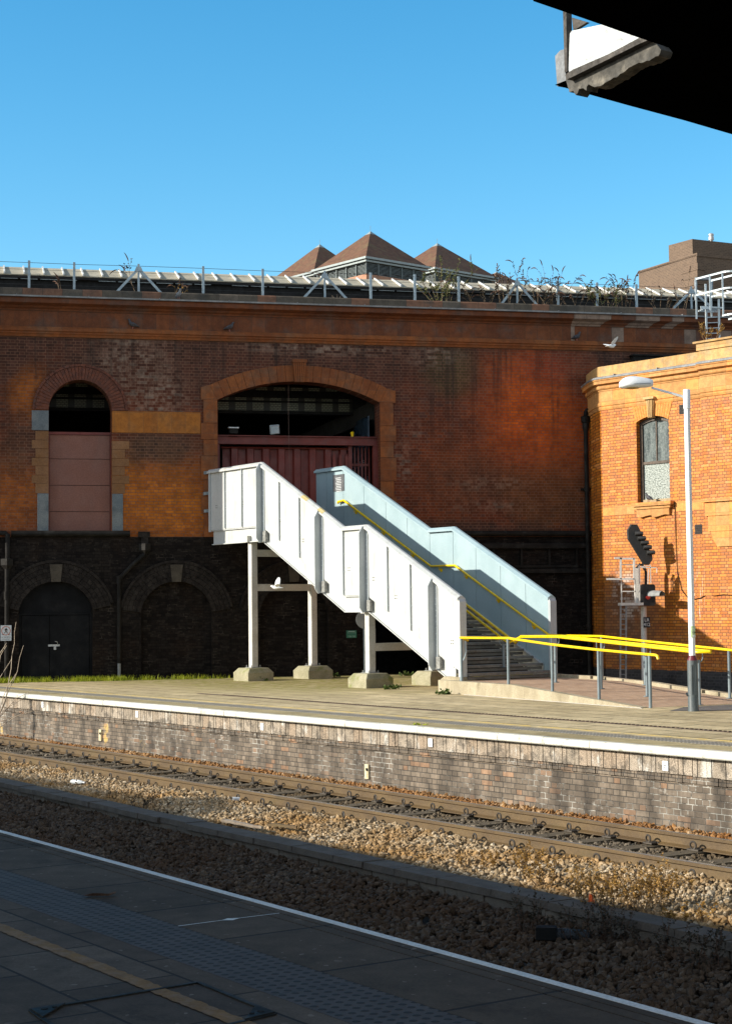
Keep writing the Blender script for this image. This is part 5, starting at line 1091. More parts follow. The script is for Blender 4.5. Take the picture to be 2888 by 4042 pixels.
for k in range(13):
    f = k/12; x = l0.x+L_*f; sh = math.sin(min(f*2.2, 1)*math.pi/2)**.6 if f < .45 else 1-.42*((f-.45)/.55)**1.3
    sh = (.42, .72, .88, .97, 1.0, 1.0, .97, .92, .86, .79, .72, .64, .5)[k]
    wdt, ht, hb = .14*sh, .15*sh, .05*min(1, sh*1.4); zc = l0.z-.01+(.02*f)
    rings.append([(x, wdt*math.cos(a), zc+(ht if math.sin(a) > 0 else hb)*math.sin(a)) for a in [2*math.pi*j/16 for j in range(16)]])
o.loft(rings, True, True); ln = o.build('lantern', M['lamp_white'], t, smooth=True)
M['lamp_glass'] = pm('amber lamp glass', (0.35, 0.22, 0.06), (0.5, 0.35, 0.12), .2, 8)
o = MB(); o.lathe([(.02, -.075), (.08, -.065), (.10, -.035), (.10, -.03)], (0, 0, 0), 14); o.v = [(l0.x+.20+x*1.5, y*.85, l0.z+.005+z) for x, y, z in o.v]; o.build('lens', M['lamp_glass'], ln, smooth=True)
o = MB(); seam = []
for k in range(1, 12):
    f = k/12; sh = math.sin(min(f*2.2, 1)*math.pi/2)**.6 if f < .45 else 1-.42*((f-.45)/.55)**1.3; seam.append((l0.x+L_*f, -.1415*sh, l0.z-.008+.02*f))
o.tube(seam, .003, 4); o.build('seam', M['black_iron'], ln)
# labels on the column
M['sticker'] = pm('pale green sticker', (0.42, 0.56, 0.30), (0.5, 0.62, 0.38), .5, 8)
M['ink'] = pm('black ink', (0.012, 0.012, 0.012), None, .8, spec=0.15)
def colpt(y): return LPt(2725, y).z
def curved(name, z0, z1, mat, r, a0, a1):
    o = MB(); n = 6; pts = [(r*math.sin(a0+(a1-a0)*k/n), -r*math.cos(a0+(a1-a0)*k/n)) for k in range(n+1)]
    for p, q in zip(pts, pts[1:]): o.poly([(p[0], p[1], z0), (q[0], q[1], z0), (q[0], q[1], z1), (p[0], p[1], z1)])
    return o.build(name, mat, t)
curved('sticker', colpt(2516), colpt(2472), M['sticker'], .0575, R(-30), R(95))
text('lettering', '116', .042, M['ink'], t, (.022, -.0595, colpt(2497)), (R(90), 0, R(14)), bold=.001)
text('lettering', 'LK1', .036, M['letter'], t, (.016, -.0595, colpt(2482)), (R(90), 0, R(12)), bold=.001)
curved('sticker', colpt(2514), colpt(2507), M['letter'], .0585, R(0), R(70))
text('lettering', '1', .055, M['ink'], t, (-.022, -.055, colpt(2441)), (R(90), 0, R(-14)))
# ================================================================ railway signal
SY = 42.3
def sg(x, y): return PL(x, y, (0, SY, 0), Vector((0, 1, 0)))
def s4(x, y): return sg(2250+x/2.842, 2000+y/2.842)
pb = s4(822, 1200); SB = Vector((pb.x, SY, -.34))
t = thing('railway_signal', 'black railway signal with red light, diagonal feather board and ladder cage by the sunlit wall', 'signal', SB, 0.0)
def q4(x, y, dy=0.0): v = s4(x, y)-SB; return Vector((v.x, dy, v.z))
M['sig_black'] = pm('matt black signal paint', (0.012, 0.012, 0.013), (0.022, 0.021, 0.02), .6, 6, .1, 40)
M['sig_white'] = pm('grimy white signal steel', (0.62, 0.60, 0.55), (0.76, 0.74, 0.70), .6, 5, .1, 50, dirt=(0.28, 0.23, 0.18), dsc=5, damt=.6)
o = MB(); o.tube([q4(833, 1995), q4(822, 1120)], .073, 14); o.build('post', M['sig_white'], t, smooth=True)
hexp = [(675, 198), (735, 200), (775, 275), (905, 552), (908, 592), (868, 655), (818, 652), (640, 360), (635, 265)]
o = MB(); A = [q4(x, y) for x, y in hexp]; o.loft([[p+Vector((.0, .03, 0)) for p in A], [p+Vector((.03, -.02, 0)) for p in A]], True, True); fb = o.build('feather_board', M['sig_black'], t)
for x, y in ((722, 302), (752, 355), (785, 405), (818, 455), (855, 515)):
    c = q4(x, y, -.05); o = MB(); n = 12; rings = []
    for f, rr in ((0, .070), (.06, .074), (.13, .070), (.19, .060)):
        rings.append([c+Vector((f, -.35*f, 0))+Vector((.3*rr*math.sin(a)*0, rr*math.cos(a), rr*math.sin(a)*.8)) for a in [2*math.pi*j/n for j in range(n)]])
    o.loft(rings, True, False); o.build('lamp_hood', M['sig_black'], fb, smooth=True)
bp = [(800, 870), (925, 872), (940, 890), (945, 1090), (925, 1112), (800, 1110), (782, 1092), (780, 890)]
o = MB(); A = [q4(x, y, -.16) for x, y in bp]; o.loft([A, [p+Vector((0, .16, 0)) for p in A]], True, True); mh = o.build('signal_head', M['sig_black'], t)
c = q4(880, 1005, -.17); o = MB(); n = 14; rings = []
M['hood_metal'] = pm('weathered grey hood', (0.16, 0.17, 0.17), (0.24, 0.25, 0.25), .5, 6)
for f, rr in ((0, .11), (.12, .125), (.24, .12), (.33, .10)): rings.append([c+Vector((f*.75, -f, .02))+Vector((rr*math.cos(a)*.8, rr*math.cos(a)*.6, rr*math.sin(a))) for a in [R(-10)+R(200)*j/n for j in range(n+1)]])
o.loft(rings, False, False, False); o.build('hood', M['hood_metal'], mh, smooth=True)
rm = NT('red signal lamp'); rm.b.inputs['Emission Color'].default_value = (1, .06, .03, 1); rm.b.inputs['Emission Strength'].default_value = 0.12; M['red'] = rm.out((.5, .03, .02), .3)
o = MB(); c = q4(858, 1020, -.19)
for i in range(-3, 4):
    for j in range(-3, 4):
        if i*i+j*j <= 10: o.obox(c+Vector((i*.017, 0, j*.014)), (.006, 0, 0), (0, .01, 0), (0, 0, .005))
o.build('lamp_lens', M['red'], mh)
def bars(name, segs, w_, mat=None, dy=0.0, par=None):
    o = MB()
    for (x0, y0), (x1, y1) in segs: o.bar(q4(x0, y0, dy), q4(x1, y1, dy), w_, w_, (0, 1, 0))
    return o.build(name, mat or M['sig_white'], par or t)
bars('cage_frame', [((470, 582), (545, 582)), ((542, 575), (542, 815)), ((540, 588), (692, 588)), ((690, 580), (690, 820)), ((385, 815), (692, 815))], .045, dy=-.35)
cg = bars('platform_rail', [((548, 655), (750, 655)), ((548, 650), (556, 1100)), ((750, 655), (756, 1092)), ((556, 952), (756, 952)), ((700, 660), (708, 1085))], .026, dy=-.30)
bars('upper_frame', [((752, 680), (885, 660)), ((890, 655), (894, 860)), ((785, 685), (955, 685)), ((962, 690), (962, 745)), ((870, 700), (862, 870)), ((772, 690), (768, 1085))], .022, M['sig_white'], dy=-.1)
bars('stanchion', [((742, 690), (745, 1098))], .10, dy=.02); bars('feather_arm', [((740, 700), (790, 640)), ((800, 640), (850, 720)), ((850, 720), (850, 870))], .06, M['sig_black'], .05)
o = MB(); a, b = q4(540, 1080), q4(790, 1108); o.box(a.x, b.x, -.42, .1, b.z, a.z); o.build('cage_floor', M['sig_white'], t)
ld = bars('ladder', [((540, 1110), (535, 1960)), ((602, 1112), (598, 1962))], .04, pm('grey galvanised ladder', (0.2, 0.2, 0.2), (0.32, 0.32, 0.31), .6, 6), dy=-.36)
y = 1150
while y < 1950: o = MB(); o.bar(q4(540, y, -.36), q4(600, y, -.36), .022, .022, (0, 1, 0)); o.build('rung', M['hood_metal'], ld); y += 56
pl0, pl1 = q4(812, 1240), q4(888, 1356); o = MB(); o.box(pl0.x, pl1.x, -.11, -.085, pl1.z, pl0.z); sp = o.build('number_plate', M['sig_black'], t)
cx_ = (pl0.x+pl1.x)/2; hh = pl0.z-pl1.z
text('lettering', 'LR', .115, M['letter'], t, (cx_, -.114, pl1.z+hh*.72), (R(90), 0, 0)); text('lettering', '412', .115, M['letter'], t, (cx_, -.114, pl1.z+hh*.28), (R(90), 0, 0))
# ================================================================ glazed roof behind the parapet
YE = 3.4; ze0 = WF.face(30, 1079, YE)[1]; zr0 = WF.face(30, 1052, YE+1.0)[1]
t = thing('shed_roof', 'low ribbed grey roof with white ribs running along behind the parapet', 'roof', WF.w(5, YE, 0), WF.a)
M['roof_grey'] = pm('grey weathered roof sheet', (0.34, 0.30, 0.22), (0.44, 0.39, 0.29), .9, 2, .1, 40, dirt=(0.17, 0.165, 0.14), dsc=3, damt=.6)
X0, X1 = -6.5, 22.0
o = MB(); o.hexa([(X0, 0, ze0-.03), (X1, 0, ze0-.03), (X1, 1.0, zr0-.03), (X0, 1.0, zr0-.03), (X0, 0, ze0), (X1, 0, ze0), (X1, 1.0, zr0), (X0, 1.0, zr0)]); o.poly([(X0, 1.0, zr0-.002), (X1, 1.0, zr0-.002), (X1, 1.9, ze0), (X0, 1.9, ze0)]); o.build('roof_sheet', M['roof_grey'], t)
M['rib_white'] = pm('white roof rib', (0.62, 0.61, 0.57), (0.70, 0.69, 0.65), .5, 4)
o = MB(); o.hexa([(-.02, -.06, ze0-.01), (.02, -.06, ze0-.01), (.02, 1.0, zr0+.003), (-.02, 1.0, zr0+.003), (-.02, -.06, ze0+.045), (.02, -.06, ze0+.045), (.02, 1.02, zr0+.05), (-.02, 1.02, zr0+.05)])
rb = o.build('rib', M['rib_white'], t, (X0+.1, 0, 0)); x = X0+.1+.53
while x < X1: q = rb.copy(); col.objects.link(q); q.location = (x, 0, 0); x += .53
o = MB(); o.box(X0, X1, .02, .12, ze0-.10, ze0-.035); o.build('eaves_beam', M['stone_dark'], t)
o = MB(); x = X0; zs1, zs0 = WF.face(30, 1089, YE+.1)[1], WF.face(30, 1099, YE+.1)[1]
M['slit'] = pm('pale sky slot', (0.42, 0.52, 0.60), (0.55, 0.63, 0.68), .35, 3)  # pale blue stands in for sky seen through slots under the eaves
o = MB(); o.box(0, .46, .06, .09, zs0, zs1); sp = o.build('sky_strip', M['slit'], t, (X0, 0, 0)); x = X0+.53; k = 0
while x < X1:
    k += 1
    if k % 7: q = sp.copy(); col.objects.link(q); q.location = (x, 0, 0)
    x += .53
o = MB(); o.box(X0, X1, .16, .3, 8.9, ze0-.1); o.build('back_wall', M['stone_dark'], t)
for k in range(12):
    o = MB(); x = X0+1.6+2.4*k; o.bar((x, .1, 9.6), (x-.22, -.5, 8.9) if k % 2 else (x+.05, .1, 10.6), .09, .09); o.build('strut', M['black_iron'], t)
# ================================================================ fence on the parapet
t = thing('rooftop_fence', 'galvanised post and wire fence with triangular braces along the parapet top', 'fence', WF.w(6, .25, 9.93), WF.a)
F0 = WF.l(WF.w(6, .25, 9.93))
def fp(x, y, yl=.25): q = WF.face(x, y, yl); return Vector((q[0]-6, yl-.25, q[1]-9.93))
posts = [(115, 1027), (293, 1034), (802, 1050), (1037, 1060), (1463, 1075), (1637, 1082), (1810, 1090), (2201, 1107), (2356, 1114), (2511, 1121)]
tops = []
for x, y in posts:
    p = fp(x, y); o = MB(); o.box(p.x-.03, p.x+.03, -.004, .004, 0, p.z); o.box(p.x-.03, p.x-.022, .004, .05, 0, p.z); o.build('post', M['galv'], t); tops.append((p.x, p.z))
for xc, yt, xl, xr in ((547, 1041, 457, 640), (1281, 1068, 1195, 1372), (2040, 1098, 1975, 2122), (2727, 1130, 2648, 2830)):
    p = fp(xc, yt); o = MB(); o.box(p.x-.028, p.x+.028, -.004, .004, 0, p.z); o.build('post', M['galv'], t); tops.append((p.x, p.z))
    for xe in (xl, xr):
        e = fp(xe, yt+90); o = MB(); o.bar((p.x, -.012, p.z-.12), (e.x, -.012, 0.0), .008, .06, (0, 1, 0)); 
        a, b = Vector((p.x, -.012, p.z-.12)), Vector((e.x, -.012, 0)); d = (b-a).normalized(); n_ = Vector((d.z, 0, -d.x))*.032
        o = MB(); o.loft([[a-n_+Vector((0, -.005, 0)), a+n_+Vector((0, -.005, 0)), a+n_+Vector((0, .005, 0)), a-n_+Vector((0, .005, 0))], [b-n_+Vector((0, -.005, 0)), b+n_+Vector((0, -.005, 0)), b+n_+Vector((0, .005, 0)), b-n_+Vector((0, .005, 0))]], True, True); o.build('brace', M['galv'], t)
    o = MB(); o.prism([(p.x-.11, p.z-.20), (p.x+.11, p.z-.20), (p.x+.06, p.z-.08), (p.x-.06, p.z-.08)], lambda u, z: (u, -.03, z), lambda u, z: (u, -.02, z)); o.build('gusset', M['galv'], t)
tops.sort()
M['wire'] = pm('thin dark wire', (0.03, 0.03, 0.03), (0.05, 0.05, 0.05), .6)
for f in (.93, .70, .45, .2):
    o = MB(); o.tube([(-8.5, .01, tops[0][1]*f)]+[(x, .01, z*f) for x, z in tops]+[(18, .01, tops[-1][1]*f)], .006 if f > .9 else .004, 4); o.build('wire', M['wire'], t)
# ================================================================ hooped ladder at the right
p0 = WF.l(PL(2784, 1350, WF.w(0, -.75, 0), Vector((-WF.s, WF.c, 0))))
t = thing('roof_ladder', 'pale galvanised hooped ladder rising from the sunlit building to the parapet', 'ladder', WF.w(p0.x, -.75, 7.8), WF.a)
def lp(x, y, yl=-.75): q = WF.face(x, y, yl); return Vector((q[0]-p0.x, yl+.75, q[1]-7.8))
o = MB()
for x0, y0, x1, y1 in ((2784, 1120, 2788, 1352), (2836, 1180, 2838, 1338)):
    a, b = lp(x0, y0), lp(x1, y1); o2 = MB(); o2.bar(a, b, .05, .03, (0, 1, 0)); o2.build('stile', M['pale_galv'], t)
y = 1232
while y < 1340: a, b = lp(2786, y), lp(2837, y-2); o = MB(); o.tube([a, b], .012, 6); o.build('rung', M['pale_galv'], t); y += 21
cen = lp(2775, 1104, -.75); W_ = .27
def U(f):
    pts = []
    L_ = 1.05; f2 = Vector((.30, -.954, 0)); s2 = Vector((.954, .30, 0))
    if f < .3: return s2*-W_+f2*(L_*f/.3)
    if f > .7: return s2*W_+f2*(L_*(1-f)/.3)
    a = math.pi*(f-.3)/.4; return s2*(-W_*math.cos(a))+f2*(L_+W_*math.sin(a))
def hoop(z, f0=0, f1=1, off=Vector((0, 0, 0))):
    o = MB(); n = 20; P_ = [U(f0+(f1-f0)*k/n)+off for k in range(n+1)]
    o.loft([[Vector((p.x, p.y, z-.024)), Vector((p.x, p.y, z+.024))] for p in P_], closed=False)
    o2 = MB(); r_ = []
    for i, p in enumerate(P_):
        d = (P_[min(i+1, n)]-P_[max(i-1, 0)]).normalized(); nn = Vector((d.y, -d.x, 0))*.006; r_.append([p+nn+Vector((0, 0, z-.024)), p-nn+Vector((0, 0, z-.024)), p-nn+Vector((0, 0, z+.024)), p+nn+Vector((0, 0, z+.024))])
    o2.loft(r_, True, True); o2.build('hoop', M['pale_galv'], t)
off = Vector((cen.x, 0, 0)); z1_ = cen.z; z2_ = lp(2735, 1166).z; z3_ = lp(2790, 1268).z
hoop(z1_, off=off); hoop(z2_, off=off); hoop(z3_, .25, .85, off=off+Vector((.1, 0, 0)))
for f, za, zb in ((.0, z1_+.04, z1_-1.1), (.16, z1_+.03, z2_-.5), (.3, z1_+.03, z3_), (.5, z1_+.03, z3_-.03), (.68, z1_+.03, z3_), (1.0, z1_, z1_-1.0)):
    p = U(f)+off; o = MB(); o.box(p.x-.022, p.x+.022, p.y-.008, p.y+.008, zb, za); o.build('hoop_strap', M['pale_galv'], t)
a, b = lp(2772, 1215, -.5), lp(2833, 1228, -.5)
for k in range(6): o = MB(); o.box(a.x, b.x, -.1+.12*k, -.04+.12*k, a.z-.05-.0, a.z-.02); o.build('step_bar', M['pale_galv'], t)
o = MB(); o.prism([(a.x-.22, a.z-.02), (a.x+.08, a.z-.02), (a.x+.08, a.z-.18), (a.x, a.z-.09), (a.x-.22, a.z-.11)], lambda u, z: (u, -.12, z), lambda u, z: (u, -.10, z)); o.build('bracket', M['pale_galv'], t)
# the vent pipe loop beyond it
pp = [(2745, 1183), (2745, 1105), (2750, 1100), (2800, 1101), (2806, 1106), (2806, 1170), (2800, 1174), (2752, 1171), (2746, 1164)]
n_ = Vector((-WF.s, WF.c, 0)); base = PL(2745, 1185, WF.w(0, 1.3, 0), n_)
v = thing('vent_pipe', 'grey plastic pipe loop behind the hooped ladder', 'pipe', base, 0)
o = MB(); o.tube([PL(x, y, WF.w(0, 1.3, 0), n_)-base for x, y in pp], .04, 10); o.build('pipe', pm('grey pipe plastic', (.14, .16, .18), (.2, .22, .24), .4, 4), v, smooth=True)
# ================================================================ pyramid-roofed towers far behind
def tile_mat():
    t = NT('brown clay roof tiles'); X, Y, Z = t.xyz(); msk, r1, _ = t.cells(t.m('ADD', X, Y), Z, .30, .17, 'run', .03)
    n2 = t.noise(1.1, 7, .7); c = t.mix(r1, (0.105, 0.046, 0.022), (0.165, 0.075, 0.036)); c = t.mix(t.m('MULTIPLY', t.mr(n2, .48, .66), .6), c, (0.16, 0.12, 0.05)); c = t.mix(msk, (0.10, 0.05, 0.03), c)
    t.bump(msk, .4, .03); return t.out(c, .85)
M['tile'] = tile_mat()
M['tower_brick'] = blocks('pale red tower brick', (0.36, 0.15, 0.085), (0.46, 0.20, 0.11), .24, .08, 0, None, (0.38, 0.28, 0.20), (0.3, 0.15, 0.1), .3, bond='run', mw=.014)
M['louvre'] = pm('grey green louvre', (0.08, 0.10, 0.10), (0.12, 0.145, 0.145), .5, 5)
M['gutter'] = pm('pale green grey gutter', (0.24, 0.28, 0.28), (0.31, 0.35, 0.345), .5, 4)
def tower(label, cpx, Z, a, rise, hwall=4.5):
    c = PL(cpx[0], cpx[1], (0, Z, 0), Vector((0, 1, 0))); ang = math.atan2(.643, .766)
    t = thing('pyramid_tower', label, 'building', (c.x, c.y, c.z-hwall), ang, 'pyramid roofed towers behind the station')
    ze = hwall
    o = MB(); ov = .0; ap = (a/2, a/2, ze+rise)
    for p, q in (((0, 0), (a, 0)), ((a, 0), (a, a)), ((a, a), (0, a)), ((0, a), (0, 0))): o.poly([(p[0], p[1], ze+.06), (q[0], q[1], ze+.06), ap])
    o.build('roof', M['tile'], t)
    o = MB(); k = .06; o.loft([[(a*k*0+a/2-s*a*.05, a/2-u*a*.05, ze+rise*.905) for s, u in ((1, 1), (-1, 1), (-1, -1), (1, -1))], [(a/2, a/2, ze+rise+.03)]*4]); o.tube([(a/2, a/2, ze+rise), (a/2, a/2, ze+rise+.45)], .02, 4); o.build('lead_cap', M['gutter'], t)
    o = MB(); w_ = a*.028; o.box(-w_, a+w_, -w_, a+w_, ze-.12, ze+.05); o.box(-.02, a+.02, -.02, a+.02, ze-.32, ze-.18); o.build('gutter', M['gutter'], t)
    o = MB(); h1 = ze-.34; h0 = ze-1.25; i_ = a*.03
    for k in range(9):
        z = h0+(h1-h0)*k/9; o.box(i_+.05, a-i_, i_+.0, a-i_, z, z+.04)
    for k in range(6):
        x = i_+(a-2*i_)*k/5; o.box(x-.05, x+.05, i_-.05, i_+.02, h0, h1); o.box(i_-.05, i_+.02, x-.05, x+.05, h0, h1)
    o.build('louvre', M['louvre'], t)
    o = MB(); o.box(i_+.15, a-i_-.15, i_+.15, a-i_-.15, h0, h1); o.build('louvre_back', M['stone_dark'], t)
    o = MB(); o.box(i_, a-i_, i_, a-i_, -14, h0); o.build('wall', M['tower_brick'], t); return t
tower('tallest middle pyramid roofed tower with brown tiles, rising behind the roof', (1443.7, 1014), 130, 6.5, 3.05)
tower('left pyramid roofed tower, partly hidden by the tallest one', (1238, 1072), 158, 7.4, 3.75)
tower('right pyramid roofed tower, behind the leafy parapet bushes', (1716, 1057), 150, 7.9, 3.45)
tower('small pyramid roof tip just showing right of the three larger towers', (1958, 1120), 185, 6.0, 2.2)
# ================================================================ brown brick block at far right
M['far_brick'] = blocks('brown far brick', (0.105, 0.068, 0.045), (0.14, 0.09, 0.058), .24, .09, 0, None, (0.2, 0.14, 0.095), (0.10, 0.06, 0.04), .3, bond='run', mw=.014)
c = PL(2748, 1003, (0, 92, 0), Vector((0, 1, 0))); ang = math.atan2(.447, .894)
t = thing('brick_block', 'plain brown brick tower block with stepped top at the right horizon', 'building', (c.x, c.y, c.z-12), ang)
o = MB(); o.box(0, 9, 0, 5.4, -10, 12.0); o.box(.0, 9.05, -.05, 5.45, 11.9, 12.08); o.build('lower_block', M['far_brick'], t)
c2 = t.location; 
o = MB(); o.loft([[(.2, .6, 12.08), (9, .6, 12.08), (9, 4.9, 12.08), (-.0, 2.5, 12.08)], [(.2, .6, 13.0), (9, .6, 13.0), (9, 4.9, 13.0), (0, 2.5, 13.0)]], True, True); o.build('upper_block', M['far_brick'], t)
for z, q in ((9.9, .0), (10.3, .12), (10.7, .24), (11.1, .36)): o = MB(); o.box(-.12, .25+q*.4, -.12-q*.3, .9+q, z, z+.38); o.build('corbel_step', M['far_brick'], t)
o = MB(); o.box(-.12, .25, -.12, .6, -5, 9.88); o.build('pilaster', M['far_brick'], t)
o = MB(); o.lathe([(.09, 13.0), (.09, 13.3), (.16, 13.32), (.16, 13.5), (.12, 13.53), (.12, 13.57), (.16, 13.59), (.16, 13.66), (.05, 13.72)], (2.3, 1.6, 0), 12); o.build('flue', M['pale_metal'], t, smooth=True)
# ================================================================ overhead: platform canopy behind the viewer, and the black bridge end at top right
C0 = NP.l(Vector((0, 0, 0)))
M['canopy_roof'] = pm('dark canopy boarding', (0.04, 0.037, 0.033), (0.07, 0.065, 0.06), .8, 2, .1, 20)
t = thing('platform_canopy', 'timber platform canopy over the near platform behind the viewer', 'canopy', NP.o, NP.a)
yc = C0.y-1.45; zc = 4.0
o = MB(); o.hexa([(-34, yc-9, zc), (14, yc-9, zc), (14, yc, zc), (-34, yc, zc), (-34, yc-9, zc+.25), (14, yc-9, zc+.25), (14, yc, zc+.25), (-34, yc, zc+.25)]); o.build('roof', M['canopy_roof'], t)
for k in range(8):
    x = -31+6*k; o = MB(); o.lathe([(.16, 0), (.16, .5), (.09, .6), (.08, zc-.5), (.14, zc-.3), (.14, zc)], (x, yc-3.5, 0), 12); o.build('column', M['black_iron'], t, smooth=True)
# unseen slats added beyond the canopy edge to half-shade the ballast at left
tgt = [(0, 3050), (560, 3150), (900, 3160), (930, 3205), (740, 3232), (0, 3090), (-300, 3020), (-300, 3000)]
pg = [NP.l(G(x, y, -1.05)) for x, y in tgt]; pg = [(p.x-4.7, p.y-11.8) for p in pg]
ymin, ymax = min(p[1] for p in pg), max(p[1] for p in pg); o = MB(); y = ymin
def span(y):
    xs = []
    for (x0, y0), (x1, y1) in zip(pg, pg[1:]+pg[:1]):
        if (y0-y)*(y1-y) < 0: xs.append(x0+(x1-x0)*(y-y0)/(y1-y0))
    return sorted(xs)
while y < ymax:
    xs = span(y)
    for a, b in zip(xs[::2], xs[1::2]): 
        if b-a > .1: q_ = MB(); q_.box(a, b, y, y+.068, zc+.02, zc+.026); q_.build('shade_slat', M['canopy_roof'], t)
    y += .10
# bridge: a near deck and a far deck crossing over the tracks
BA = math.atan2(.672, .74)
def lineZ(px, py, z): return G(px, py, z)
q0 = G(2105, 2, 6.2); BR = Frame(q0, BA)      # local x along the bridge (over the tracks), y away
t = thing('overbridge', 'black underside of an overbridge jutting into the sky at top right', 'bridge', BR.o, BA)
o = MB(); n = 14; lo = []; 
for k in range(n+1): lo.append((k*.6 if k < n else 70, rnd.uniform(-.012, .012)))
o.loft([[(x, y, .0), (x, y, .35), (x, -14, .35), (x, -14, 0)] for x, y in lo], True, True); o.build('near_deck', M['black_soffit'], t)
ZS = 7.0; F0_ = BR.l(G(2190, 334, ZS)); zf = ZS-6.2
fq = [BR.l(G(x, y, ZS)) for x, y in ((2190, 334), (2330, 373), (2480, 415), (2700, 474), (2888, 529))]
o = MB(); pr = [(p.x, p.y) for p in fq]; dx_ = pr[-1][0]-pr[0][0]; pr.append((pr[-1][0]+50, pr[-1][1]+50*(pr[-1][1]-pr[0][1])/dx_))
bv = BR.l(G(2606, 195, ZS))-BR.l(G(2236, 340, ZS)); bv.normalize(); bk = (F0_.x+bv.x*16, F0_.y+bv.y*16)
o.loft([[(x, y, zf) for x, y in pr]+[(pr[-1][0], bk[1], zf), (bk[0], bk[1], zf)], [(x, y, zf+.003) for x, y in pr]+[(pr[-1][0], bk[1], zf+.003), (bk[0], bk[1], zf+.003)]], True, True); o.build('far_soffit', M['black_soffit'], t)
# end face: stone ledge, white panel, drip edge and lead box (along the end line)
e0 = G(2236, 340, ZS+.06); e1 = G(2606, 195, ZS+.06); ev = (e1-e0); el = ev.length; EF = Frame(e0, math.atan2(ev.y, ev.x))
t2 = Frame(e0, EF.a)
def ef(x, y, yl=0.0): return EF.face(x, y, yl)
M['ledge'] = pm('crumbling sooty ledge', (0.045, 0.042, 0.036), (0.09, 0.082, 0.07), .95, 9, 1.0, 14, dirt=(0.22, 0.195, 0.155), dsc=5, damt=.8)
M['peeling'] = pm('peeling white paint', (0.40, 0.43, 0.43), (0.47, 0.49, 0.49), .6, 4, .2, 30, dirt=(0.12, 0.11, 0.09), dsc=7, damt=.75, stretch=(1, 1, 2))
M['trim'] = pm('brown sooty trim', (0.035, 0.03, 0.025), (0.075, 0.064, 0.054), .85, 9, .4, 40, dirt=(.25, .22, .19), dsc=6, damt=.6)
et = thing('white_fascia', 'sunlit peeling white fascia panel above a crumbling dark ledge at top right', 'fascia', EF.o, EF.a)
top = ef(2232, 312, 0)[1]; 
lo = [(2229, 296), (2262, 274), (2400, 214), (2520, 148), (2572, 152), (2608, 194), (2598, 219), (2562, 238), (2520, 246), (2480, 266), (2440, 298), (2400, 318), (2370, 338), (2345, 342), (2322, 331), (2313, 356), (2300, 346), (2284, 350), (2272, 374), (2262, 357), (2246, 362), (2238, 332)]
rg_ = random.Random(3); l2 = []
for (xa, ya), (xb, yb) in zip(lo, lo[1:]+lo[:1]):
    m = max(1, int(math.hypot(xb-xa, yb-ya)/9)); jj = 3.2 if ya > 200 or xa > 2590 else .8
    l2 += [(xa+(xb-xa)*k/m+(rg_.uniform(-jj, jj) if k else 0), ya+(yb-ya)*k/m+(rg_.uniform(-jj, jj) if k else 0)) for k in range(m)]
lo = l2
o = MB(); o.prism([ef(x, y, -.40) for x, y in lo], lambda u, z: (u, -.40, z), lambda u, z: (u, -.25, z)); o.build('ledge', M['ledge'], et)
o = MB(); o.prism([ef(x, y, -.48) for x, y in ((2233, 290), (2262, 272), (2400, 212), (2530, 143), (2572, 150), (2520, 172), (2400, 232), (2262, 300), (2236, 312))], lambda u, z: (u, -.48, z), lambda u, z: (u, -.402, z)); o.build('ledge_moulding', M['trim'], et)
pa = [ef(2241, 275), ef(2245, 288), ef(2262, 287), ef(2530, 160), ef(2530, 60), ef(2255, 118), ef(2246, 130)]
o = MB(); o.prism([(x, z) for x, z in pa], lambda u, z: (u, .0, z), lambda u, z: (u, .05, z)); o.build('panel', M['peeling'], et, bevel=.012)
pa = [ef(2225, 40), ef(2238, 40), ef(2241, 282), ef(2232, 285)]
o = MB(); o.prism([(x, z) for x, z in pa], lambda u, z: (u, -.015, z), lambda u, z: (u, .06, z)); o.build('corner_trim', M['trim'], et)
pa = [ef(2250, 66), ef(2310, 84), ef(2256, 118)]; o = MB(); o.prism([(x, z) for x, z in pa], lambda u, z: (u, .02, z), lambda u, z: (u, .06, z)); o.build('board', M['trim'], et)
M['lead_box'] = pm('dull grey lead', (0.10, 0.105, 0.11), (0.16, 0.165, 0.17), .55, 5, .2, 30, dirt=(.3, .32, .33), dsc=8, damt=.5)
pa = [ef(2184, 218), ef(2205, 195), ef(2219, 192), ef(2228, 328), ef(2192, 338)]
o = MB(); o.prism([(x, z) for x, z in pa], lambda u, z: (u, .02, z), lambda u, z: (u+.02, .30, z)); o.build('gutter_end', M['lead_box'], et)
# ================================================================ grass and moss by the wall
def grass(name, pts, hmin, hmax, wd, mat, seed, loc=(0, 0, 0)):
    rg = np.random.default_rng(seed); P = np.array(pts); n = len(P); h = hmin+(hmax-hmin)*rg.uniform(0, 1, n)**2.2; a = rg.uniform(0, 2*np.pi, n); l = rg.uniform(.1, .55, n)
    dx, dy = np.cos(a), np.sin(a); V = np.zeros((n, 5, 3)); w_ = wd*rg.uniform(.7, 1.3, n)
    for k, (f, ww) in enumerate(((0, 1), (0, -1), (.55, -.8), (.55, .8), (1, 0))):
        V[:, k, 0] = P[:, 0]+dx*h*l*f*f-dy*w_*ww; V[:, k, 1] = P[:, 1]+dy*h*l*f*f+dx*w_*ww; V[:, k, 2] = P[:, 2]+h*f*(1-.25*l*f)
    F = []; 
    for i in range(n): b = 5*i; F += [(b, b+1, b+2, b+3), (b+3, b+2, b+4)]
    me = bpy.data.meshes.new(name); me.from_pydata(V.reshape(-1, 3).tolist(), [], F); me.materials.append(mat); o = bpy.data.objects.new(name, me); col.objects.link(o); return tag(o, kind='stuff')
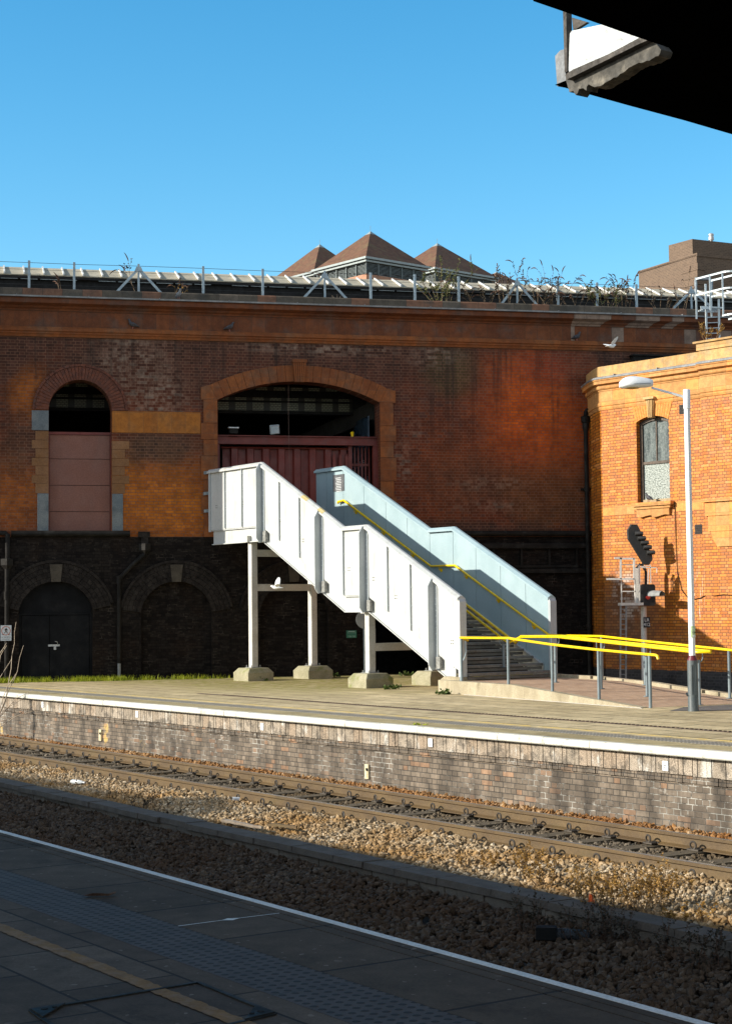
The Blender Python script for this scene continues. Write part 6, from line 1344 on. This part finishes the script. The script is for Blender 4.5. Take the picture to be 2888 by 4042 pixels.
def leafmat(name, a, b, tr=.25, rough=.6):
    t = NT(name); c = t.mix(t.mr(t.noise(9, 3, .6), .3, .7), a, b); t.b.inputs['Subsurface Weight'].default_value = 0
    m = t.out(c, rough, spec=.3); tb = t.t.nodes.new('ShaderNodeBsdfTranslucent'); t.link(c if not isinstance(c, tuple) else c, tb.inputs['Color'])
    mx = t.t.nodes.new('ShaderNodeMixShader'); mx.inputs[0].default_value = tr; t.link(t.b.outputs[0], mx.inputs[1]); t.link(tb.outputs[0], mx.inputs[2])
    t.link(mx.outputs[0], t.t.nodes['Material Output'].inputs[0]); return m
M['grass'] = leafmat('bright winter grass', (0.17, 0.23, 0.010), (0.36, 0.38, 0.02), .35)
rg = np.random.default_rng(11); gp = []
clump = [(rg.uniform(-.5, 7.2), rg.uniform(-.55, -.05)) for _ in range(40)]
while len(gp) < 5500:
    cx_, cy_ = clump[rg.integers(len(clump))]; u = cx_+rg.normal()*.22; v = cy_+rg.normal()*.08
    if v > -.03: continue
    dens = (1.0 if u < 3 else max(0.0, 1-(u-3)/3.2))*(.35+.65*(math.sin(u*2.3+1)*math.sin(u*5.1) > -.25))
    if rg.uniform() > dens*(.25+.75*math.exp(-((-v)/.5)**2)): continue
    p = WF.w(u, v, 0)
    if FP.l(p).y < 1.6: continue
    gp.append((p.x, p.y, 0))
grass('grass', gp, .04, .18, .005, M['grass'], 12)
# leafy weeds at the foot of the footings and kerb
M['weed'] = leafmat('dark green weed leaf', (0.05, 0.09, 0.02), (0.11, 0.16, 0.035), .2)
M['bush'] = leafmat('olive bush leaf', (0.09, 0.10, 0.03), (0.18, 0.19, 0.07), .25)
M['stem'] = pm('brown twig', (0.10, 0.065, 0.035), (0.17, 0.11, 0.06), .8, 10)
M['stem_pale'] = pm('pale bare twig', (0.32, 0.24, 0.17), (0.45, 0.36, 0.26), .7, 10)
M['seed'] = pm('dry brown seed head', (0.07, 0.035, 0.022), (0.13, 0.065, 0.035), .9, 12, .3, 60)
M['dry'] = leafmat('dry brown foliage', (0.24, 0.125, 0.025), (0.38, 0.215, 0.05), .2)
M['dry_dark'] = leafmat('dark dead foliage', (0.028, 0.022, 0.013), (0.05, 0.04, 0.024), .1)
def plant(name, label, base, h, nst, spread, leaf, lmat, smat, nl=12, lsz=.05, seeds=0, smat2=None, lean=(0, 0), group=None, seed=1, cat='plant', twigs=2, r0_=.009, droop=.25):
    rg = random.Random(seed); t = thing(name, label, cat, base, 0, group); so_, lo, hs_ = MB(), MB(), []
    def leafq(p, d, sz):
        d = Vector(d).normalized(); s_ = d.cross(Vector((rg.uniform(-1, 1), rg.uniform(-1, 1), rg.uniform(-.3, 1)))).normalized()*sz*.32
        lo.poly([p, p+d*sz*.45+s_, p+d*sz, p+d*sz*.45-s_])
    def stem(p, d, L, r, lvl):
        pts = [Vector(p)]; n = 6; d = Vector(d).normalized()
        for k in range(n):
            d = (d+Vector((rg.uniform(-.16, .16), rg.uniform(-.16, .16), rg.uniform(-.06, .10)-(droop*(k/n)**2 if lvl else droop*.3*(k/n)**2)))).normalized(); pts.append(pts[-1]+d*L/n)
        so_.tube(pts, [r*(1-.75*k/n) for k in range(n+1)], 4)
        for k in range(int(nl*(1 if lvl else .8))):
            f = rg.uniform(.12, 1)*n; i = min(int(f), n-1); q = pts[i].lerp(pts[i+1], f-i)
            if leaf: leafq(q, (rg.uniform(-1, 1), rg.uniform(-1, 1), rg.uniform(-.5, .8)), lsz*rg.uniform(.5, 1.3))
        if seeds and rg.random() < seeds:
            e = pts[-1]; dd = d; hp = [e]
            for k in range(5): dd = (dd+Vector((rg.uniform(-.1, .1), rg.uniform(-.1, .1), -.28))).normalized(); hp.append(hp[-1]+dd*lsz*.75)
            he = MB(); he.tube(hp, [.006, .014, .016, .014, .010, .003], 5); hs_.append(he)
        if lvl < 1:
            for k in range(twigs):
                f = rg.uniform(.3, .9)*n; i = min(int(f), n-1); q = pts[i].lerp(pts[i+1], f-i); stem(q, d+Vector((rg.uniform(-1, 1), rg.uniform(-1, 1), rg.uniform(0, .5))), L*rg.uniform(.25, .5), r*.5, 1)
    for k in range(nst):
        a = rg.uniform(0, 2*math.pi); b = rg.uniform(0, 1)**.5
        stem((spread*.35*b*math.cos(a), spread*.35*b*math.sin(a)*.5, -.02), (lean[0]+spread*b*math.cos(a)*.8/h, lean[1]+spread*b*math.sin(a)*.5/h, 1), h*rg.uniform(.55, 1.0), r0_, 0)
    so_.build('stems', smat, t)
    if lo.f: lo.build('leaves', lmat, t)
    for he in hs_[:90]: he.build('seed_head', smat2 or M['seed'], t)
    return t
gW = 'buddleia growing along the parapet'
def par(x, y=None): q = WF.face(x, 1180, .3); return WF.w(q[0], .35, 9.93)
plant('buddleia', 'leaning bare buddleia branch with dead seed heads above the first fence brace', par(540), .95, 2, .3, True, M['dry_dark'], M['stem'], 5, .07, .9, lean=(-.42, 0), group=gW, seed=4, droop=.5)
plant('dead_stalk', 'short dead seed stalks on the coping right of the second fence post', par(240), .38, 4, .15, False, None, M['stem'], 0, .06, .8, group='dead stalks on the parapet', seed=5, twigs=0)
plant('dead_stalk', 'dead brown seed stalks between the first brace and the next fence post', par(690), .42, 5, .7, True, M['dry'], M['stem'], 3, .05, .8, group='dead stalks on the parapet', seed=6, twigs=1)
plant('dead_stalk', 'thin dry grass stalks right of the brace below the tallest pyramid', par(1330), .25, 6, .3, False, None, M['stem_pale'], 0, .04, 0, group='dead stalks on the parapet', seed=7, twigs=0, r0_=.004)
for i, (x, h, n, sp, lab, nl, ss, sd) in enumerate((
    (1755, 1.45, 13, 1.0, 'leafiest olive buddleia bush, left of the right pyramid roof', 30, .25, 21),
    (1905, .85, 8, 1.0, 'low leafy buddleia just right of the leafiest bush', 20, .4, 22),
    (2000, 1.25, 8, .9, 'tall buddleia with many dead heads at the third fence brace', 16, .8, 23),
    (2115, .95, 8, .8, 'brown headed buddleia right of the third fence brace', 15, .8, 24),
    (2180, 1.35, 6, .6, 'slender tall buddleia arching above the fence wire', 10, .9, 25),
    (2270, .80, 6, .8, 'sparse low buddleia midway between two fence posts', 12, .5, 26),
    (2390, 1.05, 10, .9, 'dense green based buddleia with drooping heads beside a fence post', 26, .7, 27),
    (2460, 1.15, 8, .7, 'buddleia with curled dead heads against the brown brick block edge', 16, .9, 28),
    (2620, .85, 7, 1.0, 'thin buddleia stems left of the hooped ladder', 10, .5, 29),
    (2690, 1.35, 3, .4, 'single upright buddleia stem in front of the brown brick block', 8, .6, 30))):
    plant('buddleia', lab, par(x), h*.88, n, sp, True, M['bush'] if i in (0, 6) else M['dry_dark'], M['stem'], nl, .055, ss, group=gW, seed=sd)
plant('dry_weed', 'tan dry bushy weed on the sunlit parapet at the ladder foot', PL(2800, 1345, BF.w(0, .1, 0), Vector((BF.s, -BF.c, 0))), .55, 9, .5, True, M['dry'], M['stem'], 22, .04, 0, group='dry weeds', seed=33)
# weeds round the footings
for i, (x, y, lab) in enumerate(((1036, 2688, 'small green weed by the near left column footing'), (1275, 2674, 'dark leafy weed by the back left column footing'), (1318, 2674, 'low weed just right of the back left footing'), (1545, 2722, 'flowering weed at the right of the front column footing'), (1748, 2742, 'dense little weed below the last concrete footing'), (1600, 2668, 'grassy weeds in the shade beyond the back column'))):
    plant('weed', lab, G(x, y), .15, 9, .3, True, M['weed'], M['stem'], 12, .055, 0, group='small green weeds on the platform', seed=50+i, twigs=1, r0_=.003)
plant('moss_tuft', 'mossy green tuft on the far platform edge', G(1652, 2862), .05, 14, .35, True, M['grass'], M['stem'], 10, .04, 0, seed=61, twigs=0, r0_=.002)
# bare twigs at the far left
bt = G(-45, 2930, -1.0); t = thing('bare_shrub', 'bare pale twigs rising in front of the platform edge at far left', 'shrub', bt, 0)
o = MB()
def tw(x, y): return PL(x, y, bt, Vector((0, 1, 0)))-bt
for pts in ([(-40, 2900), (20, 2770), (45, 2640), (55, 2540), (63, 2455)], [(-30, 2880), (35, 2720), (70, 2650), (95, 2547)], [(0, 2800), (30, 2710), (66, 2660)], [(-40, 2860), (-5, 2680), (45, 2602)], [(-40, 2820), (0, 2580), (27, 2538)], [(-35, 2800), (0, 2590), (30, 2548)], [(-40, 2870), (60, 2760), (140, 2720)], [(-40, 2860), (20, 2800), (110, 2745)], [(-35, 2870), (40, 2835), (130, 2785)], [(-40, 2900), (60, 2830), (150, 2800)]):
    P_ = [tw(*p)+Vector((0, rnd.uniform(-.1, .1), 0)) for p in pts]; Q = []
    for a, b in zip(P_, P_[1:]): Q += [a, a.lerp(b, .5)+Vector((rnd.uniform(-.02, .02), 0, rnd.uniform(-.015, .015)))]
    Q.append(P_[-1]); o.tube(Q, [.010*(1-.7*k/len(Q)) for k in range(len(Q))], 4)
o.build('twigs', M['stem_pale'], t)
# dry weeds on the ballast
gD = 'dry weeds on the ballast'
for i, (x, y, h, n, mt, lab) in enumerate((
    (2085, 3445, .34, 14, 'dry', 'tawny dry weed on the sunlit ballast, first from the left of the weed row'), (2160, 3490, .30, 14, 'dry', 'tawny dry weed beside the leftmost tall one in the sunlit row'),
    (2355, 3590, .48, 20, 'dry', 'tallest bushy rust brown weed on the sunlit ballast'), (2430, 3600, .40, 18, 'dry', 'rust brown weed just right of the tallest bushy one'),
    (2520, 3600, .46, 18, 'dry', 'upright brown weed near the middle of the sunlit weed row'), (2585, 3580, .40, 14, 'dry', 'orange brown weed second from the right in the sunlit row'), (2640, 3560, .45, 12, 'dry', 'orange tinted upright weed at the right of the weed row'), (2700, 3640, .22, 12, 'dry', 'low tan weed above the low wall at far right'),
    (1900, 3430, .22, 8, 'dry', 'small pale dry weed nearest the low wall on the sunlit ballast'),
    (2085, 3690, .42, 12, 'dry_dark', 'leftmost dark dead weed in the shade below the low wall'), (2310, 3730, .45, 16, 'dry_dark', 'densest dark dead weed in the shaded ballast'), (2390, 3740, .40, 14, 'dry_dark', 'dark dead weed right of the densest shaded one'), (2600, 3770, .40, 10, 'dry_dark', 'thin dead weed in the shaded ballast toward the right'), (2720, 3840, .42, 12, 'dry_dark', 'dead weed in the shade near the right edge'), (2840, 3850, .42, 10, 'dry_dark', 'rightmost dead weed in the shaded ballast'),
    (290, 3150, .30, 9, 'dry_dark', 'dead weed standing at the left end of the low wall'), (590, 3235, .40, 14, 'dry_dark', 'dark bushy dead weed against the low wall at left'), (660, 3260, .32, 10, 'dry_dark', 'smaller dead weed right of the bushy one by the low wall'))):
    plant('dry_weed', lab, G(x, y, -1.05 if mt == 'dry' else -1.22), h*1.05, max(6, int(n*.8)), .38, True, M[mt], M['stem'] if mt == 'dry' else M['seed'], 16, .023, 0, group=gD, seed=100+i, twigs=3, r0_=.0035)
# ================================================================ pigeons
M['pig_dark'] = pm('dark grey pigeon feathers', (0.035, 0.035, 0.042), (0.075, 0.075, 0.085), .6, 30)
M['pig_grey'] = pm('grey pigeon feathers', (0.16, 0.17, 0.18), (0.26, 0.27, 0.28), .6, 30)
M['pig_white'] = pm('white pigeon feathers', (0.72, 0.73, 0.73), (0.82, 0.82, 0.82), .6, 30, dirt=(.35, .36, .37), dsc=14, damt=.5)
M['pig_leg'] = pm('pink pigeon leg', (0.35, 0.12, 0.10), None, .6)
def bird(label, base, rz_, mat, pose='stand', s=1.0, tilt=0.0, wings=None):
    t = thing('pigeon', label, 'pigeon', base, rz_, 'pigeons')
    o = MB()
    if pose == 'stand': st = [(-.17, .05, .012, .008), (-.12, .07, .03, .014), (-.06, .095, .05, .045), (.0, .115, .06, .062), (.05, .135, .055, .06), (.075, .17, .036, .04), (.085, .205, .024, .027), (.095, .235, .026, .028), (.115, .245, .02, .021), (.13, .244, .006, .007)]
    else: st = [(-.20, -.01, .055, .006), (-.14, -.005, .045, .012), (-.07, .0, .05, .04), (.0, .0, .058, .055), (.06, .01, .05, .05), (.10, .03, .03, .032), (.13, .045, .026, .028), (.15, .045, .018, .02), (.165, .04, .006, .007)]
    rings = []; n = 12
    for i, (x, z, wy, wz) in enumerate(st):
        a = st[max(i-1, 0)]; b = st[min(i+1, len(st)-1)]; dx, dz = b[0]-a[0], b[1]-a[1]; L = math.hypot(dx, dz) or 1; nx, nz = -dz/L, dx/L
        rings.append([Vector((x+nx*wz*math.sin(q), wy*math.cos(q), z+nz*wz*math.sin(q)))*s for q in [2*math.pi*j/n for j in range(n)]])
    o.loft(rings, True, True)
    if wings:
        for sg_, (ux, uz) in zip((-1, 1), wings):
            tip = Vector((ux, sg_*math.sqrt(max(.0, .33**2-ux*ux-uz*uz)), uz)); rt = [Vector((.06, sg_*.03, .02)), Vector((-.09, sg_*.03, .01))]
            md = [rt[0].lerp(tip, .5)+Vector((.05, 0, .02)), rt[1].lerp(tip, .5)+Vector((-.05, 0, .0))]; tp = [tip+Vector((.01, 0, 0)), tip+Vector((-.05, 0, -.01))]
            up = Vector((0, 0, .006)); rr = []
            for a, b in (rt, md, tp): rr.append([a*s, b*s, (b+up)*s, (a+up*1.6)*s])
            o.loft(rr, True, True)
    bd = o.build('body', mat, t, smooth=True)
    m = bd.modifiers.new('sub', 'SUBSURF'); m.levels = 1; m.render_levels = 1
    o = MB(); x0 = .128 if pose == 'stand' else .162; z0 = .243 if pose == 'stand' else .04; o.lathe([(.008, 0), (.005, .012), (.001, .024)], (0, 0, 0), 6); o.v = [((x0+z)*s, x*s, (z0-y-z*.2)*s) for x, y, z in o.v]; o.build('beak', M['pig_dark'], bd)
    if pose == 'stand':
        for sg_ in (-1, 1):
            o = MB(); o.tube([(0*s, .02*sg_*s, .06*s), (.005*s, .022*sg_*s, .012*s), (.03*s, .022*sg_*s, .004*s)], .005*s, 5); o.build('leg', M['pig_leg'], t)
            o = MB(); rr = []
            for x, z, h, w_ in ((.055, .14, .018, .0), (.02, .125, .045, .010), (-.05, .10, .042, .012), (-.12, .07, .018, .008), (-.165, .055, .004, .002)): rr.append([Vector((x, sg_*(.048-abs(x)*.12), z+h))*s, Vector((x, sg_*(.058+w_-abs(x)*.12), z))*s, Vector((x, sg_*(.046-abs(x)*.12), z-h*.7))*s])
            o.loft(rr, True, True); o.build('wing', mat, t, smooth=True)
    return t
def atw(x, y, yl, z=None): q = WF.face(x, y, yl); return WF.w(q[0], yl, q[1] if z is None else z)
bird('pale grey pigeon standing on the lead flashing under the first fence post group', atw(705, 1185, -.22, 9.735), R(-60), M['pig_grey'])
bird('dark pigeon perched at left on the string course, facing left', atw(525, 1300, -.085, 8.95), R(195), M['pig_dark'])
bird('dark pigeon perched on the string course above the big arch, facing right', atw(905, 1308, -.085, 8.95), R(15), M['pig_dark'])
bird('dark pigeon perched on the string course near the right, by pale frieze blocks', atw(2275, 1352, -.085, 8.95), R(20), M['pig_dark'])
q = BF.l(BF.w(1.72, -.09, 4.367)); bird('dark pigeon standing on the sill of the sash window', BF.w(1.66, -.135, 4.366), R(120), M['pig_dark'], s=.95)
bird('white pigeon flying with raised wings before the pale frieze blocks', PL(2412, 1366, WF.w(0, -2.0, 0), Vector((-WF.s, WF.c, 0))), R(35), M['pig_white'], 'fly', wings=[(.05, .24), (.02, .10)])
bird('white pigeon in flight under the stairs between the columns', PL(1090, 2320, (0, 38.9, 0), Vector((0, 1, 0))), R(170), M['pig_white'], 'fly', s=.85, wings=[(-.04, .30), (-.12, .10)])
# ================================================================ signs
M['sign_white'] = pm('white sign face', (0.55, 0.58, 0.60), (0.62, 0.65, 0.67), .4, 5, fine=.03)
M['sign_red'] = pm('faded red sign ink', (0.42, 0.12, 0.08), (0.48, 0.16, 0.10), .5, 8)
a, b = WF.face(2, 2469, -.16), WF.face(45, 2529, -.16); sc_ = WF.w((a[0]+b[0])/2, -.16, (a[1]+b[1])/2); sw, sh = abs(b[0]-a[0])/2, abs(b[1]-a[1])/2
t = thing('prohibition_sign', 'white sign with crossed-out walking figure on the dark wall at far left', 'sign', sc_, WF.a)
o = MB(); o.box(-sw, sw, -.006, .006, -sh, sh); o.build('plate', M['sign_white'], t)
rc_, rr_ = .075+0*sh, sw*.86
o = MB(); n = 28; zc_ = sh-rr_-.02; o.loft([[(r*math.cos(2*math.pi*k/n), y, zc_+r*math.sin(2*math.pi*k/n)) for k in range(n)] for r, y in ((rr_, -.007), (rr_, -.010), (rr_*.86, -.010), (rr_*.86, -.007))]); o.build('red_ring', M['sign_red'], t)
o = MB(); o.bar((-rr_*.64, -.0105, zc_+rr_*.64), (rr_*.64, -.0105, zc_-rr_*.64), .002, rr_*.13, (0, 1, 0)); o.v = [(x, y, z) for x, y, z in o.v]; o.build('red_slash', M['sign_red'], t)
o = MB()
def blobp(pts): o.prism([(x*rr_, zc_+z*rr_) for x, z in pts], lambda u, z: (u, -.0095, z), lambda u, z: (u, -.007, z))
blobp([(.02+.11*math.cos(2*math.pi*k/10), .56+.11*math.sin(2*math.pi*k/10)) for k in range(10)])
blobp([(-.12, .42), (.12, .44), (.17, .30), (.13, -.05), (-.1, -.05), (-.15, .2)]); blobp([(-.1, .40), (-.34, .12), (-.26, .06), (-.08, .26)]); blobp([(.12, .42), (.38, .20), (.36, -.02), (.28, .0), (.28, .16), (.1, .24)])
blobp([(-.1, -.04), (.04, -.04), (-.12, -.36), (-.36, -.62), (-.44, -.54), (-.22, -.3)]); blobp([(.0, -.04), (.13, -.04), (.26, -.34), (.34, -.62), (.22, -.64), (.14, -.36)]); o.build('walking_figure', M['ink'], t)
text('lettering', 'Passengers must', sw*.235, M['ink'], t, (0, -.008, -sh+.155*sh/.2), (R(90), 0, 0), bold=.001); text('lettering', 'not cross the line', sw*.235, M['ink'], t, (0, -.008, -sh+.095*sh/.2), (R(90), 0, 0), bold=.001)
o = MB()
for k in range(9): o.box(-sw*.8+sw*.178*k, -sw*.8+sw*.178*k+sw*.14, -.0075, -.006, -sh+.035*sh/.2, -sh+.048*sh/.2)
o.build('small_print', M['ink'], t)
o = MB(); o.box(-.03, .03, .006, .1, -sh*.5, sh*.5); o.build('bracket', M['black_iron'], t)
M['sign_green'] = pm('green sign face', (0.02, 0.13, 0.085), (0.03, 0.17, 0.11), .45, 8, fine=.03)
a, b = WF.face(1367, 2489, -.03), WF.face(1407, 2518, -.03); c_w = WF.w((a[0]+b[0])/2, -.03, (a[1]+b[1])/2); sw, sh = abs(b[0]-a[0])/2, abs(b[1]-a[1])/2
t = thing('green_sign', 'small green telephone notice on the dark wall behind the columns', 'sign', c_w, WF.a)
o = MB(); o.box(-sw, sw, -.006, .02, -sh, sh); o.build('plate', M['sign_green'], t)
M['sign_pale'] = pm('pale green lettering', (0.45, 0.62, 0.56), None, .5)
text('lettering', '116 123', .06, M['sign_pale'], t, (0, -.008, -sh+.04), (R(90), 0, 0)); text('lettering', 'Talk to us, we\'ll listen', .026, M['sign_pale'], t, (0, -.008, sh*.35), (R(90), 0, 0))
o = MB(); o.box(-.09, .09, -.0085, -.0065, sh-.035, sh-.02); o.build('header_bar', M['sign_pale'], t)
c_w = PL(1440, 2446, WF.w(0, -1.2, 0), Vector((-WF.s, WF.c, 0))); t = thing('round_sign', 'pale round sign back half hidden behind the middle white column', 'sign', c_w, WF.a)
o = MB(); n = 28; o.loft([[(.235*math.cos(2*math.pi*k/n), y, .235*math.sin(2*math.pi*k/n)) for k in range(n)] for y in (0, .012)], True, True); o.build('disc', pm('grey white sign back', (.26, .28, .29), (.34, .36, .37), .5, 5), t); o = MB(); o.box(-.03, .03, .012, .05, -c_w.z, .2); o.build('post', M['post_grey'], t)
c_w = PL(1468, 2510, WF.w(0, -.6, 0), Vector((-WF.s, WF.c, 0))); t = thing('warning_sign', 'white warning sign with dark ring partly hidden by the middle column', 'sign', c_w, WF.a)
o = MB(); o.box(-.09, .09, 0, .01, -.19, .19); o.build('plate', M['sign_white'], t)
o = MB(); n = 22; o.loft([[(-.02+r*math.cos(2*math.pi*k/n), y, .08+r*math.sin(2*math.pi*k/n)) for k in range(n)] for r, y in ((.085, -.001), (.085, -.004), (.065, -.004), (.065, -.001))]); o.build('ring', M['ink'], t)
o = MB(); o.box(-.08, .08, -.003, .0, -.17, -.07); o.build('red_block', M['sign_red'], t); o = MB(); o.box(-.03, .03, .01, .05, -c_w.z, .1); o.build('post', M['post_grey'], t)
# plates and boxes on the platform wall
def onwall(x, y, yl): q = FP.face(x, y, yl); return FP.w(q[0], yl, q[1])
M['cream'] = pm('cream plastic', (0.60, 0.52, 0.32), (0.68, 0.60, 0.40), .5, 8, dirt=(.4, .3, .15), dsc=12, damt=.4)
for x, y, lab in ((168, 2782, 'small white marker plate on the block course, far left end'), (540, 2820, 'small white marker plate above the dark shadow on the platform wall'), (1034, 2869, 'small white marker plate on the block course, third from the left'), (1698, 2932, 'white marker plate on a dark block right of centre'), (2625, 3024, 'largest nearest white marker plate on the block course at right')):
    p = onwall(x, y, .098); t = thing('marker_plate', lab, 'plate', p, FP.a, 'white marker plates under the platform edge')
    o = MB(); o.box(-.048, .048, -.003, .004, -.06, .06); o.build('plate', M['letter'], t); o = MB()
    for k in range(3): o.box(-.03, .028-.008*k, -.0045, -.003, .032-.03*k, .04-.03*k)
    o.build('small_print', M['ink'], t)
for x, y, lab in ((399, 2902, 'cream level box on the lower brick wall at left'), (1451, 3046, 'cream level box with black switch on the middle of the brick wall')):
    p = onwall(x, y, .165); t = thing('level_box', lab, 'box', p, FP.a, 'cream boxes on the platform wall')
    o = MB(); o.bbox(-.05, .05, -.03, .005, -.11, .11, .006); o.build('case', M['cream'], t); o = MB(); o.box(.005, .04, -.045, -.03, .015, .055); o.build('switch', M['ink'], t); o = MB(); o.box(.015, .03, -.034, -.03, -.09, .015); o.build('slot', M['yline'], t)
# ================================================================ litter and timber on the ballast
p = G(703, 3262, -1.19); t = thing('drinks_can', 'pale can end lying against the foot of the low wall', 'can', p, R(40)); o = MB(); o.tube([(-.05, 0, .055), (.06, .0, .06)], .055, 16); o.build('can_body', M['pale_metal'], t, smooth=True); o = MB(); o.tube([(-.054, 0, .055), (-.051, 0, .055)], .046, 16); o.build('can_end', M['letter'], t)
p = G(797, 3298, -1.17); t = thing('crumpled_paper', 'crumpled white paper on the shaded ballast by the low wall', 'litter', p, R(-20)); o = MB(); rg_ = random.Random(5)
gr = [[(-.10+.05*i, -.05+.05*j, .03+rg_.uniform(-.02, .03)) for j in range(4)] for i in range(5)]; o.loft(gr, closed=False); o.loft([[(x, y, z+.004) for x, y, z in r] for r in gr], closed=False); o.build('sheet', M['letter'], t)
p = G(932, 3166, -1.04); t = thing('paper_cup', 'white paper cup on its side near the rail', 'cup', p, R(20)); o = MB(); o.lathe([(.028, -.05), (.038, .05), (.035, .05), (.026, -.045)], (0, 0, 0), 16, False); o.v = [(-z, y, x+.036) for x, y, z in o.v]; o.build('cup_wall', M['letter'], t, smooth=True); o = MB(); o.lathe([(.001, -.044), (.027, -.044)], (0, 0, 0), 16); o.v = [(-z, y, x+.036) for x, y, z in o.v]; o.build('cup_base', M['ink'], t)
p = G(305, 3098, -1.04); t = thing('plastic_bottle', 'clear crushed plastic bottle on the ballast at left', 'bottle', p, R(-35)); o = MB(); o.tube([(-.13, 0, .04), (-.11, 0, .04), (.04, 0, .042), (.10, 0, .04), (.12, 0, .04), (.15, 0, .04)], [.03, .038, .036, .03, .014, .013], 12); o.build('bottle_body', M['sign_white'], t, smooth=True); o = MB(); o.tube([(.15, 0, .04), (.17, 0, .04)], .015, 10); o.build('cap', M['sign_white'], t)
p = G(2331, 3560, -1.05); t = thing('orange_scrap', 'small bright orange plastic scrap by the low wall', 'litter', p, 0); o = MB(); o.loft([[(-.03, -.02, .0), (.03, -.025, .0), (.035, .02, .0), (-.02, .03, .0)], [(-.015, -.01, .07), (.02, -.01, .06), (.02, .01, .065), (-.01, .015, .075)]], True, True); o.build('scrap', pm('orange plastic', (.85, .13, .02), None, .4), t)
def plank(lab, a, b, mat, w_=.07, h=.03):
    a, b = G(*a, -1.03), G(*b, -1.03); t = thing('timber_stick', lab, 'timber', a, 0); v = b-a; o = MB(); n = 8; s_ = Vector((-v.y, v.x, 0)).normalized(); rr = []
    for k in range(n+1):
        f = k/n; w2 = w_*(1-.6*f)*(.8+.4*rnd.random())*.5; c = v*f+Vector((0, 0, .035+.012*rnd.random())); rr.append([c-s_*w2-Vector((0, 0, h/2)), c+s_*w2-Vector((0, 0, h/2)), c+s_*w2+Vector((0, 0, h/2)), c-s_*w2+Vector((0, 0, h/2))])
    o.loft(rr, True, True); o.build('stick', mat, t)
plank('long pale splintered stick lying along the low wall', (885, 3252), (1035, 3282), M['stem_pale'], .10); plank('dark brown broken plank on the sunlit ballast', (1065, 3267), (1172, 3278), M['rail'], .08)
p = G(2170, 3708, -1.2); t = thing('ribbed_hose', 'dark ribbed hose end lying in the shaded ballast', 'hose', p, R(-10)); o = MB(); o.box(-.12, .06, -.06, .06, .0, .11); o.build('coupling', M['ink'], t); o = MB(); o.tube([(.06+.012*k, -.01*k*.3, .05) for k in range(26)], [.045 if k % 2 else .052 for k in range(26)], 12); o.build('hose', pm('faded blue grey hose', (.022, .025, .03), (.04, .044, .05), .7, 6), t)
# pale sealant in one slab joint, and a scrap of debris
j0, j1 = NP.l(G(708, 3660, 0)), NP.l(G(1098, 3606, 0)); o = MB(); xm_ = (j0.x+j1.x)/2
o.loft([[(xm_-.006, j0.y, .003), (xm_+.006, j0.y, .003)], [(xm_-.005, (j0.y+j1.y)/2-.05, .004), (xm_+.006, (j0.y+j1.y)/2-.05, .004)], [(xm_-.03, (j0.y+j1.y)/2, .004), (xm_+.035, (j0.y+j1.y)/2, .004)], [(xm_-.005, (j0.y+j1.y)/2+.06, .004), (xm_+.006, (j0.y+j1.y)/2+.06, .004)], [(xm_-.004, j1.y, .003), (xm_+.005, j1.y, .003)]], closed=False)
tag(o.build('road_marking', M['white_line'], None, NP.o, NP.a), kind='structure')
p = G(395, 3542, 0); t = thing('dead_leaf', 'dark curled dead leaf scrap beside the tactile strip', 'litter', p, .3); rg_ = random.Random(9); o = MB(); o.loft([[(-.1+.05*i, -.025+.02*math.sin(i*1.7)+.025*j, .006+rg_.uniform(0, .025)) for j in range(3)] for i in range(5)], closed=False); o.build('leaf', M['seed'], t)
# ================================================================ access cover set in the near platform
def npz(x, y): return NP.l(G(x, y, .0))
cr = [npz(x/1.12, 3200+y/1.12) for x, y in ((135, 890), (875, 765), (1215, 905), (430, 1090))]
c0 = NP.w(cr[0].x, cr[0].y, 0); t = thing('access_cover', 'paved access cover framed by dark steel bars in the near platform', 'manhole cover', c0, NP.a)
o = MB(); A = [Vector((p.x-cr[0].x, p.y-cr[0].y, .005)) for p in cr]
for a, b in zip(A, A[1:]+A[:1]): o.bar(a, b, .022, .006)
o.build('frame', M['black_iron'], t)
cen_ = sum(A, Vector())/4
for i in (0, 2):
    a = A[i]; d1 = (A[(i+1) % 4]-a).normalized(); d2 = (A[(i-1) % 4]-a).normalized(); o = MB(); P_ = [a, a+d1*.17, a+d2*.17]
    o.loft([[p+Vector((0, 0, .003)) for p in P_], [p+Vector((0, 0, .009)) for p in P_]], True, True); cp_ = o.build('corner_plate', M['black_iron'], t)
    o = MB(); q = a+(d1+d2)*.05; o.lathe([(.016, .009), (.016, .012)], q, 10); o.lathe([(.012, .009), (.012, .013)], q+d1*.05, 8); o.build('key_hole', M['ink'], cp_)
